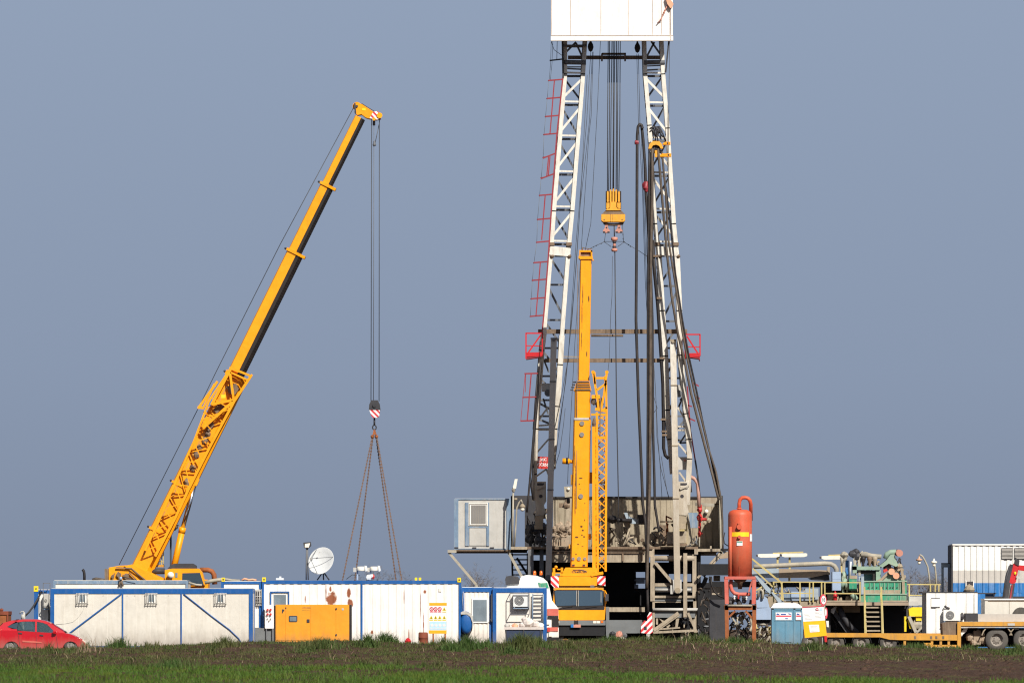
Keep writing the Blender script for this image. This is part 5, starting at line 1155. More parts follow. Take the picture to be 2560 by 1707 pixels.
# gusset feet with holes
for (x0, cx, lab) in ((1338, 1352, 0), (1696, 1705, 1)):
    m = MB(); m.poly([(x0, 1203), (x0+27, 1203), (x0+28, 1252), (x0+22, 1262), (x0+26, 1280), (x0+20, 1288), (x0+2, 1286), (x0, 1250)], YRG-.2, YRG+.5); g_ = part('mast_foot', m, M['mast'], rig)
    m = MB(); m.tube(P(cx, 1240, YRG-.21), P(cx, 1240, YRG-.19), 4.6*kR, 14); m.pb(x0+5, x0+22, 1207, 1213, YRG-.21, YRG-.19); part('foot_hole', m, M['ink'], g_)
    m = MB(); m.bar(P(x0+4, 1222, YRG-.25), P(x0+26, 1212, YRG-.25), .10); m.bar(P(x0+6, 1218, YRG-.24), P(x0+24, 1218, YRG-.24), .07); part('foot_rib', m, M['mast'], g_)
    m = MB(); m.poly([(x0+1, 1288), (x0+22, 1288), (x0+20, 1296), (x0+21, 1302), (x0+18, 1312), (x0, 1312), (x0-1, 1300)], YRG-.15, YRG+.4); m.pb(x0-2, x0+19, 1312, 1322, YRG-.2, YRG+.45); part('foot_shoe', m, M['mud'], g_)
# crown: boxed top
YC0, YC1 = YRG-1.9, YRG+.4
m = MB(); m.pb(1378.5, 1682, -70, 92, YC0, YC0+.12); m.pb(1378.5, 1381, -70, 90, YC0+.12, YC1); m.pb(1679.5, 1682, -70, 90, YC0+.12, YC1); m.pb(1381, 1679.5, -70, -40, YC0+.12, YC1); crn_ = part('crown_box', m, M['crown'], rig)
m = MB(); m.pb(1377, 1683, 91, 102, YC0-.06, YC0+.2); part('crown_rim', m, M['crown'], crn_)
m = MB()
for px in (1426.5, 1502.5, 1571, 1632, 1654): m.pb(px-.7, px+.7, -70, 91, YC0-.02, YC0+.02)
m.pb(1377.5, 1380, -70, 91, YC0-.03, YC0+.02); m.pb(1676, 1678, -70, 100, YC0-.08, YC0+.02); m.pb(1378, 1683, 88.5, 90, YC0-.075, YC0); m.pb(1378, 1683, 101.5, 103, YC0-.05, YC0+.15)
part('panel_seam', m, M['seam'], crn_)
m = MB(); m.pb(1408, 1466, 112, 117, YRG-.2, YRG+.4); m.bar(P(1416, 130, YRG), P(1440, 106, YRG), .10); m.bar(P(1440, 108, YRG), P(1458, 148, YRG), .10); m.bar(P(1618, 140, YRG), P(1636, 106, YRG), .10); m.bar(P(1628, 104, YRG), P(1652, 138, YRG), .10); m.tube(P(1410, 156, YRG-.1), P(1465, 157, YRG-.1), .12, 8); m.tube(P(1610, 157, YRG-.1), P(1662, 156, YRG-.1), .12, 8); m.bar(P(1413, 168, YRG), P(1460, 168, YRG), .06); m.bar(P(1418, 172, YRG), P(1458, 174, YRG), .08); m.bar(P(1612, 166, YRG), P(1658, 164, YRG), .06); m.bar(P(1614, 176, YRG), P(1654, 174, YRG), .08)
part('crown_brace', m, M['steel'], crn_)
for (px, py, h) in ((1476.5, 117, 27), (1593.5, 120, 26)):
    m = MB(); m.lathe(P(px, py+h/2, YRG-.3), [(.01, 0), (.10, .06), (.16, .25), (.13, .4), (.06, .52), (.04, .6)], 10); part('snatch_block', m, M['black'], crn_)
ws = MB(); ws.poly([(1664, -6), (1672, -8), (1684, 11), (1679, 20), (1676, 21), (1668, 10)], YC0-.25, YC0-.1); wind = solo('warning_flag', ws, M['orange'], 'orange red flag hanging over the right edge of the crown box', 'flag')
m = MB(); m.path([P(1669, 14, YC0-.12), P(1662, 26, YC0-.12), P(1657, 38, YC0-.12), P(1652, 50, YC0-.12), P(1643, 59, YC0-.12)], .03, 5)
for q in ((1662.5, 27), (1660, 32), (1652, 50)): m.ball(P(q[0], q[1], YC0-.12), .06, n=6)
part('flag_rope', m, M['hooktan'], wind)
# cross beams
for (t, u, a, b, mt) in ((139.5, 148, 1420, 1655, 'brownsteel'), (823, 834, 1345, 1718, 'brownsteel'), (896, 905.5, 1362, 1692, 'brownsteel')):
    m = MB(); m.pb(a, b, t, u, YRG+.5, YRG+.75); o = part('cross_beam', m, M[mt], rig)
    if t < 200:
        m = MB(); m.pb(1505, 1565, 132.5, 137, YRG+.3, YRG+.6); m.pb(1503, 1507, 134, 152, YRG+.3, YRG+.8); m.pb(1561, 1565, 134, 152, YRG+.3, YRG+.8); m.pb(1473, 1600, 141, 146, YRG+.4, YRG+.5); part('beam_clamp', m, M['brownsteel'], o)
    elif t < 850:
        m = MB(); m.tube(P(1478, 839, YRG+.4), P(1558, 839, YRG+.4), .06, 8); part('beam_tube', m, M['brownsteel'], o)
    else:
        m = MB(); m.bar(P(1408, 891, YRG+.6), P(1446, 892, YRG+.6), .05); part('beam_tube', m, M['mud'], o)
# red ladder and hoops up the left leg
m = MB(); rail = [(1407, 196), (1392, 340), (1380, 500), (1371, 640), (1361, 770), (1355, 835)]
for i in range(len(rail)-1): m.bar(P(*rail[i], YRG-.4), P(*rail[i+1], YRG-.4), .075)
lad = part('ladder', m, M['ladder'], rig)
hoops = [(200, 1371), (245, 1367), (290, 1363), (335, 1359), (392, 1357), (443, 1352), (487, 1348), (547, 1343), (604, 1341), (655, 1334), (699, 1330), (745, 1327), (789, 1325)]
for (y, x0) in hoops:
    m = MB(); xr = ip(rail, y); m.bar(P(x0, y+(4 if y in (392, 443) else 2), YRG-.4), P(xr, y-(8 if y in (392, 443) else 1), YRG-.4), .07); m.bar(P(x0, y+2, YRG-.4), P(x0+7, y+1, YRG+.3), .05); m.bar(P(xr, y-1, YRG-.4), P(xr, y-1, YRG+.2), .05); part('hoop', m, M['ladder'], lad)
m = MB()
for (a, b, c, d) in ((1386, 202, 1375, 335), (1371.5, 392, 1367, 440), (1375, 392, 1371, 438), (1363, 488, 1354, 600), (1351, 655, 1340, 789)): m.bar(P(a, b, YRG-.42), P(c, d, YRG-.42), .06)
part('hoop_strap', m, M['ladder'], lad)
m = MB()
for i in range(len(hoops)-1):
    m.tube(P(hoops[i][1]+1, hoops[i][0]+2, YRG-.4), P(hoops[i+1][1]+1, hoops[i+1][0]+2, YRG-.4), .014, 4)
m.path([P(1378, 104, YRG-.4), P(1376.5, 160, YRG-.4), P(1373, 200, YRG-.4)], .014, 4); m.path([P(1382, 104, YRG-.4), P(1380, 160, YRG-.4), P(1376, 200, YRG-.4)], .014, 4); m.path([P(1378, 104, YRG-.4), P(1385, 125, YRG-.4), P(1406, 140, YRG-.3)], .02, 4)
part('hoop_wire', m, M['steel'], lad)
m = MB()
for (y, x0, x1) in ((934, 1311, 1345), (993, 1306, 1341), (1052, 1301, 1336)): m.bar(P(x0, y, YRG-.4), P(x1, y-1, YRG-.4), .075)
m.bar(P(1328, 935, YRG-.4), P(1318, 1052, YRG-.4), .065); m.bar(P(1313, 934, YRG-.4), P(1302, 1052, YRG-.4), .03); m.bar(P(1314, 936, YRG-.4), P(1313, 980, YRG-.4), .04); part('lower_hoops', m, M['ladder'], lad)
m = MB(); m.bar(P(1374, 152, YRG-.3), P(1410, 148, YRG-.3), .07); m.bar(P(1406, 104, YRG-.2), P(1408, 196, YRG-.2), .09); m.bar(P(1393, 104, YRG-.3), P(1392, 150, YRG-.3), .03); m.bar(P(1672, 104, YRG-.2), P(1664, 182, YRG-.1), .08); part('ladder_head', m, M['dkgrey'], lad)
# red baskets
for (a, b, t, u, mir, lab) in ((1315, 1356, 833, 897, 0, 'red basket at the left mast leg'), (1713, 1750, 836, 899, 1, 'red basket at the right mast leg')):
    m = MB(); Yk_ = YRG-.5
    for Yy in (Yk_, Yk_+1.0):
        m.bar(P(a, t, Yy), P(b, t, Yy), .07); m.bar(P(a, t, Yy), P(a, u, Yy), .07); m.bar(P(b, t, Yy), P(b, u-10, Yy), .07); m.bar(P(a, (t+u)/2-1, Yy), P(b, (t+u)/2, Yy), .05)
        m.bar(P(a+3, u-12, Yy) if not mir else P(b-3, u-12, Yy), P(b-4, t+4, Yy) if not mir else P(a+4, t+4, Yy), .08)
    for (x, y) in ((a, t), (b, t), (a, u-10), (b, u-10)): m.bar(P(x, y, Yk_), P(x, y, Yk_+1.0), .06)
    bk = part('basket', m, M['red'], rig, lab)
    m = MB(); m.poly([(a, u-16), (b, u-17), (b, u-7), (a, u-5)], Yk_-.03, Yk_+1.03); part('toe_board', m, M['red'], bk)
    m = MB(); m.poly([(a, u-5), (b, u-7), (b-2, u-5), (a+1, u+1)] if not mir else [(a, u-7), (b, u-5), (b, u+3), (b-2, u-2)], Yk_, Yk_+1); part('basket_floor', m, M['ladder'], bk)
# red ladder low on the right leg
m = MB()
for (a, b, c, d) in ((1718, 965, 1726, 1075), (1726, 1075, 1738, 1150), (1733, 957, 1747, 965), (1741, 990, 1749, 997), (1720, 1013, 1730, 1016), (1722, 1045, 1738, 1052), (1748, 1024, 1752, 1030)): m.bar(P(a, b, YRG+.2), P(c, d, YRG+.2), .07)
part('right_ladder', m, M['ladder'], rig)
m = MB(); m.path([P(1738, 1150, YRG+.2), P(1744, 1190, YRG+.2), P(1750, 1245, YRG+.2)], .05, 5); part('ladder_cable', m, M['cable'], rig)

# drilling lines, wires, hoses
for i, (x0, x1) in enumerate(((1520.5, 1518.5), (1524, 1521.5), (1530, 1526), (1533, 1532), (1537, 1534), (1541, 1540), (1545.5, 1543), (1550.5, 1547))):
    m = MB(); m.path([P(x0, 103, YRG+.3), P((x0+x1)/2+(.8 if i % 2 else -.6), 300, YRG+.2), P(x1, 482, YRG+.2)], .024, 5); part('drilling_line', m, M['cable'], rig)
wires = [[(1501, 104), (1494, 260), (1477, 560), (1463, 626)], [(1481, 130), (1474, 300), (1450, 520), (1430, 800), (1408, 1000), (1388, 1150)], [(1477, 130), (1467, 300), (1440, 610), (1420, 900), (1400, 1010), (1385, 1080)], [(1468, 188), (1453, 470), (1441, 660), (1415, 950), (1396, 1075)], [(1483, 130), (1478, 290), (1472, 340), (1452, 640), (1437, 860), (1421, 1150), (1419, 1210)], [(1413, 1020), (1409, 1060), (1399, 1130), (1384, 1178)],
         [(1592, 135), (1596, 300), (1606, 470), (1613, 700), (1620, 830)], [(1596, 135), (1600, 312)], [(1603, 330), (1608, 470), (1614, 640), (1618, 760)], [(1607, 330), (1612, 500), (1618, 660)], [(1674, 104), (1672, 290), (1670, 520)],
         [(1634, 905), (1638, 960), (1645, 1100), (1650, 1160), (1655, 1245)], [(1640, 1010), (1642, 1090), (1652, 1170), (1672, 1242)], [(1653, 1140), (1668, 1230), (1672, 1245)], [(1634, 990), (1643, 1020), (1634, 1032)], [(1707, 890), (1708, 1080)], [(1355, 905), (1345, 1010), (1332, 1150), (1330, 1245)]]
m = MB()
for w in wires: m.path([P(a, b, YRG-.2) for a, b in w], .018, 4)
part('hoist_wire', m, M['cable'], rig)
m = MB(); m.path([P(1537, 630, YRG), P(1539, 800, YRG), P(1541, 1000, YRG), P(1546, 1245, YRG), P(1545, 1310, YRG)], .030, 5); m.path([P(1531, 640, YRG), P(1530, 740, YRG), P(1527, 780, YRG), P(1523, 900, YRG), P(1519, 935, YRG), P(1514, 960, YRG)], .016, 4); part('tail_line', m, M['cable'], rig)
m = MB(); m.path([P(1352, 905, YRG-.4), P(1345, 980, YRG-.4), P(1336, 1060, YRG-.4), P(1329, 1150, YRG-.4), P(1321, 1240, YRG-.4), P(1317, 1280, YRG-.4)], .055, 6); m.path([P(1345, 920, YRG-.35), P(1338, 1010, YRG-.35), P(1333, 1110, YRG-.35), P(1333, 1185, YRG-.35), P(1330, 1215, YRG-.35), P(1333, 1250, YRG-.35)], [.04, .05, .05, .06, .10, .05], 6); part('power_cable', m, M['rubber'], rig)
hoses = [('kelly_hose', 'rubber', [(1606, 322), (1604, 314), (1599, 311), (1595, 318), (1593, 340), (1592, 560), (1590, 800), (1596, 1000), (1601, 1110), (1607, 1260), (1614, 1310), (1616, 1368)], 3.9, -.9, 'black kelly hose looping beside the right mast leg'),
         ('standpipe_hose', 'rubber', [(1604, 316), (1608, 350), (1613, 420), (1615, 480), (1619, 540), (1622, 600)], 3.6, -.8, 'short black hose falling from the loop to the right leg'),
         ('hose_bundle', 'brownhose', [(1631, 372), (1630, 500), (1627, 650), (1626, 800), (1626, 1000), (1624, 1200), (1620, 1350), (1617, 1470)], 4.0, -1.0, 'thick muddy hose bundle down the right leg'),
         ('hose_bundle', 'rubber', [(1624, 380), (1622, 560), (1620, 800), (1620, 1000), (1619, 1200), (1616, 1400), (1620, 1530)], 3.4, -.9, 'black hose beside the muddy bundle'),
         ('hose', 'rubber', [(1626, 640), (1631, 800), (1632, 960), (1632, 1060), (1636, 1200), (1637, 1262), (1648, 1330)], 3.2, -.7, 'black hose bending onto the rig floor'),
         ('hose', 'brownhose', [(1645, 372), (1654, 480), (1666, 620), (1679, 740), (1694, 830), (1712, 905), (1728, 985), (1745, 1050), (1766, 1130), (1782, 1190), (1797, 1250)], 3.1, -1.1, 'long muddy hose sweeping down to the right'),
         ('hose', 'brownhose', [(1655, 380), (1664, 480), (1671, 600), (1690, 720), (1706, 830), (1719, 900), (1737, 985), (1754, 1048), (1771, 1120), (1790, 1180), (1802, 1245), (1806, 1300), (1807, 1375)], 2.6, -1.0, 'grey hose sweeping down to the right wind wall'),
         ('hose', 'black', [(1658, 420), (1676, 560), (1688, 680), (1706, 800), (1722, 890), (1742, 980), (1758, 1060), (1772, 1120), (1786, 1185), (1800, 1242)], 2.3, -.9, 'thin black hose inside the sweeping pair')]
for (nm, mt, pts, r, dy, lab) in hoses:
    m = MB(); q = []
    for i in range(len(pts)-1):
        for t in range(5): f = t/5; q.append(P(pts[i][0]*(1-f)+pts[i+1][0]*f, pts[i][1]*(1-f)+pts[i+1][1]*f, YRG+dy))
    q.append(P(*pts[-1], YRG+dy)); m.path(q, r*kR, 8); part(nm, m, M[mt], rig, lab)
m = MB(); m.path([P(a, b, YRG-.3) for a, b in ((1632, 600), (1636, 680), (1644, 760), (1650, 850), (1657, 960), (1659, 1080), (1659, 1120), (1663, 1138), (1672, 1146))], 4.2*kR, 8); stp = part('standpipe', m, M['black'], rig)
m = MB()
for (x, y) in ((1639, 640), (1648, 745), (1655, 895), (1658, 1048), (1660, 1078), (1661, 1087)): m.pb(x-6, x+7, y-2.5, y+2.5, YRG-.45, YRG-.15)
part('pipe_clamp', m, M['brownsteel'], stp)
m = MB(); m.path([P(a, b, YRG+.1) for a, b in ((1724, 1190), (1737, 1197), (1744, 1208), (1746, 1230), (1748, 1266))], 4.6*kR, 8); part('pink_pipe', m, M['pinkpipe'], rig)
m = MB(); m.tube(P(1723, 1195, YRG), P(1726, 1230, YRG), .09, 8); part('rope_tail', m, M['brownhose'], rig)
# hose head at the right leg
hh = thing('hose_clamp_head', 'yellow arched hose clamp full of cables high on the right mast leg', 'clamp', tuple(P(1640, 385, YRG-1.1)))
Yh = YRG-1.2; m = MB(); m.poly([(1621, 372), (1624, 360), (1632, 353), (1648, 353), (1655, 361), (1658, 371), (1652, 372), (1648, 365), (1640, 362), (1632, 364), (1628, 372)], Yh, Yh+.4); m.pb(1637, 1643, 376, 393, Yh-.05, Yh+.3); part('arch', m, M['block'], hh)
for (a, b, c, d) in ((1657, 1676, 355, 362), (1650, 1678, 384, 392)):
    m = MB(); m.poly([(a, c+4), (a+6, c), (b, c), (b, d), (a+6, d), (a, d)], Yh+.1, Yh+.5); o = part('bracket', m, M['yellow'], hh); m = MB(); m.tube(P(b-7, (c+d)/2, Yh+.09), P(b-7, (c+d)/2, Yh+.12), .05, 8); part('bracket_hole', m, M['ink'], o)
m = MB(); rd = random.Random(4)
for i in range(16):
    a = (1622+rd.uniform(0, 26), 318+rd.uniform(0, 20)); b = (1632+rd.uniform(0, 34), 330+rd.uniform(0, 24)); m.path([P(a[0], a[1], Yh+rd.uniform(0, .5)), P((a[0]+b[0])/2, min(a[1], b[1])-4, Yh+.2), P(b[0], b[1], Yh+rd.uniform(0, .5))], .035, 5)
for i in range(5): m.tube(P(1632+i*4, 362, Yh+.2), P(1630+i*5, 384, Yh+.2), .06, 6)
part('cable_tangle', m, M['dkgrey'], hh)
m = MB(); m.lump(P(1616, 466, YRG-.8), .2, 1.6, 2, 10); m.lump(P(1592, 356, YRG-.9), .14, 1, 4); part('hose_coupling', m, M['ladder'], rig)

# travelling block
tb = thing('travelling_block', 'yellow travelling block hanging on the drilling lines between the mast legs', 'pulley block', tuple(P(1533, 560, YRG+.2))); Yt = YRG
for i, x in enumerate((1519.5, 1526.5, 1533.5, 1540.5, 1547.5)):
    m = MB(); h = (478, 474, 472, 474, 478)[i]; m.poly([(x-2.2, h+4), (x-1.2, h), (x+1.2, h), (x+2.2, h+4), (x+2.2, 505), (x-2.2, 505)], Yt-.12, Yt+.6); part('sheave', m, M['block'], tb)
m = MB(); m.pb(1514.5, 1553, 478, 522, Yt+.1, Yt+.5); part('rear_plate', m, M['black'], tb)
m = MB(); m.pb(1516, 1524, 507, 522, Yt-.2, Yt+.6); m.pb(1525.5, 1541, 505, 519, Yt-.2, Yt+.6); m.pb(1543, 1551.5, 507, 522, Yt-.2, Yt+.6); m.poly([(1523, 519), (1544, 519), (1553, 526), (1514, 526)], Yt-.2, Yt+.6); part('hanger', m, M['block'], tb)
m = MB(); m.poly([(1514, 526), (1553, 526), (1562, 536), (1504, 536)], Yt-.14, Yt+.6); part('housing', m, M['brownsteel'], tb)
m = MB(); m.poly([(1503.5, 536), (1563, 536), (1563, 551), (1559, 554.5), (1508, 554.5), (1503.5, 551)], Yt-.22, Yt+.62); o = part('lower_housing', m, M['block'], tb)
m = MB(); m.pb(1526.4, 1527.2, 536, 554, Yt-.235, Yt-.2); m.pb(1531.8, 1532.6, 536, 554, Yt-.235, Yt-.2); m.tube(P(1510.5, 549.5, Yt-.24), P(1510.5, 549.5, Yt-.2), .035, 8); m.tube(P(1555.5, 549.5, Yt-.24), P(1555.5, 549.5, Yt-.2), .035, 8); part('housing_seam', m, M['brownsteel'], o)
m = MB(); m.path([P(1510, 555, Yt), P(1511, 559, Yt), P(1522, 561.5, Yt), P(1534, 562, Yt), P(1545, 561.5, Yt), P(1556, 559, Yt), P(1557, 555, Yt)], .07, 6); part('bail', m, M['brownsteel'], tb)
for x in (1516, 1547.5):
    m = MB(); m.poly([(x-3, 563), (x+3.5, 563), (x+4, 570), (x+9, 577), (x+8, 582), (x-8, 582), (x-9, 577), (x-4, 570)], Yt-.12, Yt+.2); e_ = part('elevator_link', m, M['hooktan'], tb); m = MB(); m.pb(x-8, x-3, 578.5, 582.5, Yt-.15, Yt); m.pb(x+3, x+8, 578.5, 582.5, Yt-.15, Yt); m.tube(P(x+.5, 569, Yt-.14), P(x+.5, 569, Yt-.1), .04, 8); part('link_pin', m, M['ink'], e_)
lh = thing('lifting_swivel', 'small red brown swivel stack hanging below the yellow travelling block', 'swivel', tuple(P(1536, 632, Yt)))
m = MB(); m.lathe(P(1536, 630, Yt), [(.01, 0), (.13, .02), (.17, .10), (.14, .17), (.08, .19), (.06, .30), (.09, .34), (.06, .44), (.06, .52), (.09, .56), (.16, .60), (.18, .68), (.16, .76), (.02, .78)], 14); part('swivel_body', m, M['hooktan'], lh)
m = MB(); m.lathe(P(1536, 630, Yt), [(.075, .20), (.11, .22), (.11, .29), (.075, .31)], 12); m.lathe(P(1536, 630, Yt), [(.07, .45), (.10, .47), (.10, .53), (.07, .55)], 12); m.tube(P(1536, 592, Yt), P(1535.5, 562, Yt), .03, 5); part('collar', m, M['ink'], lh)
m = MB()
for q in (((1463, 628), (1482, 618), (1497, 611), (1511, 604.5)), ((1511, 604.5), (1514, 583)), ((1511, 604), (1561, 604)), ((1511, 605), (1528, 617)), ((1561, 605), (1544, 617)), ((1561, 606), (1578, 616), (1600, 629), (1620, 643)), ((1559, 606), (1557.5, 585), (1556, 562))): m.path([P(a, b, Yt) for a, b in q], .018, 4)
for q in ((1491, 614), (1484, 617.5), (1503, 609), (1561, 605), (1571, 612), (1576, 616), (1557.5, 586), (1558, 597), (1511, 604.5)): m.ball(P(q[0], q[1], Yt), .035, n=6)
part('spreader_wire', m, M['cable'], lh)

# rig signs
Ysg = YRG+2.3
sg = thing('rig_sign', 'small bright red sign with white lettering low on the left mast leg', 'sign', tuple(P(1355, 1172, Ysg)))
m = MB(); m.poly([(1337, 1140), (1371, 1142), (1370, 1171), (1356, 1172), (1341, 1170)], Ysg, Ysg+.04); b_ = part('board', m, M['signred'], sg); text('lettering', 'IDEC', 1355.5, 1149, Ysg-.01, 7.0, M['signwhite'], b_, .03, 1.05); text('lettering', 'ЕЛИА', 1356, 1161.5, Ysg-.01, 8.2, M['signwhite'], b_, -.08, .9, .35)
sg = thing('rig_sign', 'faded pinkish white sign low on the right mast leg', 'sign', tuple(P(1708, 1175, YRG+.4-.0)))
m = MB(); m.pb(1695, 1719, 1142, 1174, YRG+.4-.0, YRG+.4-.04); b_ = part('board', m, M['vgrey'], sg); m = MB(); m.lump(P(1713, 1150, YRG+.4-.02), .10, .6, 2); m.pb(1705, 1717, 1155, 1160, YRG+.4-.01, YRG+.4-.0); m.pb(1706, 1718, 1165, 1171, YRG+.4-.01, YRG+.4-.0); part('faded_lettering', m, M['hooktan'], b_)

# ------------------------------------------------------------------ rig floor, wind walls, substructure
YW = YRG+7.0; kW = K(YW)
m = MB(); m.pb(1383, 1797, 1243, 1371, YW, YW+.15); ww = part('wind_wall', m, M['rigwall'], rig)
m = MB(); m.pb(1380, 1799, 1240.5, 1244.5, YW-.12, YW+.2); part('wall_cap', m, M['dkgrey'], ww)
m = MB()
for i, px in enumerate(range(1395, 1796, 16)): m.pb(px, px+1, 1245, 1370, YW-.03, YW+.01)
part('wall_rib', m, M['mud'], ww)
m = MB(); v0 = P(1797, 1242, YW); x_ = v0.x; m.box(x_, x_+.12, YW-2.8, YW+.15, Z(1378, YW), Z(1241, YW)); part('side_wall', m, M['dkgrey'], rig)
m = MB(); m.bar(P(1801, 1240, YW-2.8), P(1804, 1380, YW-2.8), .14); m.bar(P(1796, 1262, YW-2.7), P(1799, 1372, YW-2.7), .05); part('wall_post', m, M['greypipe'], rig)
m = MB(); m.pb(1278, 1345, 1238.5, 1272, YW-.4, YW); m.pb(1312, 1352, 1272, 1370, YW-.6, YW-.1); m.pb(1277, 1284, 1240, 1370, YW-.4, YW-.1); part('dark_wall', m, M['dkgrey'], rig)
m = MB(); m.pb(1284, 1293, 1244, 1249, YW-.43, YW-.4); part('wall_label', m, M['mud'], rig)
Yfl = YRG-.2
m = MB(); m.pb(1312, 1632, 1366, 1372, Yfl, YW); m.pb(1632, 1745, 1366, 1372, YRG+.7, YW-.01); fl_ = part('rig_floor', m, M['brownsteel'], rig)
m = MB(); m.pb(1516, 1618, 1372.5, 1380, Yfl+.2, Yfl+.5); m.pb(1378, 1432, 1375, 1379, Yfl+.2, Yfl+.5); m.pb(1612, 1636, 1371.5, 1392, Yfl+.1, Yfl+.5); m.pb(1736, 1745, 1371, 1385, Yfl+.1, Yfl+.5); part('floor_edge', m, M['rig'], fl_)
m = MB(); m.pb(1378, 1613, 1382, 1405, Yfl+.05, Yfl+.7); gd = part('main_girder', m, M['rig'], rig)
m = MB(); m.pb(1380, 1612, 1380, 1382.4, Yfl-.05, Yfl+.8); m.pb(1555, 1559, 1380, 1402, Yfl-.03, Yfl+.1); m.pb(1604, 1607, 1383, 1400, Yfl-.03, Yfl+.1); part('girder_flange', m, M['brownsteel'], gd)
m = MB(); m.tube(P(1372, 1394, Yfl+.3), P(1425, 1394, Yfl+.3), .16, 12); m.tube(P(1636, 1395, Yfl+.3), P(1736, 1395, Yfl+.3), .15, 12); part('air_header', m, M['mast'], rig)
m = MB(); m.pb(1636, 1740, 1372.5, 1386, Yfl+1.2, Yfl+1.4); m.pb(1330, 1612, 1372.5, 1381, Yfl+1.4, Yfl+1.6); part('floor_beam', m, M['void'], rig)
# equipment on the floor
eq = MB(); eq.poly([(1558, 1281), (1574, 1281), (1576, 1362), (1558, 1364)], YRG+3.5, YRG+4.2); eq.pb(1526, 1532, 1349, 1362, YRG+3, YRG+3.2); eq.pb(1537, 1542, 1349, 1362, YRG+3, YRG+3.2); part('drawworks_post', eq, M['rig'], rig)
eq = MB(); eq.poly([(1560, 1281), (1568, 1281), (1572, 1290), (1594, 1298), (1596, 1308), (1580, 1309), (1568, 1302)], YRG+3.2, YRG+3.9); part('iron_roughneck', eq, M['ductblue'], rig)
eq = MB(); eq.pb(1594, 1613, 1286, 1310, YRG+3, YRG+4.2); eq.tube(P(1500, 1298, YRG+3), P(1580, 1301, YRG+3), .10, 8); eq.lump(P(1531, 1298, YRG+2.9), .28, .8, 3); eq.bar(P(1531, 1292, YRG+3), P(1528, 1243, YRG+6), .03); part('power_tong', eq, M['black'], rig)
for (a, b, r) in ((1606, 1349, .30), (1640, 1347, .42)):
    m = MB(); m.tube(P(a, b, YRG+4.0), P(a, b, YRG+4.6), r, 20); w_ = part('brake_disc', m, M['mud'], rig); m = MB(); m.tube(P(a, b, YRG+3.97), P(a, b, YRG+4), r*.3, 12); part('disc_hub', m, M['brownsteel'], w_)
m = MB(); m.pb(1668, 1688, 1329, 1358, YRG+.2, YRG+1.2); m.pb(1694, 1717, 1327, 1357, YRG+.2, YRG+1.2); part('mud_box', m, M['rig'], rig)
m = MB(); m.pb(1669, 1718, 1358, 1364, YRG, YRG+1.3); m.pb(1648, 1668, 1312, 1364, YRG+4.5, YRG+5.2); m.pb(1650, 1690, 1302, 1305, YRG+3, YRG+3.2); part('box_frame', m, M['brownsteel'], rig)
m = MB()
for i in range(5): m.bar(P(1699+i*4.2, 1358, YRG+1.5), P(1700+i*4.1, 1302-i % 2*6, YRG+1.5), .08)
m.lump(P(1710, 1298, YRG+1.4), .16, 1.4, 3); part('yellow_levers', m, M['rail'], rig)
m = MB(); m.pb(1721, 1744, 1281, 1319, YRG+4, YRG+4.5); part('control_panel', m, M['fadedblue'], rig)
m = MB(); m.bar(P(1718, 1284, YRG+2), P(1729, 1358, YRG+2), .13); m.bar(P(1748, 1366, YRG+1.5), P(1751, 1262, YRG+1.5), .07); m.bar(P(1741, 1260, YRG+1.5), P(1783, 1262, YRG+2.5), .16); part('grey_stanchion', m, M['greypipe'], rig)
m = MB(); m.tube(P(1748.5, 1342, YRG+1.2), P(1750, 1264, YRG+1.2), .07, 8)
for (y, r) in ((1266, .14), (1274, .16), (1292, .18), (1298, .15), (1318, .10), (1333, .13)): m.lump(P(1749.5, y, YRG+1.1), r, .9, int(y))
m.tube(P(1750, 1297, YRG+1.1), P(1765, 1298, YRG+1.4), .08, 6); part('red_valve_stack', m, M['signred'], rig)
m = MB()
for (a, b, r) in ((1764, 1288, .2), (1770, 1300, .16), (1762, 1306, .13)): m.lump(P(a, b, YRG+2.5), r, 1, a)
part('gauge_cluster', m, M['mud'], rig)
m = MB(); m.ball(P(1766, 1278, YRG+2.2), .12, n=8); part('lamp_globe', m, M['lens'], rig)
m = MB(); m.pb(1752, 1797, 1244, 1258, YW-.14, YW-.06); part('wall_top_panel', m, M['rig'], rig)
rd = random.Random(9); m = MB()
for i in range(26):
    x = rd.uniform(1318, 1368); y = rd.uniform(1312, 1356); m.lump(P(x, y, YRG+rd.uniform(.4, 2)), rd.uniform(.10, .24), rd.uniform(.6, 1.5), i)
for i in range(10):
    x = rd.uniform(1320, 1368); m.bar(P(x, 1364, YRG+1), P(x+rd.uniform(-12, 12), rd.uniform(1300, 1340), YRG+1.6), .07)
part('floor_machinery', m, M['dkgrey'], rig)
m = MB()
for i in range(16):
    x = rd.uniform(1376, 1425); y = rd.uniform(1312, 1355); m.lump(P(x, y, YRG+rd.uniform(2, 4)), rd.uniform(.12, .26), rd.uniform(.7, 1.3), i+40)
for i in range(8):
    x = 1378+i*6; m.bar(P(x, 1364, YRG+1), P(x, 1345+(i % 2)*3, YRG+1), .07)
m.bar(P(1376, 1346, YRG+1), P(1422, 1346, YRG+1), .08); m.bar(P(1376, 1336, YRG+3), P(1420, 1338, YRG+3), .14); m.pb(1378, 1416, 1354, 1364, YRG+2, YRG+2.4); part('muddy_machinery', m, M['ductbrown'], rig)
m = MB(); m.pb(1415, 1424, 1249, 1364, YRG+5, YRG+5.3); m.bar(P(1427, 1245, YRG+4), P(1426, 1364, YRG+4), .14); part('wall_stanchion', m, M['rig'], rig)
m = MB(); m.pb(1398, 1416, 1257, 1268, YRG+4, YRG+4.4); m.lump(P(1417, 1262, YRG+3.6), .22, .9, 4); m.lump(P(1420, 1252, YRG+3.6), .14, 1.4, 5); part('wall_winch', m, M['brownsteel'], rig)
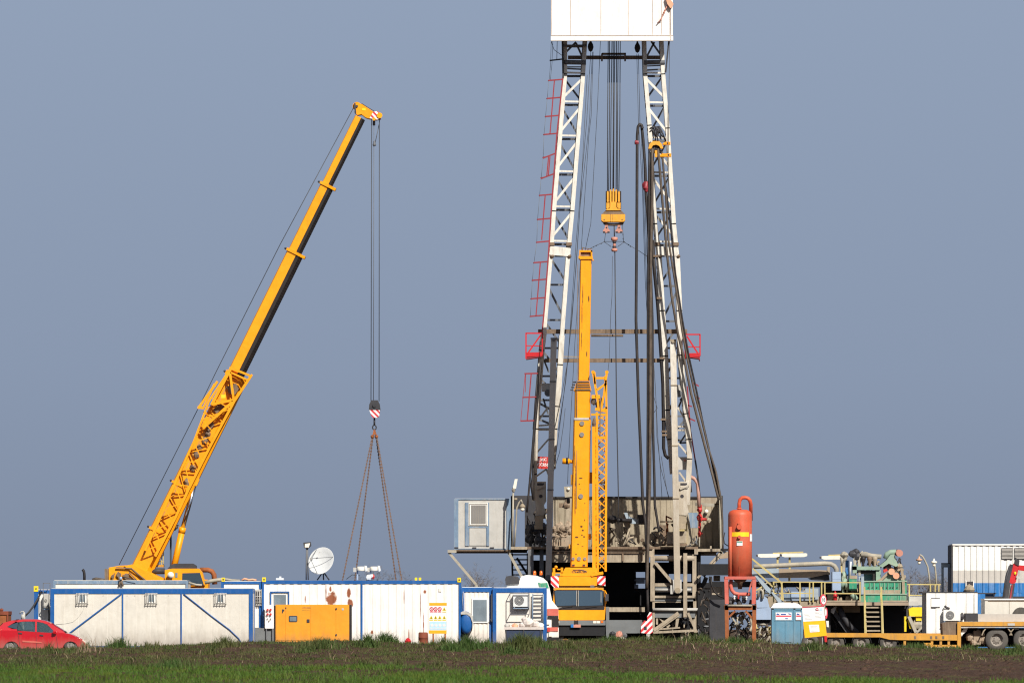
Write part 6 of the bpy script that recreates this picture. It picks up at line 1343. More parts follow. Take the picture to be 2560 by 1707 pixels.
fd = thing('floodlight', 'big square dusty floodlight left of the upright crane boom on the rig floor', 'lamp', tuple(P(1420, 1243, YRG+2)), 'site floodlights')
m = MB(); m.poly([(1410, 1216), (1431, 1215), (1431, 1241), (1412, 1243)], YRG+1.8, YRG+2.2); h_ = part('housing', m, M['greypipe'], fd); m = MB(); m.ball(P(1421, 1222, YRG+1.75), .09, n=8); part('lens', m, M['lens'], h_); m = MB(); m.tube(P(1420, 1243, YRG+2), P(1421, 1256, YRG+2.2), .09, 6); m.bar(P(1411, 1243, YRG+1.9), P(1431, 1243, YRG+1.9), .08); part('bracket', m, M['dkgrey'], fd)
# substructure: columns, braces, decks
m = MB()
for (a, b, t, u, dy) in ((1626, 1637, 1390, 1502, 0), (1708.5, 1718, 1382, 1530, -.1), (1731, 1741, 1385, 1490, .2)): m.pb(a, b, t, u, Yfl+dy, Yfl+dy+.3)
m.pb(1708.5, 1718, 1530, 1542, Yfl-.12, Yfl+.2); m.pb(1733, 1741, 1490, 1602, Yfl+.2, Yfl+.5); m.pb(1631, 1637, 1502, 1600, Yfl+.05, Yfl+.3); part('column', m, M['rig'], rig)
m = MB(); m.pb(1320, 1334, 1372.5, None, Yfl, Yfl+.35); m.pb(1349, 1359, 1372.5, None, Yfl+.4, Yfl+.7); part('column', m, M['steel'], rig, 'grey column at the left of the rig base')
m = MB()
for (a, b, c, d, w) in ((1638, 1406, 1683, 1458, .16), (1634, 1575, 1696, 1531, .17), (1640, 1577, 1698, 1536, .10), (1720, 1531, 1742, 1580, .13), (1633, 1580, 1742, 1575, .12), (1633, 1573, 1700, 1568, .08), (1800, 1382, 1744, 1444, .11), (1808, 1382, 1762, 1432, .08)): m.bar(P(a, b, Yfl-.1), P(c, d, Yfl-.1), w)
m.pb(1640, 1645, 1545, 1560, Yfl, Yfl+.1); m.poly([(1648, 1545), (1662, 1552), (1676, 1562), (1670, 1570), (1660, 1560)], Yfl, Yfl+.2); m.poly([(1690, 1545), (1698, 1545), (1694, 1568), (1688, 1570)], Yfl-.05, Yfl+.2); part('diagonal_brace', m, M['rig'], rig)
m = MB()
for (t, u, mt, a, b) in ((1457, 1465, 'rig', 1637, 1731), (1488, 1494, 'rig', 1632, 1738), (1503, 1505.5, 'rig', 1633, 1702)): m.pb(a, b, t, u, Yfl+.1, Yfl+.4)
part('rail_beam', m, M['rig'], rig)
m = MB(); m.pb(1638, 1729, 1466, 1480, Yfl+.15, Yfl+.6); m.pb(1632, 1738, 1495, 1502, Yfl+.2, Yfl+.6); m.pb(1634, 1738, 1529, 1543, Yfl+.1, Yfl+.6); m.pb(1320, 1380, 1380, 1387, Yfl+.6, Yfl+.9); part('grey_beam', m, M['greysheet'], rig)
m = MB(); m.tube(P(1632, 1523, Yfl), P(1745, 1523, Yfl), .085, 10); m.tube(P(1638, 1474, Yfl+.1), P(1728, 1474, Yfl+.1), .08, 8); part('pipe_rail', m, M['palegrey'], rig)
m = MB(); m.pb(1515, 1612, 1517, 1528.5, Yfl+.1, Yfl+.5); part('lower_girder', m, M['rig'], rig)
m = MB(); m.pb(1521, 1610, 1549, 1582, Yfl-.2, Yfl-.1); part('skirt_sheet', m, M['greysheet'], rig)
m = MB(); m.poly([(1682, 1448), (1704, 1448), (1704, 1478), (1696, 1484), (1684, 1480)], Yfl-.5, Yfl-.1); m.pb(1676, 1684, 1462, 1484, Yfl-.4, Yfl-.1); part('strut_bearing', m, M['palegrey'], rig)
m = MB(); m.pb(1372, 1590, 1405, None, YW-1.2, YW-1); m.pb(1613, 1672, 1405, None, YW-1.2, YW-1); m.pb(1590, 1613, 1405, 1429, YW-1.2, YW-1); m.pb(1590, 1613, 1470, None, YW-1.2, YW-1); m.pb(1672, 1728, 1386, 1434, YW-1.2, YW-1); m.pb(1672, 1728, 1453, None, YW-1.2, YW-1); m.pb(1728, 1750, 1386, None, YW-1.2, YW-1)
m.box(X(1372, YRG)-.1, X(1372, YRG), YRG+.6, YW-1, 0, Z(1405, YRG)); m.box(X(1600, YRG+2), X(1603, YRG+2), YRG+2, YW-1, 0, Z(1480, YRG+2)); m.pb(1334, 1349, 1400, None, YRG+4, YRG+4.2); m.pb(1359, 1372, 1400, None, YRG+3, YRG+3.2); part('shade_wall', m, M['void'], rig)  # near-black walls put the shade under the rig floor into colour
m = MB(); m.pb(1590, 1612, 1443, 1458, YW-2, YW-1.5); m.bar(P(1586, 1450, YW-1.8), P(1614, 1446, YW-1.8), .1); m.pb(1586, 1596, 1460, 1470, YW-1.8, YW-1.5); part('inner_pipework', m, M['boxblue'], rig)
m = MB(); m.pb(1702, 1708, 1575, 1606, Yfl+.1, Yfl+.3); m.poly([(1735, 1580), (1742, 1580), (1744, 1606), (1738, 1604)], Yfl, Yfl+.2); m.pb(1722, 1727, 1580, 1600, Yfl+.1, Yfl+.3); part('foot_post', m, M['rig'], rig)
# right platform
m = MB(); m.pb(1742, 1801, 1371, 1378, Yfl+.4, YW); m.pb(1775, 1779, 1364, 1371, Yfl+1, Yfl+1.2); part('side_platform', m, M['rig'], rig)
m = MB(); m.tube(P(1752, 1384, Yfl+2), P(1791, 1384, Yfl+2), .09, 8); part('platform_pipe', m, M['mast'], rig)
m = MB(); m.pb(1744, 1752, 1378.5, 1490, Yfl+1, Yfl+1.3); m.bar(P(1803, 1378, Yfl+1.2), P(1758, 1440, Yfl+1.2), .18); m.bar(P(1766, 1442, Yfl+1.5), P(1747, 1490, Yfl+1.5), .22); m.bar(P(1776, 1440, Yfl+1.5), P(1772, 1600, Yfl+1.5), .16); m.pb(1802, 1820, 1371, 1376, Yfl+1, Yfl+1.6); m.bar(P(1802, 1372, Yfl+1), P(1819, 1384, Yfl+1), .12); part('dark_brace', m, M['void'], rig)
# rubble and boards at the base
rb = MB(); rb.pb(1521, 1542, 1592, None, Yfl-1.8, Yfl-1); solo('concrete_block', rb, M['concrete'], 'pale concrete block standing in the grass right of the centre crane', 'block')
for i, (a, b, r, mt, lab) in enumerate(((1552, 1600, .28, 'concrete', 'pale stone right of the concrete block at the rig base'), (1548, 1587, .22, 'hooktan', 'pinkish stone above the pale one at the rig base'), (1532, 1586, .18, 'dkgrey', 'dark lump on top of the concrete block'), (1560, 1588, .16, 'steel', 'small grey lump right of the pinkish stone'))):
    m = MB(); m.lump(P(a, b, Yfl-1.2), r, 1.0, i+3, 10); solo('stone', m, M[mt], lab, 'stone', 'rubble at the rig base')
hzb = thing('hazard_board', 'tall red and white striped board standing left of the rig columns', 'sign', ground_at(1617, Yfl-1)); Yz = Yfl-1
m = MB(); m.poly([(1618, 1540), (1624, 1529), (1630, 1530), (1632, 1580), (1625, 1584), (1602, 1581), (1603, 1562), (1611, 1550), (1618, 1552)], Yz, Yz+.08); b_ = part('board', m, M['haz2'], hzb); m = MB(); m.pb(1610, 1617, 1565, 1574, Yz-.01, Yz); part('lamp_hole', m, M['ink'], b_); m = MB(); m.pb(1616, 1625, 1582, None, Yz+.02, Yz+.1); part('post', m, M['palegrey'], hzb)
# dog house
YDH = YRG-.6
dh = cabin('rig_cabin', 'grey blue control cabin raised on beams at the left of the rig floor', 'cabin', 1135, 1277, 1246, YDH, 2.4, M['palegrey'], M['fadedblue'], [], 9, 11)
for o in list(dh.children): 
    for v in o.data.vertices:        # the cabin stands on the raised platform: keep its top, lift its foot
        zt = Z(1246, YDH); zb = Z(1373, YDH); v.co.z = zb + v.co.z*(zt-zb)/zt
m = MB(); m.pb(1163, 1172.5, 1256, 1364, YDH-.02, YDH+.06); m.pb(1216, 1223, 1256, 1364, YDH-.02, YDH+.06); m.pb(1172.5, 1216, 1313, 1319, YDH-.02, YDH+.06); part('door_frame', m, M['fadedblue'], dh)
m = MB(); m.pb(1173.5, 1215, 1319.5, 1363, YDH-.005, YDH+.05); part('door', m, M['palegrey'], dh)
m = MB(); m.pb(1171.5, 1220, 1256, 1314, YDH-.05, YDH-.02); o = part('window', m, M['white'], dh); m = MB(); m.pb(1177.5, 1214.5, 1262, 1309, YDH-.06, YDH-.04); part('pane', m, M['mesh'], o)
m = MB()
for i in range(9): x = 1178.5+i*4.4; m.bar(P(x, 1262, YDH-.066), P(x, 1309, YDH-.066), .008)
for (a, b, c, d) in ((1174, 1258.5, 1217.5, 1258.5), (1174, 1311.5, 1217.5, 1311.5), (1174, 1258.5, 1174, 1311.5), (1217.5, 1258.5, 1217.5, 1311.5)): m.bar(P(a, b, YDH-.065), P(c, d, YDH-.065), .03, .02)
part('pane_grille', m, M['greypipe'], o)
m = MB()
for px in (1141, 1186, 1230): m.pb(px-5, px+5, 1367, 1370, YDH-.03, YDH+.02)
part('fork_slot', m, M['ink'], dh)
m = MB(); m.pb(1123, 1276, 1374, 1377, YDH-.1, YDH+2.5); m.pb(1138, 1272, 1377, 1382.5, YDH+.3, YDH+.5); m.pb(1138, 1272, 1377, 1382.5, YDH+2, YDH+2.2); cbm = part('cabin_beam', m, M['brownsteel'], rig)
m = MB(); m.pb(1119, 1141, 1374, 1381, YDH-.15, YDH+.2); m.bar(P(1122, 1380, YDH), P(1190, 1460, YDH), .13, .13); m.bar(P(1190, 1460, YDH), (X(1240, YDH), YDH, .05), .13); part('cabin_brace', m, M['greypipe'], rig)
m = MB(); m.pb(1267, 1318, 1366, 1373, Yfl-.3, YW-1); part('side_platform', m, M['rig'], rig); m = MB(); m.pb(1270, 1318, 1373.5, 1379, Yfl+.2, YW-2); part('platform_beam', m, M['void'], rig); m = MB(); m.bar(P(1269, 1376, Yfl-.2), P(1311, 1452, Yfl-.2), .14); part('platform_brace', m, M['greypipe'], rig)
m = MB(); Ys = Yfl+1.5
m.bar(P(1280, 1382, Ys), P(1282, 1470, Ys), .10); m.bar(P(1318, 1382, Ys), P(1319, 1470, Ys), .06); m.bar(P(1292, 1394, Ys+.2), P(1322, 1440, Ys+.2), .12)
for i in range(7):
    y = 1384+i*12.6; m.pb(1280, 1320, y, y+3.2, Ys-.1, Ys+.5)
part('access_stairs', m, M['black'], rig)
lp = thing('tube_lamp', 'slim white tube lamp tilted on a pole beside the rig control cabin', 'lamp', tuple(P(1281, 1366, YDH-1)), 'site floodlights'); Yl = YDH-1
m = MB(); m.tube(P(1281, 1366, Yl), P(1283, 1232, Yl), .05, 6); m.lump(P(1284, 1224, Yl), .10, 1.5, 3); part('pole', m, M['greypipe'], lp); m = MB(); m.poly([(1282, 1220), (1287, 1197), (1294, 1197), (1290, 1221)], Yl-.1, Yl+.12); part('tube', m, M['lampwhite'], lp)
lp = thing('pendant_lamp', 'small pendant lamp with glass globe on a bent pole by the rig cabin', 'lamp', tuple(P(1291, 1366, YDH-.8)), 'yard lamps'); Yl = YDH-.8
m = MB(); m.path([P(1286, 1366, Yl), P(1289, 1320, Yl), P(1292, 1268, Yl), P(1298, 1255, Yl), P(1303, 1249, Yl), P(1306, 1258, Yl)], .045, 6); part('pole', m, M['greypipe'], lp); m = MB(); m.lathe(P(1306, 1269, Yl), [(.02, 0), (.16, .02), (.15, .1), (.06, .2), (.01, .24)], 12); part('hood', m, M['mud'], lp); m = MB(); m.ball(P(1306, 1272, Yl), .12, n=10); part('globe', m, M['lens'], lp)
# ------------------------------------------------------------------ red separator tank on its stands
YP = -7.0; kP = K(YP)
tk = thing('separator_tank', 'tall red upright separator tank with yellow band and hooked top pipe', 'tank', tuple(P(1850, 1440, YP)))
cz = P(1850, 1440, YP); r = 30*kP; h = (1440-1288)*kP; dm = (1288-1273)*kP
m = MB(); m.lathe(cz, [(.01, 0), (r, 0), (r, h*.5), (r, h), (r*.97, h+dm*.35), (r*.85, h+dm*.7), (r*.6, h+dm*.93), (r*.25, h+dm), (.01, h+dm)], 32); tb_ = part('shell', m, M['tank'], tk)
m = MB(); m.lathe(P(1850, 1341, YP), [(r*1.012, 0), (r*1.012, 11*kP)], 32); m.f = [f for f in m.f[:-2]]; m.sm = m.sm[:-2]
m2 = MB(); keep = []
for f in m.f:
    cx_ = sum(m.v[i][0] for i in f)/4; cy_ = sum(m.v[i][1] for i in f)/4
    if cy_ < YP+.1 and X(1829, YP) < cx_ < X(1873, YP): keep.append(f)
m.f = keep; m.sm = [True]*len(keep); part('yellow_band', m, M['lemon'], tb_)
m = MB(); m.path([P(1848, 1276, YP), P(1848, 1258, YP), P(1850, 1249, YP), P(1855, 1244, YP), P(1862, 1243, YP), P(1870, 1245, YP), P(1875, 1251, YP), P(1877, 1260, YP+.1), P(1877, 1300, YP+.5)], 4.7*kP, 12); m.lathe(P(1848, 1272, YP), [(.13, 0), (.13, .06), (.10, .06)], 12); part('gooseneck_pipe', m, M['tank'], tk)
m = MB(); m.tube(P(1826, 1440, YP-.45), P(1826, 1316, YP-.45), 4*kP, 10); part('side_pipe', m, M['tank'], tk)
for (a, b, rr) in ((1847, 1317, 6.5), (1846.5, 1308, 3), (1847, 1342, 4)):
    m = MB(); q = P(a, b, YP); m.tube((q.x, YP-r*.9, q.z), (q.x, YP-r-.12, q.z), rr*kP, 14); part('nozzle', m, M['tank'], tk)
m = MB(); q = P(1848, 1358, YP); m.box(q.x-.14, q.x+.14, YP-r-.015, YP-r+.08, q.z-.11, q.z+.11); pl_ = part('label_plate', m, M['signwhite'], tk); m = MB(); m.box(q.x-.13, q.x+.13, YP-r-.02, YP-r-.01, q.z+.04, q.z+.10); part('label_header', m, M['green'], pl_)
m = MB(); m.lathe(P(1850, 1350, YP), [(r*1.015, -.05), (r*1.015, .30)], 48); m.f = [f for f in m.f[:-2] if sum(m.v[i][0] for i in f)/4 > X(1874.5, YP) and sum(m.v[i][1] for i in f)/4 < YP-.05]; m.sm = [True]*len(m.f); part('round_emblem', m, M['signwhite'], tk)
m = MB(); m.pb(1847.2, 1848.6, 1414, 1440, YP-r-.02, YP-r+.02); part('weld_seam', m, M['rustred'], tk)
m = MB(); q = [P(1812, 1330, YP-.1), P(1809, 1345, YP-.1), P(1811, 1358, YP-.1), P(1820, 1364, YP-.1)]; m.path(q, .025, 5); part('hose_loop', m, M['black'], tk)
us = MB()
for Yy in (YP-.75, YP+.6):
    us.pb(1812, 1889, 1440, 1447.5, Yy, Yy+.18)
    for (a, c) in ((1815.5, 1817), (1885.5, 1884)): us.bar(P(a, 1447, Yy+.09), P(c, 1509, Yy+.09), .19, .18)
    us.bar(P(1881, 1449, Yy+.09), P(1872, 1478, Yy+.09), .07)
us.pb(1812, 1818, 1440.5, 1447, YP-.57, YP+.6); us.pb(1883, 1889, 1440.5, 1447, YP-.57, YP+.6); ust = solo('tank_stand', us, M['tankdust'], 'dusty pink red open stand directly under the red separator tank', 'stand', 'tank stands')
m = MB(); m.lathe(P(1850, 1441, YP), [(.42, 0), (.30, -.20), (.12, -.32), (.10, -.6)], 20); part('hopper', m, M['brownsteel'], tk)
m = MB(); m.path([P(1828, 1448, YP-.4), P(1826.5, 1462, YP-.4), P(1829, 1474, YP-.4), P(1836, 1482, YP-.4), P(1848, 1485, YP-.4), P(1876, 1484.5, YP-.4)], 4.8*kP, 12); part('drain_pipe', m, M['tankdust'], tk)
ls = MB()
for Yy in (YP-.85, YP+.7):
    ls.pb(1812, 1890, 1512, 1524, Yy, Yy+.2)
    for (a, c) in ((1816, 1818.5), (1886, 1885)): ls.bar(P(a, 1511, Yy+.1), (X(c, Yy), Yy+.1, 0), .19, .2)
    ls.bar(P(1822, 1542, Yy+.1), P(1838, 1526, Yy+.1), .09); ls.bar(P(1880, 1544, Yy+.1), P(1864, 1526, Yy+.1), .09)
ls.pb(1812, 1818, 1512.5, 1522, YP-.65, YP+.7); ls.pb(1884, 1890, 1512.5, 1522, YP-.65, YP+.7)
lst = solo('tank_stand', ls, M['rust'], 'rusty brown lower stand carrying the pink red tank stand', 'stand', 'tank stands')
m = MB(); m.tube(P(1819, 1513, YP-.9), P(1880, 1513, YP-.9), .055, 8); part('cross_pipe', m, M['greypipe'], lst)
m = MB(); rd = random.Random(12)
for i in range(22): m.lump(P(rd.uniform(1822, 1878), rd.uniform(1492, 1508), YP+rd.uniform(-.5, .3)), rd.uniform(.06, .15), 1, i)
solo('valve_heap', m, M['dkgrey'], 'dark valve fittings between the two tank stands', 'valves')
for i, (px, py, mt, lab) in enumerate(((1836, 1498, 'signwhite', 'white'), (1846, 1497, 'signred', 'red'), (1866, 1500, 'dish', 'grey'))):
    m = MB(); m.lathe(P(px, py, YP-.6), [(.03, 0), (.05, .05), (.03, .12), (.07, .16), (.01, .2)], 10); solo('hand_valve', m, M[mt], 'small %s valve handle between the two tank stands' % lab, 'valve', 'small valve handles')
def tangle(name, label, cat, boxp, Y, n, mats, seed, r=(.03, .06)):
    rd = random.Random(seed); a, b, t, u = boxp; root = thing(name, label, cat, tuple(P((a+b)/2, u, Y)))
    for j, mt in enumerate(mats):
        m = MB()
        for i in range(n):
            x = rd.uniform(a, b); y = rd.uniform(t, u); pts = [P(x, y, Y+rd.uniform(0, .7))]
            for k in range(4): x = min(max(x+rd.uniform(-14, 14), a), b); y = min(max(y+rd.uniform(-22, 22), t), u); pts.append(P(x, y, Y+rd.uniform(0, .8)))
            m.path(pts, rd.uniform(*r), 6)
        part('loop', m, M[mt], root)
    return root
tangle('hose_tangle', 'tangle of pale and dark hoses under the rusty tank stand', 'hoses', (1824, 1880, 1530, 1612), YP+.2, 13, ('brownhose', 'greypipe', 'black'), 3)
m = MB(); m.pb(1774, 1815, 1498, None, 4, 5.2); solo('dark_container', m, M['dkgrey'], 'dark box container between the rig base and the red tank', 'container')
m = MB(); m.pb(1744, 1776, 1456, None, YRG+5, YRG+5.5); m.pb(1776, 1823, 1453, 1500, 7, 7.5); solo('gap_filler', m, M['void'], 'near-black boxes added to darken the gap between the rig columns and the red tank', 'bin')  # boxes added to darken a gap that showed sky
m = MB(); m.pb(1780, 1806, 1466, 1486, 5, 6); m.pb(1785, 1800, 1438, 1452, 5, 6); s_ = solo('fitting_box', m, M['rig'], 'beige boxes half hidden between the rig base and the tank', 'box')
m = MB()
for i in range(5): m.pb(1784, 1801, 1440+i*2.8, 1441+i*2.8, 4.96, 5)
part('louvre', m, M['brownsteel'], s_)
m = MB(); m.path([P(1778, 1444, 3.5), P(1779, 1462, 3.5), P(1786, 1478, 3.5), P(1797, 1488, 3.5), P(1812, 1494, 3.5)], .05, 6); solo('black_hose', m, M['black'], 'black hose curving down left of the tank stands', 'hose')
m = MB(); m.poly([(1797, 1392), (1820, 1377), (1822, 1394), (1800, 1396)], 6, 7); solo('screen_stack', m, M['ductbrown'], 'ribbed beige screen leaning behind the red tank', 'screen')
tangle('hose_tangle', 'pile of pale pipes and hoses right of the rusty tank stand', 'hoses', (1890, 1928, 1560, 1612), -5, 7, ('greypipe', 'rail', 'brownhose'), 8)

# ------------------------------------------------------------------ mud tanks and shaker plant
YU = 2.0; kU = K(YU)
m = MB(); m.pb(1749, 1830, 1409, 1437, YU+2, YU+2.8); a_ = solo('flow_duct', m, M['void'], 'black square duct running from the rig to behind the red tank', 'duct')
fd_ = thing('flow_duct', 'grey and brown sloping trough running right from the red tank', 'duct', tuple(P(1975, 1450, YU+1)))
m = MB(); m.poly([(1870, 1420), (1947, 1420.5), (1947, 1444), (1870, 1442)], YU+1, YU+1.7); part('grey_trough', m, M['ductblue'], fd_)
m = MB(); m.poly([(1947.3, 1421), (2071, 1425), (2071, 1434), (2030, 1443), (1947.3, 1444)], YU+1, YU+1.7); part('brown_trough', m, M['ductbrown'], fd_)
m = MB(); m.poly([(2020, 1445), (2072, 1434), (2074, 1450), (2060, 1451), (2030, 1449)], YU+1.1, YU+1.7); part('trough_outlet', m, M['dkgrey'], fd_)
m = MB(); m.pb(1971, 1976, 1444, 1452, YU+1.2, YU+1.4); m.pb(2068, 2075, 1416, 1436, YU+.95, YU+1.1); part('trough_post', m, M['rig'], fd_)
m = MB(); m.path([P(1884, 1416, YU+.4), P(1905, 1415, YU+.4), P(1948, 1413, YU+.4), P(2000, 1410.5, YU+.4), P(2062, 1408, YU+.4), P(2077, 1409, YU+.4), P(2086, 1414, YU+.4), P(2091, 1422, YU+.4), P(2092, 1432, YU+.4)], 6*kU, 12); solo('vent_pipe', m, M['greypipe'], 'long beige pipe bending down at its right end above the trough', 'pipe')
YTL = YU+2.9
for (a, b, y0, y1, posts, lab) in ((1892, 2018, 1388, 1386, (1944, 1974), 'row of two white tube lights on posts over the beige pipe'), (2051, 2112, 1393, 1393, (2104,), 'white tube light reaching left from the hydrocyclone stand')):
    t = thing('tube_light', lab, 'lamp', tuple(P(posts[0], 1410, YTL)), 'white tube lights over the mud plant')
    for (c, d) in (((a, (a+b)/2-6), ((a+b)/2-3, b)) if b-a > 90 else ((a, b),)):
        m = MB(); yy = y0+(y1-y0)*(c-a)/(b-a); m.poly([(c, yy-2), (c+6, yy-4), (d-4, yy-5), (d, yy-4), (d, yy+2), (d-8, yy+4.5), (c+10, yy+5), (c, yy+2)], YTL-.12, YTL+.12); l_ = part('light_tube', m, M['lampwhite'], t); m = MB(); m.pb(c-1.5, c+3, yy-2, yy+2, YTL-.14, YTL+.14); part('end_cap', m, M['ink'], l_)
    m = MB(); m.bar(P(a+40 if b-a > 90 else a+20, y0-5.5, YTL), P(b-10, y1-6.5, YTL), .07, .16)
    for px in posts: m.bar(P(px, y0-4, YTL+.1), P(px, 1450, YTL+.1), .10)
    if b-a > 90: m.poly([(1938, 1386), (1952, 1386), (1948, 1396), (1942, 1396)], YTL, YTL+.2)
    part('post', m, M['rail'], t)
m = MB(); m.pb(1815, 2080, 1453, 1467, YU+1.8, YU+2.6); solo('mud_gutter', m, M['void'], 'long dark gutter behind the yellow railings', 'gutter')
# railing runs
def railing(label, posts, rails, Y, yb_=1505):
    r_ = thing('yellow_railing', label, 'railing', tuple(P(posts[0], yb_, Y)), 'yellow railings of the mud plant')
    for px in posts: m = MB(); m.bar(P(px, yb_, Y), P(px, rails[0][2], Y), .065); part('post', m, M['rail'], r_)
    for (a, b, y) in rails: m = MB(); m.bar(P(a, y, Y), P(b, y+.4, Y), .055); part('rail', m, M['rail'], r_)
railing('yellow railing in front of the dark gutter left of the speed sign', [1934, 1954, 2000, 2024, 2033], [(1932, 2060, 1454), (1890, 2030, 1482)], YU-.3)
railing('yellow railing before the grey blue boxes right of the speed sign', [2054, 2062, 2150], [(2060, 2152, 1455), (2064, 2152, 1482.5)], YU-.4)
railing('yellow railing right of the green shaker before the bare trees', [2273, 2326, 2338, 2347], [(2268, 2352, 1460), (2272, 2310, 1487)], YU+1, 1500)
st_ = thing('plant_stairs', 'steep pale walkway descending right behind the red tank', 'stairs', tuple(P(1950, 1503, YU-.6)))
m = MB(); m.poly([(1886, 1438), (1894, 1438), (1927, 1472), (1926, 1484), (1914, 1474)], YU-.7, YU); m.poly([(1928, 1480), (1932, 1479), (1962, 1506), (1946, 1506)], YU-.7, YU); part('tread_plate', m, M['ductblue'], st_)
m = MB(); m.bar(P(1880, 1396, YU-.75), P(1956, 1458, YU-.75), .09); m.bar(P(1882, 1420, YU-.75), P(1932, 1466, YU-.75), .07); m.bar(P(1954, 1456, YU-.75), P(1958, 1500, YU-.75), .08); m.bar(P(1890, 1475, YU-.75), P(1905, 1466, YU-.75), .07); part('handrail', m, M['rail'], st_)
m = MB(); m.pb(1890, 2150, 1490, 1530, YU+1.2, YU+3); m.pb(1942, 2040, 1503, 1528, YU-.2, YU+1.1); solo('mud_tank', m, M['mud'], 'mud crusted tank edge behind the blue toilet and white sign', 'tank')
m = MB(); m.poly([(1890, 1500), (1900, 1478), (1906, 1474), (1908, 1488), (1918, 1494), (1924, 1518), (1892, 1520)], YU-1.2, YU-.2); m.pb(1888, 1928, 1518, 1548, YU-1.2, YU); sk2 = solo('pump_skid', m, M['boxblue'], 'grey blue pump unit right of the red tank stands', 'pump')
m = MB(); m.path([P(1896, 1492, YU-1.3), P(1897, 1476, YU-1.3), P(1903, 1473, YU-1.3), P(1907, 1478, YU-1.3), P(1906, 1496, YU-1.3)], .07, 8); part('pump_bend', m, M['greypipe'], sk2)
m = MB(); m.pb(1888, 1928, 1548, 1562, YU-1, YU); part('skid_base', m, M['void'], sk2)
m = MB(); m.pb(1958, 1976, 1484, 1500, YU, YU+.8); solo('motor_box', m, M['fadedblue'], 'dark blue motor box standing behind the toilet', 'box')
for i, (a, b, t, u, mt, lab) in enumerate(((2013, 2046, 1470, 1500, 'ductblue', 'pale blue tank glimpsed through the yellow railing left of the speed sign'), (1978, 2012, 1478, 1500, 'boxblue', 'pale blue tank behind the railing right of the dark motor box'))):
    m = MB(); m.pb(a, b, t, u, YU+.6, YU+1.1); solo('blue_tank', m, M[mt], lab, 'tank')
# grey-blue stacked boxes
for (t, u, lab) in ((1428.5, 1447.5, 'upper grey blue box under the bent end of the beige pipe'), (1448, 1475, 'lower grey blue box under the bent end of the beige pipe')):
    m = MB(); m.pb(2081, 2102.5, t, u, YU+.1, YU+1); solo('steel_box', m, M['boxblue'], lab, 'box', 'grey blue boxes by the railing')
m = MB(); m.tube(P(2112, 1462, YU+.4), P(2126, 1462, YU+.4), .22, 14); m.lump(P(2110, 1440, YU+.6), .2, 1.4, 4); m.tube(P(2104, 1455, YU+.4), P(2112, 1460, YU+.4), .3, 12); m.bar(P(2108, 1480, YU+.5), P(2107, 1435, YU+.5), .1); m.bar(P(2118, 1480, YU+.5), P(2116, 1438, YU+.5), .08); solo('mud_pump', m, M['palegreen'], 'dusty green pump right of the grey blue boxes', 'pump')
m = MB(); m.pb(2123, 2142, 1440, 1474.5, YU, YU+1); g_ = solo('green_box', m, M['green'], 'green steel box streaked with mud left of the green shaker', 'box'); m = MB(); m.pb(2124, 2143, 1438, 1446, YU-.02, YU+1.1); part('muddy_lid', m, M['mud'], g_)
m = MB(); rd = random.Random(21)
for (a, b, r_) in ((2074, 1493, .16), (2080, 1488, .14), (2090, 1494, .15), (2102, 1500, .12), (2118, 1497, .12), (2136, 1480, .22), (2127, 1500, .14)): m.lump(P(a, b, YU+.8), r_, 1.5, a)
solo('mud_lines', m, M['mud'], 'small muddy valves along the deck behind the right yellow railing', 'valves')
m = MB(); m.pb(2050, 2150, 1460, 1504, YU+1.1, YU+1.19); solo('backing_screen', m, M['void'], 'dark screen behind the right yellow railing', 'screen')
m = MB(); m.lathe(P(2088, 1502, YU-.1), [(.06, 0), (.10, .02), (.10, .4), (.04, .46), (.03, .5)], 10); solo('fire_extinguisher', m, M['red'], 'red fire extinguisher standing under the right yellow railing', 'extinguisher')
m = MB(); m.path([P(2130, 1484, YU+.2), P(2136, 1492, YU+.2), P(2142, 1498, YU+.2)], .14, 10); solo('green_elbow', m, M['palegreen'], 'dusty green elbow pipe beside the shaker tank', 'pipe')
# hydrocyclone stand
hc = thing('hydrocyclone_stand', 'cluster of muddy hydrocyclone cones on a manifold left of the shaker', 'cyclone', tuple(P(2165, 1440, YU+.5))); Yq = YU+.5
m = MB(); m.tube(P(2152, 1386, Yq), P(2203, 1391, Yq), .12, 10); m.poly([(2150, 1382), (2162, 1378), (2176, 1382), (2202, 1389), (2200, 1393), (2150, 1391)], Yq+.1, Yq+.5); part('manifold', m, M['greypipe'], hc)
for (x, mt) in ((2158, 'black'), (2174, 'brownsteel'), (2187, 'mud')):
    m = MB(); m.lathe(P(x, 1415, Yq-.1), [(.05, 0), (.07, .06), (.05, .1), (.13, .34), (.14, .44), (.06, .5)], 12); part('cone', m, M[mt], hc)
m = MB(); m.lump(P(2132, 1384, Yq), .22, .9, 5); m.lump(P(2140, 1378, Yq), .16, 1, 6); m.lump(P(2142, 1390, Yq), .18, 1.2, 8); m.bar(P(2128, 1382, Yq), P(2134, 1375, Yq), .1); m.bar(P(2138, 1374, Yq), P(2148, 1376, Yq), .06); part('valve_head', m, M['dkgrey'], hc)
m = MB()
for (a, b, c, d, w) in ((2137, 1392, 2140, 1436, .10), (2146, 1384, 2149, 1438, .11), (2134, 1396, 2138, 1420, .08), (2151, 1390, 2150, 1420, .1)): m.bar(P(a, b, Yq), P(c, d, Yq), w)
part('standpipe', m, M['greypipe'], hc)
m = MB(); m.pb(2132, 2200, 1415, 1424, Yq-.2, Yq+.8); m.pb(2132, 2142, 1412, 1432, Yq-.2, Yq+.2); m.pb(2190, 2202, 1424, 1452, Yq-.1, Yq+.8); part('frame', m, M['palegreen'], hc)
m = MB(); m.pb(2150, 2192, 1425, 1434, Yq, Yq+.6); m.pb(2182, 2190, 1434, 1450, Yq, Yq+.5); part('sump', m, M['black'], hc)
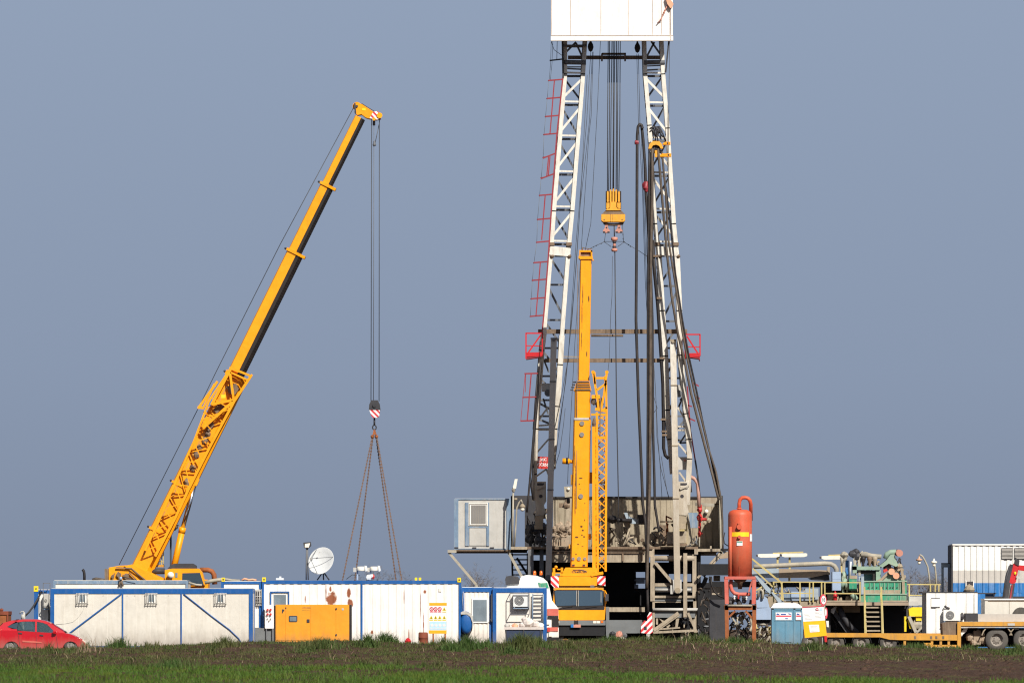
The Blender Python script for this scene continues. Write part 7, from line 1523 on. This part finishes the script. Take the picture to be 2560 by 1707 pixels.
m = MB(); m.pb(2160, 2184, 1434, 1452, Yq+.7, Yq+.9); part('rear_box', m, M['boxblue'], hc)
cp = MB(); cp.path([P(2104, 1392, YU+.2), P(2106, 1408, YU+.2), P(2112, 1398, YU+.2), P(2114, 1390, YU+.2)], .10, 8); cp.lump(P(2111, 1387, YU+.2), .22, .8, 3); cp.bar(P(2110, 1394, YU+.2), P(2109, 1428, YU+.2), .13); cp.bar(P(2116, 1392, YU+.3), P(2104, 1414, YU+.3), .11); solo('pipe_tee', cp, M['greypipe'], 'beige pipe tee at the right end of the short tube light', 'pipe')
m = MB(); m.pb(2114, 2122, 1400, 1439, YU+1, YU+1.1); solo('blue_upright', m, M['vblue'], 'narrow blue upright panel behind the beige pipe tee', 'panel')
m = MB(); m.path([P(2127, 1403, YU+.1), P(2126, 1418, YU+.1), P(2125, 1438, YU+.1)], .05, 6); solo('white_conduit', m, M['dish'], 'thin white conduit above the muddy green box', 'pipe')
# green shaker
gs = thing('shale_shaker', 'green shale shaker with orange motor ends on a deep ribbed tray', 'shaker', tuple(P(2213, 1504, YU)))
m = MB(); m.poly([(2158, 1455), (2180, 1453), (2266, 1450), (2267, 1484), (2158, 1482)], YU, YU+1.8); tr_ = part('ribbed_tray', m, M['green'], gs)
m = MB()
for x in (2175, 2186, 2200, 2211, 2220, 2236, 2251, 2260): m.pb(x-.8, x+.8, 1456, 1480, YU-.05, YU+.02)
m.pb(2158, 2268, 1451, 1454, YU-.06, YU+.1); part('tray_rib', m, M['palegreen'], tr_)
m = MB()
for x in (2171, 2181, 2192, 2206, 2217, 2226, 2232, 2243): m.tube(P(x, 1468, YU-.03), P(x, 1468, YU), .035, 8)
part('bolt_hole', m, M['ink'], tr_)
m = MB(); m.pb(2163, 2250, 1474, 1483, YU-.04, YU+.02); part('mud_spill', m, M['mud'], tr_)
m = MB(); m.pb(2151, 2266, 1486, 1504, YU-.1, YU+1.8); lt_ = part('lower_tray', m, M['green'], gs); m = MB(); m.pb(2160, 2267, 1483, 1486, YU-.15, YU+.1)
for x in (2245, 2251, 2257): m.pb(x-.7, x+.7, 1488, 1503, YU-.13, YU-.09)
part('tray_edge', m, M['palegreen'], lt_)
m = MB(); m.poly([(2199, 1452), (2219, 1431), (2223, 1430), (2246, 1449), (2246, 1452)], YU+.1, YU+1.4); part('screen_hood', m, M['palegreen'], gs)
m = MB(); m.bar(P(2199, 1453, YU+.05), P(2221, 1430, YU+.05), .12); m.bar(P(2188, 1455, YU+.05), P(2204, 1447, YU+.05), .1); part('hood_edge', m, M['ductbrown'], gs)
for (a, b, r_) in ((2229, 1428, 8), (2240.5, 1438.5, 8)):
    m = MB(); m.tube(P(a, b, YU-.15), P(a, b, YU+1), r_*kU, 20); part('vibrator_motor', m, M['orange'], gs)
m = MB(); m.poly([(2198, 1414), (2216, 1400), (2226, 1386), (2236, 1384), (2240, 1400), (2246, 1412), (2240, 1416), (2222, 1408), (2206, 1418)], YU+.3, YU+1.2); part('feed_chute', m, M['palegreen'], gs)
m = MB(); m.path([P(2214, 1396, YU+.6), P(2218, 1384, YU+.6), P(2226, 1380, YU+.6), P(2240, 1379, YU+.6)], .14, 10); part('feed_pipe', m, M['palegreen'], gs)
m = MB(); m.tube(P(2249, 1382, YU+.1), P(2244, 1381, YU+1.2), 8.6*kU, 18); part('pipe_end', m, M['hooktan'], gs)
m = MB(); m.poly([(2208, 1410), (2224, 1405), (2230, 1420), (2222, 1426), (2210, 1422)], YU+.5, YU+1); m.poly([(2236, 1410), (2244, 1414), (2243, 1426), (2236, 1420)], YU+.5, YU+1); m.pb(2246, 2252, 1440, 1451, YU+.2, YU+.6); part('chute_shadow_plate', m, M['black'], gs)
m = MB(); m.poly([(2208, 1424), (2216, 1420), (2220, 1426), (2210, 1431)], YU+.1, YU+.5); part('spring_mount', m, M['signred'], gs)
m = MB(); m.lump(P(2249, 1416, YU+.6), .17, 1, 3); m.bar(P(2254, 1422, YU+.2), P(2259, 1452, YU+.2), .12); m.bar(P(2258, 1452, YU-.05), P(2259, 1483, YU-.05), .14); m.bar(P(2245, 1424, YU+.3), P(2256, 1422, YU+.3), .1); part('support_arm', m, M['mud'], gs)
m = MB(); m.pb(2153, 2160, 1440, 1484, YU-.2, YU+.1); m.lump(P(2150, 1452, YU), .12, 2, 3); part('end_post', m, M['ductblue'], gs)
# deck and stairs
m = MB(); m.pb(2064, 2272, 1504.5, 1512.5, YU-.6, YU+2.4); dk = solo('plant_deck', m, M['ductbrown'], 'muddy brown deck under the green shaker', 'platform')
m = MB(); m.pb(2064, 2152, 1500, 1504, YU-.62, YU-.5); m.pb(2208, 2270, 1500, 1504, YU-.62, YU-.5); part('toe_board', m, M['mud'], dk)
m = MB(); m.pb(2064, 2076, 1512.8, None, YU+.5, YU+.8); m.pb(2266, 2271, 1512.8, None, YU-.3, YU); m.bar(P(2076, 1516, YU+.4), P(2124, 1584, YU+.4), .22); m.path([P(2098, 1516, YU+.2), P(2108, 1540, YU+.2), P(2122, 1562, YU+.2), P(2142, 1582, YU+.2)], .15, 8); part('under_pipe', m, M['dkgrey'], dk)
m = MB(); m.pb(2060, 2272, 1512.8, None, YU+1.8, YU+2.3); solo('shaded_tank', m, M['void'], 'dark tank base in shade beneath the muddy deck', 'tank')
m = MB(); m.poly([(2078, 1522), (2090, 1514), (2092, 1516), (2084, 1534), (2078, 1530)], YU, YU+.2); solo('white_flap', m, M['palegrey'], 'small pale flap hanging under the deck edge right of the speed sign', 'flap')
ss = thing('deck_stairs', 'steep yellow railed stairs up to the muddy deck before the shaker', 'stairs', tuple(P(2184, 1584, YU-1.2))); Yv = YU-1.4
m = MB()
for (a, b) in ((2161, 2163), (2203, 2206)): m.bar(P(a, 1466, Yv), P(b, 1590, Yv), .085); m.bar(P(a+2, 1500, Yv+.5), P(b+2, 1590, Yv), .07)
m.bar(P(2202, 1480, Yv), P(2204, 1504, Yv), .1); part('stringer', m, M['rail'], ss)
for i in range(7):
    m = MB(); y = 1514+i*11.6; m.pb(2164, 2202, y+2, y+5.6, Yv+.06+.12*(6-i)/6, Yv+.35+.3*(6-i)/6); part('tread', m, M['mud'], ss)
# toilet
YO = -18.0; kO = K(YO)
to = thing('portable_toilet', 'blue portable toilet with white roof before the mud plant', 'toilet', ground_at(1968, YO))
x0, x1, xc = X(1930, YO), X(2007, YO), X(1988, YO); dp = 1.15
m = MB(); m.box(x0, x1, YO, YO+dp, .08, Z(1519, YO)); tb2 = part('cabin_body', m, M['loo'], to)
m = MB()
for (a, b, t, u) in ((1930, 1934, 1519, None), (1984, 1988, 1519, None), (2003, 2007, 1519, None), (1930, 2007, 1519, 1523)): m.box(X(a, YO)-.01, X(b, YO)+.01, YO-.04, YO+.02, Z(u, YO), Z(t, YO)+.001*a/1930)
part('corner_rib', m, M['loo'], tb2)
m = MB(); m.pb(1935.5, 1983, 1524, 1608, YO-.022, YO+.02); dd = part('door', m, M['loo'], tb2)
m = MB(); m.pb(1940, 1952, 1553, 1604, YO-.045, YO-.01); m.pb(1963, 1979, 1553, 1604, YO-.045, YO-.01); m.pb(1936, 1983, 1549.6, 1551, YO-.04, YO-.01); part('door_panel', m, M['loo'], dd)
for (a, b) in ((1939, 1979), (1989.5, 2003)):
    m = MB(); m.pb(a, b, 1530, 1549, YO-.055, YO-.02); lb_ = part('advert', m, M['signwhite'], tb2)
    m = MB(); m.pb(a+1, b-(1 if a < 1960 else .5), 1537.5, 1540.8, YO-.062, YO-.05); part('red_lettering', m, M['inkred'], lb_)
    m = MB(); m.poly([(a+1, 1536), (a+4, 1532), (a+8, 1533.5), (a+11, 1536.5)], YO-.062, YO-.05)
    if a < 1960: m.poly([(b-11, 1533), (b-6, 1532), (b-2, 1534), (b-1, 1536.5)], YO-.062, YO-.05); m.pb(a+13, b-14, 1533, 1536, YO-.062, YO-.05); m.pb(b-16, b-9, 1544, 1546.5, YO-.062, YO-.05)
    part('blue_lettering', m, M['inkblue'], lb_)
m = MB(); rf = [[(x0-.05, YO-.06, Z(1519, YO)), (x1+.05, YO-.06, Z(1519, YO)), (x1+.05, YO+dp+.05, Z(1519, YO)), (x0-.05, YO+dp+.05, Z(1519, YO))], [(x0+.10, YO+.2, Z(1508, YO)), (x1-.22, YO+.2, Z(1508, YO)), (x1-.22, YO+dp-.2, Z(1508, YO)), (x0+.10, YO+dp-.2, Z(1508, YO))], [(x0+.3, YO+.4, Z(1505.5, YO)), (x1-.4, YO+.4, Z(1505.5, YO)), (x1-.4, YO+dp-.4, Z(1505.5, YO)), (x0+.3, YO+dp-.4, Z(1505.5, YO))]]; m.loft(rf, True, False); part('roof', m, M['white'], to)
m = MB(); m.pb(1978, 1983, 1503.5, 1506.5, YO+.3, YO+.5); part('vent_cap', m, M['ink'], to)
# signs
YV = -28.0
sn = thing('site_sign', 'slightly tilted site sign, white above and yellow below, right of the toilet', 'sign', ground_at(2036, YV))
def tilt(pts): return pts
m = MB(); m.poly([(2005, 1517.5), (2059, 1514.5), (2063, 1549.5), (2008, 1553)], YV, YV+.04); w1 = part('white_panel', m, M['signwhite'], sn)
m = MB(); m.poly([(2008, 1553.3), (2063, 1549.8), (2067, 1588), (2012, 1593.5)], YV, YV+.04); y1_ = part('yellow_panel', m, M['signyellow'], sn)
m = MB(); m.poly([(2022, 1561), (2047, 1560.5), (2049, 1578), (2025, 1580)], YV-.01, YV); pp_ = part('paper_notice', m, M['signwhite'], y1_)
m = MB()
for i in range(5): m.bar(P(2026+.4*i, 1564.5+i*3, YV-.014), P(2043+.4*i-(i % 2)*4, 1564.2+i*3, YV-.014), .014, .004)
part('notice_lines', m, M['vgrey'], pp_)
m = MB(); rd = random.Random(3)
for i in range(7):
    x = 2010+i*.4; y = 1527+i*3.4
    for (a, b) in ((0, rd.uniform(12, 20)), (26, 26+rd.uniform(10, 20))):
        if i < 2 and a == 0: continue
        m.bar(P(x+a, y-a*.055, YV-.008), P(x+b, y-b*.055, YV-.008), .013, .004)
part('panel_lettering', m, M['vgrey'], w1)
m = MB(); m.pb(2050, 2055.5, 1519, 1525, YV-.012, YV); part('blue_emblem', m, M['signblue'], w1); m = MB(); pts = [P(2043+3.5*math.cos(a*math.pi/8), 1522+2.2*math.sin(a*math.pi/8), YV-.01) for a in range(15)]; m.path(pts, .02, 4); part('red_emblem', m, M['inkred'], w1)
m = MB(); m.bar(P(2005, 1517, YV-.004), P(2059, 1514, YV-.004), .03, .05); part('red_edge', m, M['inkred'], w1)
for px in (2018, 2056): m = MB(); m.tube((X(px, YV+.1), YV+.1, 0), P(px, 1530, YV+.1), .03, 6); part('post', m, M['palegrey'], sn)
YX = -24.5
sp2 = thing('speed_sign', 'turned round speed limit sign with red rim above the site sign', 'sign', ground_at(2057, YX)); kX = K(YX)
def ell(cx, cy, rx, ry, Y0, Y1):
    m = MB(); m.poly([(cx+rx*math.cos(a*math.pi/14), cy+ry*math.sin(a*math.pi/14)) for a in range(28)], Y0, Y1); return m
d1 = part('disc', ell(2058, 1499, 8.2, 14.5, YX, YX+.05), M['inkred'], sp2); part('white_field', ell(2059, 1499, 5.6, 10.5, YX-.02, YX), M['signwhite'], d1)
text('number', '10', 2058.8, 1499, YX-.03, 9.5, M['ink'], d1, .06, .62)
m = MB(); m.tube((X(2063, YX), YX+.1, 0), P(2061, 1488, YX+.1), .03, 6); part('post', m, M['greypipe'], sp2)
m = ell(2065.5, 1532, 3.5, 14, YX-.2, YX-.15); o = solo('edge_on_sign', m, M['inkred'], 'second round red rimmed sign seen almost edge on behind the site sign', 'sign'); part('white_field', ell(2064.6, 1530, 1.8, 9, YX-.22, YX-.2), M['signwhite'], o)
m = MB(); m.poly([(2065, 1551), (2072, 1551), (2072, 1567), (2067, 1566)], YX-.1, YX+.05); solo('small_notice', m, M['dish'], 'little white plate beside the yellow part of the site sign', 'sign')
# ------------------------------------------------------------------ right end: containers, lamps, trailer
YV2 = 6.0
bv = thing('striped_container', 'big ribbed container striped white grey and blue at the right edge', 'container', ground_at(2480, YV2))
xa, xb = X(2382, YV2), X(2700, YV2)
for (t, u, mt, nm) in ((1361, 1425, 'white', 'white_wall'), (1425, 1456.5, 'vgrey', 'grey_wall'), (1456.5, 1481, 'vblue', 'blue_wall')):
    m = MB(); m.corr(xa, xb, Z(u, YV2), Z(t, YV2), YV2+.03, .04, .305); m.box(xa, xb, YV2+.12, YV2+2.5, Z(u, YV2), Z(t, YV2)); m.box(xa-.005, xa+.02, YV2+.02, YV2+2.5, Z(u, YV2), Z(t, YV2)); part(nm, m, M[mt], bv)
m = MB(); m.pb(2381, 2700, 1359, 1362.5, YV2-.02, YV2+2.6); part('top_rail', m, M['white'], bv); m = MB(); m.pb(2378.5, 2382.5, 1362, 1481, YV2-.03, YV2+2.5); part('corner_post', m, M['dkgrey'], bv)  # charcoal post puts the shade of the left side into colour
m = MB(); m.pb(2381, 2700, 1481, None, YV2+.05, YV2+2.4); part('blue_base', m, M['vblue'], bv)
for (a, b) in ((2504, 2531.5), (2536, 2572)):
    m = MB(); m.pb(a, b, 1369, 1397, YV2-.01, YV2+.05); v_ = part('vent', m, M['dkgrey'], bv); m = MB()
    for i in range(8): y = 1371+i*3.3; m.pb(a+.5, b-.5, y, y+1.7, YV2-.05, YV2-.005)
    part('louvre', m, M['vgrey'], v_)
m = MB(); m.pb(2416, 2433, 1453, 1481, YV2-.02, YV2+.05); d_ = part('hatch', m, M['ink'], bv); m = MB(); m.pb(2414, 2416.3, 1451, 1481, YV2-.03, YV2+.05); m.pb(2433, 2435, 1451, 1481, YV2-.03, YV2+.05); part('hatch_frame', m, M['white'], d_); m = MB(); m.lump(P(2424, 1474, YV2-.1), .28, 1, 3); part('hatch_pump', m, M['mud'], d_)
m = MB(); m.pb(2444, 2490, 1481, 1484, YV2-.2, YV2); m.pb(2450, 2700, 1490, 1494, YV2-.15, YV2); m.pb(2484, 2487, 1481, 1488, YV2-.2, YV2); part('pipe_run', m, M['dkgrey'], bv)
pf = thing('steel_portal', 'white square pipe frame left of the striped container', 'frame', ground_at(2360, YV2+1)); m = MB(); m.pb(2354, 2359.5, 1409, 1481, YV2+1, YV2+1.2); m.pb(2354, 2383, 1408, 1417.5, YV2+.95, YV2+1.25); m.box(X(2354, YV2+1), X(2359.5, YV2+1), YV2+1.02, YV2+1.18, 0, Z(1481, YV2+1)); part('frame_tube', m, M['ductblue'], pf); m = MB(); m.pb(2354, 2383, 1406.5, 1408.3, YV2+.93, YV2+1.27); part('frame_cap', m, M['ink'], pf)
for (bx, by, pole, lab) in ((2298, 1402, [(2325, 1470), (2323, 1440), (2319, 1415), (2312, 1400), (2306, 1390), (2301, 1386.5), (2298, 1388)], 'copper yard lamp on the pole bent left beside the green shaker'), (2335, 1408, [(2341, 1470), (2340, 1440), (2338, 1420), (2336, 1404)], 'pale yard lamp on a straight pole right of the bent one')):
    Yl = YU+1.5; t = thing('yard_lamp', lab, 'lamp', tuple(P(pole[0][0], 1470, Yl)), 'yard lamps'); m = MB(); m.path([P(a, b, Yl) for a, b in pole], .045, 6); part('pole', m, M['greypipe'], t)
    m = MB(); m.lathe(P(bx, by, Yl), [(.05, 0), (.16, .03), (.155, .10), (.06, .14), (.03, .24), (.01, .26)], 14); part('hood', m, M['copper'] if bx < 2310 else M['lampwhite'], t); m = MB(); m.ball(P(bx, by+3.5, Yl), .085, n=10, sz=1.2); part('globe', m, M['lens'], t)
YU2 = -16.0
uc = thing('small_container', 'small white container with cooling unit standing behind the yellow trailer', 'container', ground_at(2375, YU2))
xa, xb = X(2316, YU2), X(2443, YU2); m = MB(); m.corr(xa, xb, .1, Z(1482, YU2), YU2+.02, .035, .46); m.box(xa, xb, YU2+.08, YU2+2.4, .1, Z(1482, YU2)); w_ = part('front_wall', m, M['white'], uc)
m = MB(); m.add([P(2305, 1481, YU2+2.3), Vector((xa-.01, YU2+.0, Z(1481, YU2))), Vector((xa-.01, YU2+.0, 0)), (P(2305, 1481, YU2+2.3).x, YU2+2.3, 0), (xa, YU2+2.4, Z(1481, YU2)), (xa, YU2+2.4, 0)], [(0, 1, 2, 3), (0, 3, 5, 4), (0, 4, 1), (3, 2, 5), (1, 4, 5, 2)]); part('side_wall', m, M['palegrey'], uc)  # left side painted greyer, as turned away from the sun
m = MB(); m.pb(2305, 2444, 1478.5, 1482, YU2+.1, YU2+2.3); part('roof_edge', m, M['dkgrey'], uc)
m = MB(); m.pb(2436, 2444, 1482, None, YU2-.02, YU2+.1); m.pb(2316, 2324, 1482, None, YU2-.02, YU2+.1); part('corner_post', m, M['white'], uc)
m = MB(); m.pb(2328, 2350, 1495, 1517, YU2-.02, YU2+.03); p_ = part('wall_panel', m, M['white'], uc); m = MB(); m.pb(2328, 2350, 1494, 1495.4, YU2-.03, YU2+.03); m.pb(2328, 2350, 1516, 1517, YU2-.03, YU2+.03); part('panel_edge', m, M['ink'], p_)
ac_unit('white air conditioner on the small container above the trailer', 2380, 1537, YU2-.02, 42, 27, M['white'])
m = MB(); m.path([P(2361, 1514, YU2-.1), P(2366, 1518, YU2-.1), P(2374, 1521, YU2-.1)], .06, 6); solo('ac_pipe', m, M['ink'], 'short dark pipe above the white cooling unit on the small container', 'pipe')
m = MB(); m.lump(P(2405, 1540, YU2-.1), .13, 1.4, 4); solo('junction_box', m, M['ink'], 'dark junction box right of the white cooling unit', 'box')
# yellow machine behind the trailer
ym = thing('compressor', 'bright yellow compressor squeezed left of the small white container', 'machine', ground_at(2288, -3)); m = MB(); m.poly([(2272, 1522), (2282, 1517), (2310, 1517), (2310, 1540), (2274, 1540)], -3, -2); m.pb(2290, 2304, 1540, 1551, -2.9, -2); part('hood', m, M['lemon'], ym)
m = MB(); m.pb(2261, 2266, 1540, 1578, -3, -2.6); m.bar(P(2272, 1548, -3), P(2278, 1570, -3), .14); part('leg', m, M['lemon'], ym); m = MB(); m.bar(P(2272, 1540, -3.1), P(2290, 1580, -3.1), .16); m.bar(P(2290, 1582, -3.1), P(2306, 1566, -3.1), .10); m.lump(P(2298, 1560, -2.6), .4, .8, 5); part('tow_bar', m, M['greypipe'], ym); m = MB(); m.pb(2264, 2306, 1541, None, -2, -1.8); part('chassis', m, M['void'], ym)
m = MB(); m.pb(2272, 2306, 1490, 1512, YU+.2, YU+1); m.pb(2272, 2296, 1502, 1513, YU-.2, YU+.2); solo('grey_hopper', m, M['palegrey'], 'grey hopper box left of the small white container', 'box')
# low loader
YT3 = -25.0; kT = K(YT3)
tr3 = thing('low_loader', 'yellow low loader trailer with dusty wheels in front of the mud plant', 'trailer', ground_at(2230, YT3))
m = MB(); m.poly([(2060, 1581), (2230, 1582), (2310, 1585), (2394, 1586), (2394, 1600), (2250, 1599), (2225, 1598), (2200, 1592), (2060, 1592)], YT3, YT3+.25); m.pb(2060, 2394, 1582.5, 1586, YT3+.26, YT3+2.5); dk3 = part('deck', m, M['trailer'], tr3)
m = MB()
for px in (2262, 2330, 2352, 2372): m.pb(px-3, px+3, 1600, 1612, YT3+.05, YT3+.2)
m.pb(2320, 2395, 1611, 1617, YT3+.05, YT3+.2); m.pb(2310, 2330, 1606, 1614, YT3+.04, YT3+.2); part('deck_stake', m, M['trailer'], dk3)
m = MB()
for px in (2288, 2328, 2341, 2358): m.pb(px-2.5, px+2.5, 1589, 1596, YT3-.015, YT3+.01)
part('stake_pocket', m, M['brownsteel'], dk3)
m = MB(); m.pb(2060, 2394, 1592.5, 1611, YT3+.6, YT3+2.2); part('underframe', m, M['void'], tr3)
m = MB(); m.pb(2393.5, 2402.5, 1554, 1618, YT3-.03, YT3+2.4); m.pb(2394, 2640, 1553.5, 1564, YT3, YT3+2.4); gn = part('gooseneck', m, M['trailer'], tr3)
m = MB(); m.pb(2519, 2537, 1557, 1563, YT3-.012, YT3+.01); m.pb(2402.5, 2640, 1564, 1568, YT3+.05, YT3+.4); part('marker_strip', m, M['palegrey'], gn)
m = MB(); m.poly([(2356, 1557), (2372, 1553), (2394, 1553), (2394, 1586), (2357, 1586)], YT3+.1, YT3+1.6); part('ramp_box', m, M['brownsteel'], tr3)
m = MB()
for px in (2026, 2090, 2154, 2221): wheel(tr3, (X(px, YT3), YT3+.25, .40), .40, .32)
for px in (2090, 2154, 2221):
    m = MB(); c = P(px, 1600, YT3); pts = [Vector((X(px, YT3)+.45*math.cos(a*math.pi/12), 0, .40+.45*math.sin(a*math.pi/12))) for a in range(0, 13)]
    m.loft([[Vector((p.x, YT3+.02, p.z)), Vector((p.x, YT3+.55, p.z)), Vector((p.x*.97+X(px, YT3)*.03, YT3+.55, .40+(p.z-.40)*.95)), Vector((p.x*.97+X(px, YT3)*.03, YT3+.02, .40+(p.z-.40)*.95))] for p in pts], True, False); part('mudguard', m, M['dkgrey'], tr3)
m = MB(); m.poly([(2060, 1581), (2066, 1581), (2068, 1604), (2062, 1604)], YT3-.05, YT3+.2); part('tail_lamp', m, M['red'], tr3)
# tractor unit under the gooseneck
tu = thing('truck', 'truck with big dusty rear wheels and a cream box under the trailer neck', 'truck', ground_at(2520, YT3+1))
for px in (2493, 2563): wheel(tu, (X(px, YT3), YT3+.45, .53), .53, .5, n=28)
for px in (2493, 2563):
    m = MB(); x_ = X(px, YT3)
    m.loft([[Vector((x_+rr*math.cos(a*math.pi/12), yy, .56+rr*math.sin(a*math.pi/12))) for (rr, yy) in ((.74, YT3+.12), (.74, YT3+.75), (.69, YT3+.75), (.69, YT3+.12))] for a in range(1, 12)], True, False); part('mudguard', m, M['mud'], tu)
m = MB(); m.pb(2404, 2640, 1569, 1616, YT3+.9, YT3+2.0); part('chassis', m, M['void'], tu)
m = MB(); m.poly([(2402, 1580), (2410, 1571), (2420, 1568.5), (2416, 1578), (2408, 1584), (2404, 1590)], YT3+.3, YT3+.6); m.pb(2421, 2440, 1566, 1570, YT3+.45, YT3+.6); m.pb(2462, 2488, 1567, 1571, YT3+.45, YT3+.6); m.pb(2536, 2548, 1567, 1573, YT3+.45, YT3+.6); part('mudflap', m, M['white'], tu)
m = MB(); rd = random.Random(5)
for i in range(10): m.lump(P(rd.uniform(2424, 2462), rd.uniform(1578, 1608), YT3+.6), rd.uniform(.1, .2), 1, i)
m.pb(2434, 2452, 1576, 1610, YT3+.5, YT3+.8); part('suspension', m, M['ductbrown'], tu)
YB3 = YT3+4.5
m = MB(); m.pb(2462, 2640, 1499, 1562, YB3, YB3+2.2); bx_ = part('body_box', m, M['cream'], tu); m = MB(); m.pb(2461, 2640, 1495.5, 1499, YB3-.05, YB3+2.2); part('box_lid', m, M['white'], bx_); m = MB(); m.pb(2470, 2640, 1500.5, 1502.5, YB3-.02, YB3+.02); m.pb(2522.8, 2523.6, 1502, 1535, YB3-.015, YB3+.02); part('box_seam', m, M['brownsteel'], bx_)
m = MB(); m.tube(P(2552, 1538, YB3-.1), P(2552, 1538, YB3+.1), 21*K(YB3), 20); part('spare_wheel', m, M['tyre'], bx_)
m = MB(); m.pb(2445, 2640, 1534, 1553, YT3+.4, YT3+1.2); slab = solo('concrete_slab', m, M['concrete'], 'long grey slab lying on the yellow trailer neck', 'slab'); m = MB(); m.pb(2414, 2444.5, 1532, 1553, YT3+.3, YT3+1.3); solo('grey_crate', m, M['dkgrey'], 'dark grey crate at the left end of the slab on the trailer neck', 'crate')
m = MB(); m.pb(2444, 2463, 1484, 1530, -6, -5); solo('blue_bin', m, M['vblue'], 'narrow blue bin between the small white container and the cream truck box', 'bin')
# folded loader crane
lc_ = thing('loader_crane', 'red folded loader crane arm rising behind the cream truck box', 'crane', tuple(P(2525, 1500, YB3+.8))); Yz = YB3+.8
m = MB(); m.poly([(2534, 1408), (2546, 1411), (2546, 1422), (2540, 1454), (2534, 1460), (2523, 1456)], Yz, Yz+.4); arm = part('main_arm', m, M['red'], lc_)
m = MB(); m.poly([(2547, 1412), (2600, 1416), (2640, 1440), (2600, 1432), (2570, 1428), (2545, 1424)], Yz, Yz+.35); part('second_arm', m, M['red'], lc_)
m = MB(); m.poly([(2537, 1409), (2539, 1392), (2543, 1397), (2549, 1402), (2547, 1414)], Yz-.05, Yz+.4); m.bar(P(2528, 1410, Yz), P(2512, 1495, Yz), .14); m.bar(P(2522, 1455, Yz), P(2516, 1500, Yz), .16); m.bar(P(2534, 1458, Yz), P(2528, 1500, Yz), .12); m.path([P(2524, 1414, Yz-.1), P(2514, 1450, Yz-.1), P(2508, 1496, Yz-.1)], .05, 6); part('arm_ram', m, M['dkgrey'], lc_)
m = MB(); m.bar(P(2526, 1460, Yz+.1), P(2522, 1500, Yz+.1), .10); m.bar(P(2517, 1412, Yz), P(2509, 1498, Yz), .05); m.bar(P(2541, 1440, Yz-.05), P(2560, 1448, Yz-.05), .10); part('ram_rod', m, M['palegrey'], lc_)
m = MB(); m.bar(P(2531, 1460, Yz-.03), P(2525, 1500, Yz-.03), .07); part('inner_arm', m, M['ladder'], lc_)
m = MB(); m.lump(P(2538, 1432, Yz-.02), .06, 1.2, 2); part('arm_mark', m, M['lemon'], arm)

# loose pipework and hoses lying about the plant
for (bx, Y, n, mats, sd, lab) in (((1746, 1776, 1470, 1596), YRG-.6, 5, ('brownhose', 'black', 'steel'), 71, 'knotted hoses hanging at the right side of the rig base'),
        ((2066, 2148, 1484, 1503), YU+.9, 5, ('brownhose', 'dkgrey', 'mud'), 72, 'low pipes and hoses on the deck behind the right yellow railing'),
        ((1896, 1954, 1456, 1500), YU+.9, 5, ('greypipe', 'steel', 'brownhose'), 73, 'pale pipework behind the plant walkway right of the red tank'),
        ((1958, 2030, 1468, 1502), YU+.9, 4, ('steel', 'greypipe', 'brownhose'), 74, 'pipework behind the yellow railing above the toilet'),
        ((2204, 2262, 1395, 1450), YU+1.5, 4, ('dkgrey', 'mud'), 75, 'hoses and muddy pipes behind the green shaker chute'),
        ((2130, 2200, 1378, 1430), YU+1.2, 4, ('dkgrey', 'greypipe', 'mud'), 76, 'tangled pipes around the hydrocyclone manifold'),
        ((2272, 2304, 1545, 1590), -2.8, 4, ('black', 'steel'), 77, 'hoses beneath the yellow compressor'),
        ((2404, 2462, 1574, 1612), YT3+.7, 5, ('black', 'brownsteel'), 78, 'air lines hanging under the trailer neck'),
        ((2062, 2130, 1520, 1590), YU+1.2, 4, ('dkgrey', 'black'), 79, 'dark hoses in the shade under the muddy deck'),
        ((1640, 1730, 1545, 1600), YRG+1.5, 5, ('brownsteel', 'rig', 'dkgrey'), 80, 'muddy pipes lying inside the foot of the rig columns'),
        ((1318, 1370, 1272, 1364), YRG+2.6, 6, ('black', 'brownhose', 'greypipe'), 81, 'hoses and cables heaped on the rig floor by the left mast foot'),
        ((1520, 1660, 1318, 1364), YRG+2.4, 4, ('brownhose', 'dkgrey', 'rig'), 82, 'muddy hoses on the middle of the rig floor'),
        ((1666, 1742, 1290, 1364), YRG+2.8, 4, ('brownhose', 'rust', 'steel'), 83, 'pipes and hoses on the rig floor beside the right mast foot')):
    tangle('pipe_clutter', lab, 'pipes', bx, Y, n, mats, sd, (.025, .06))
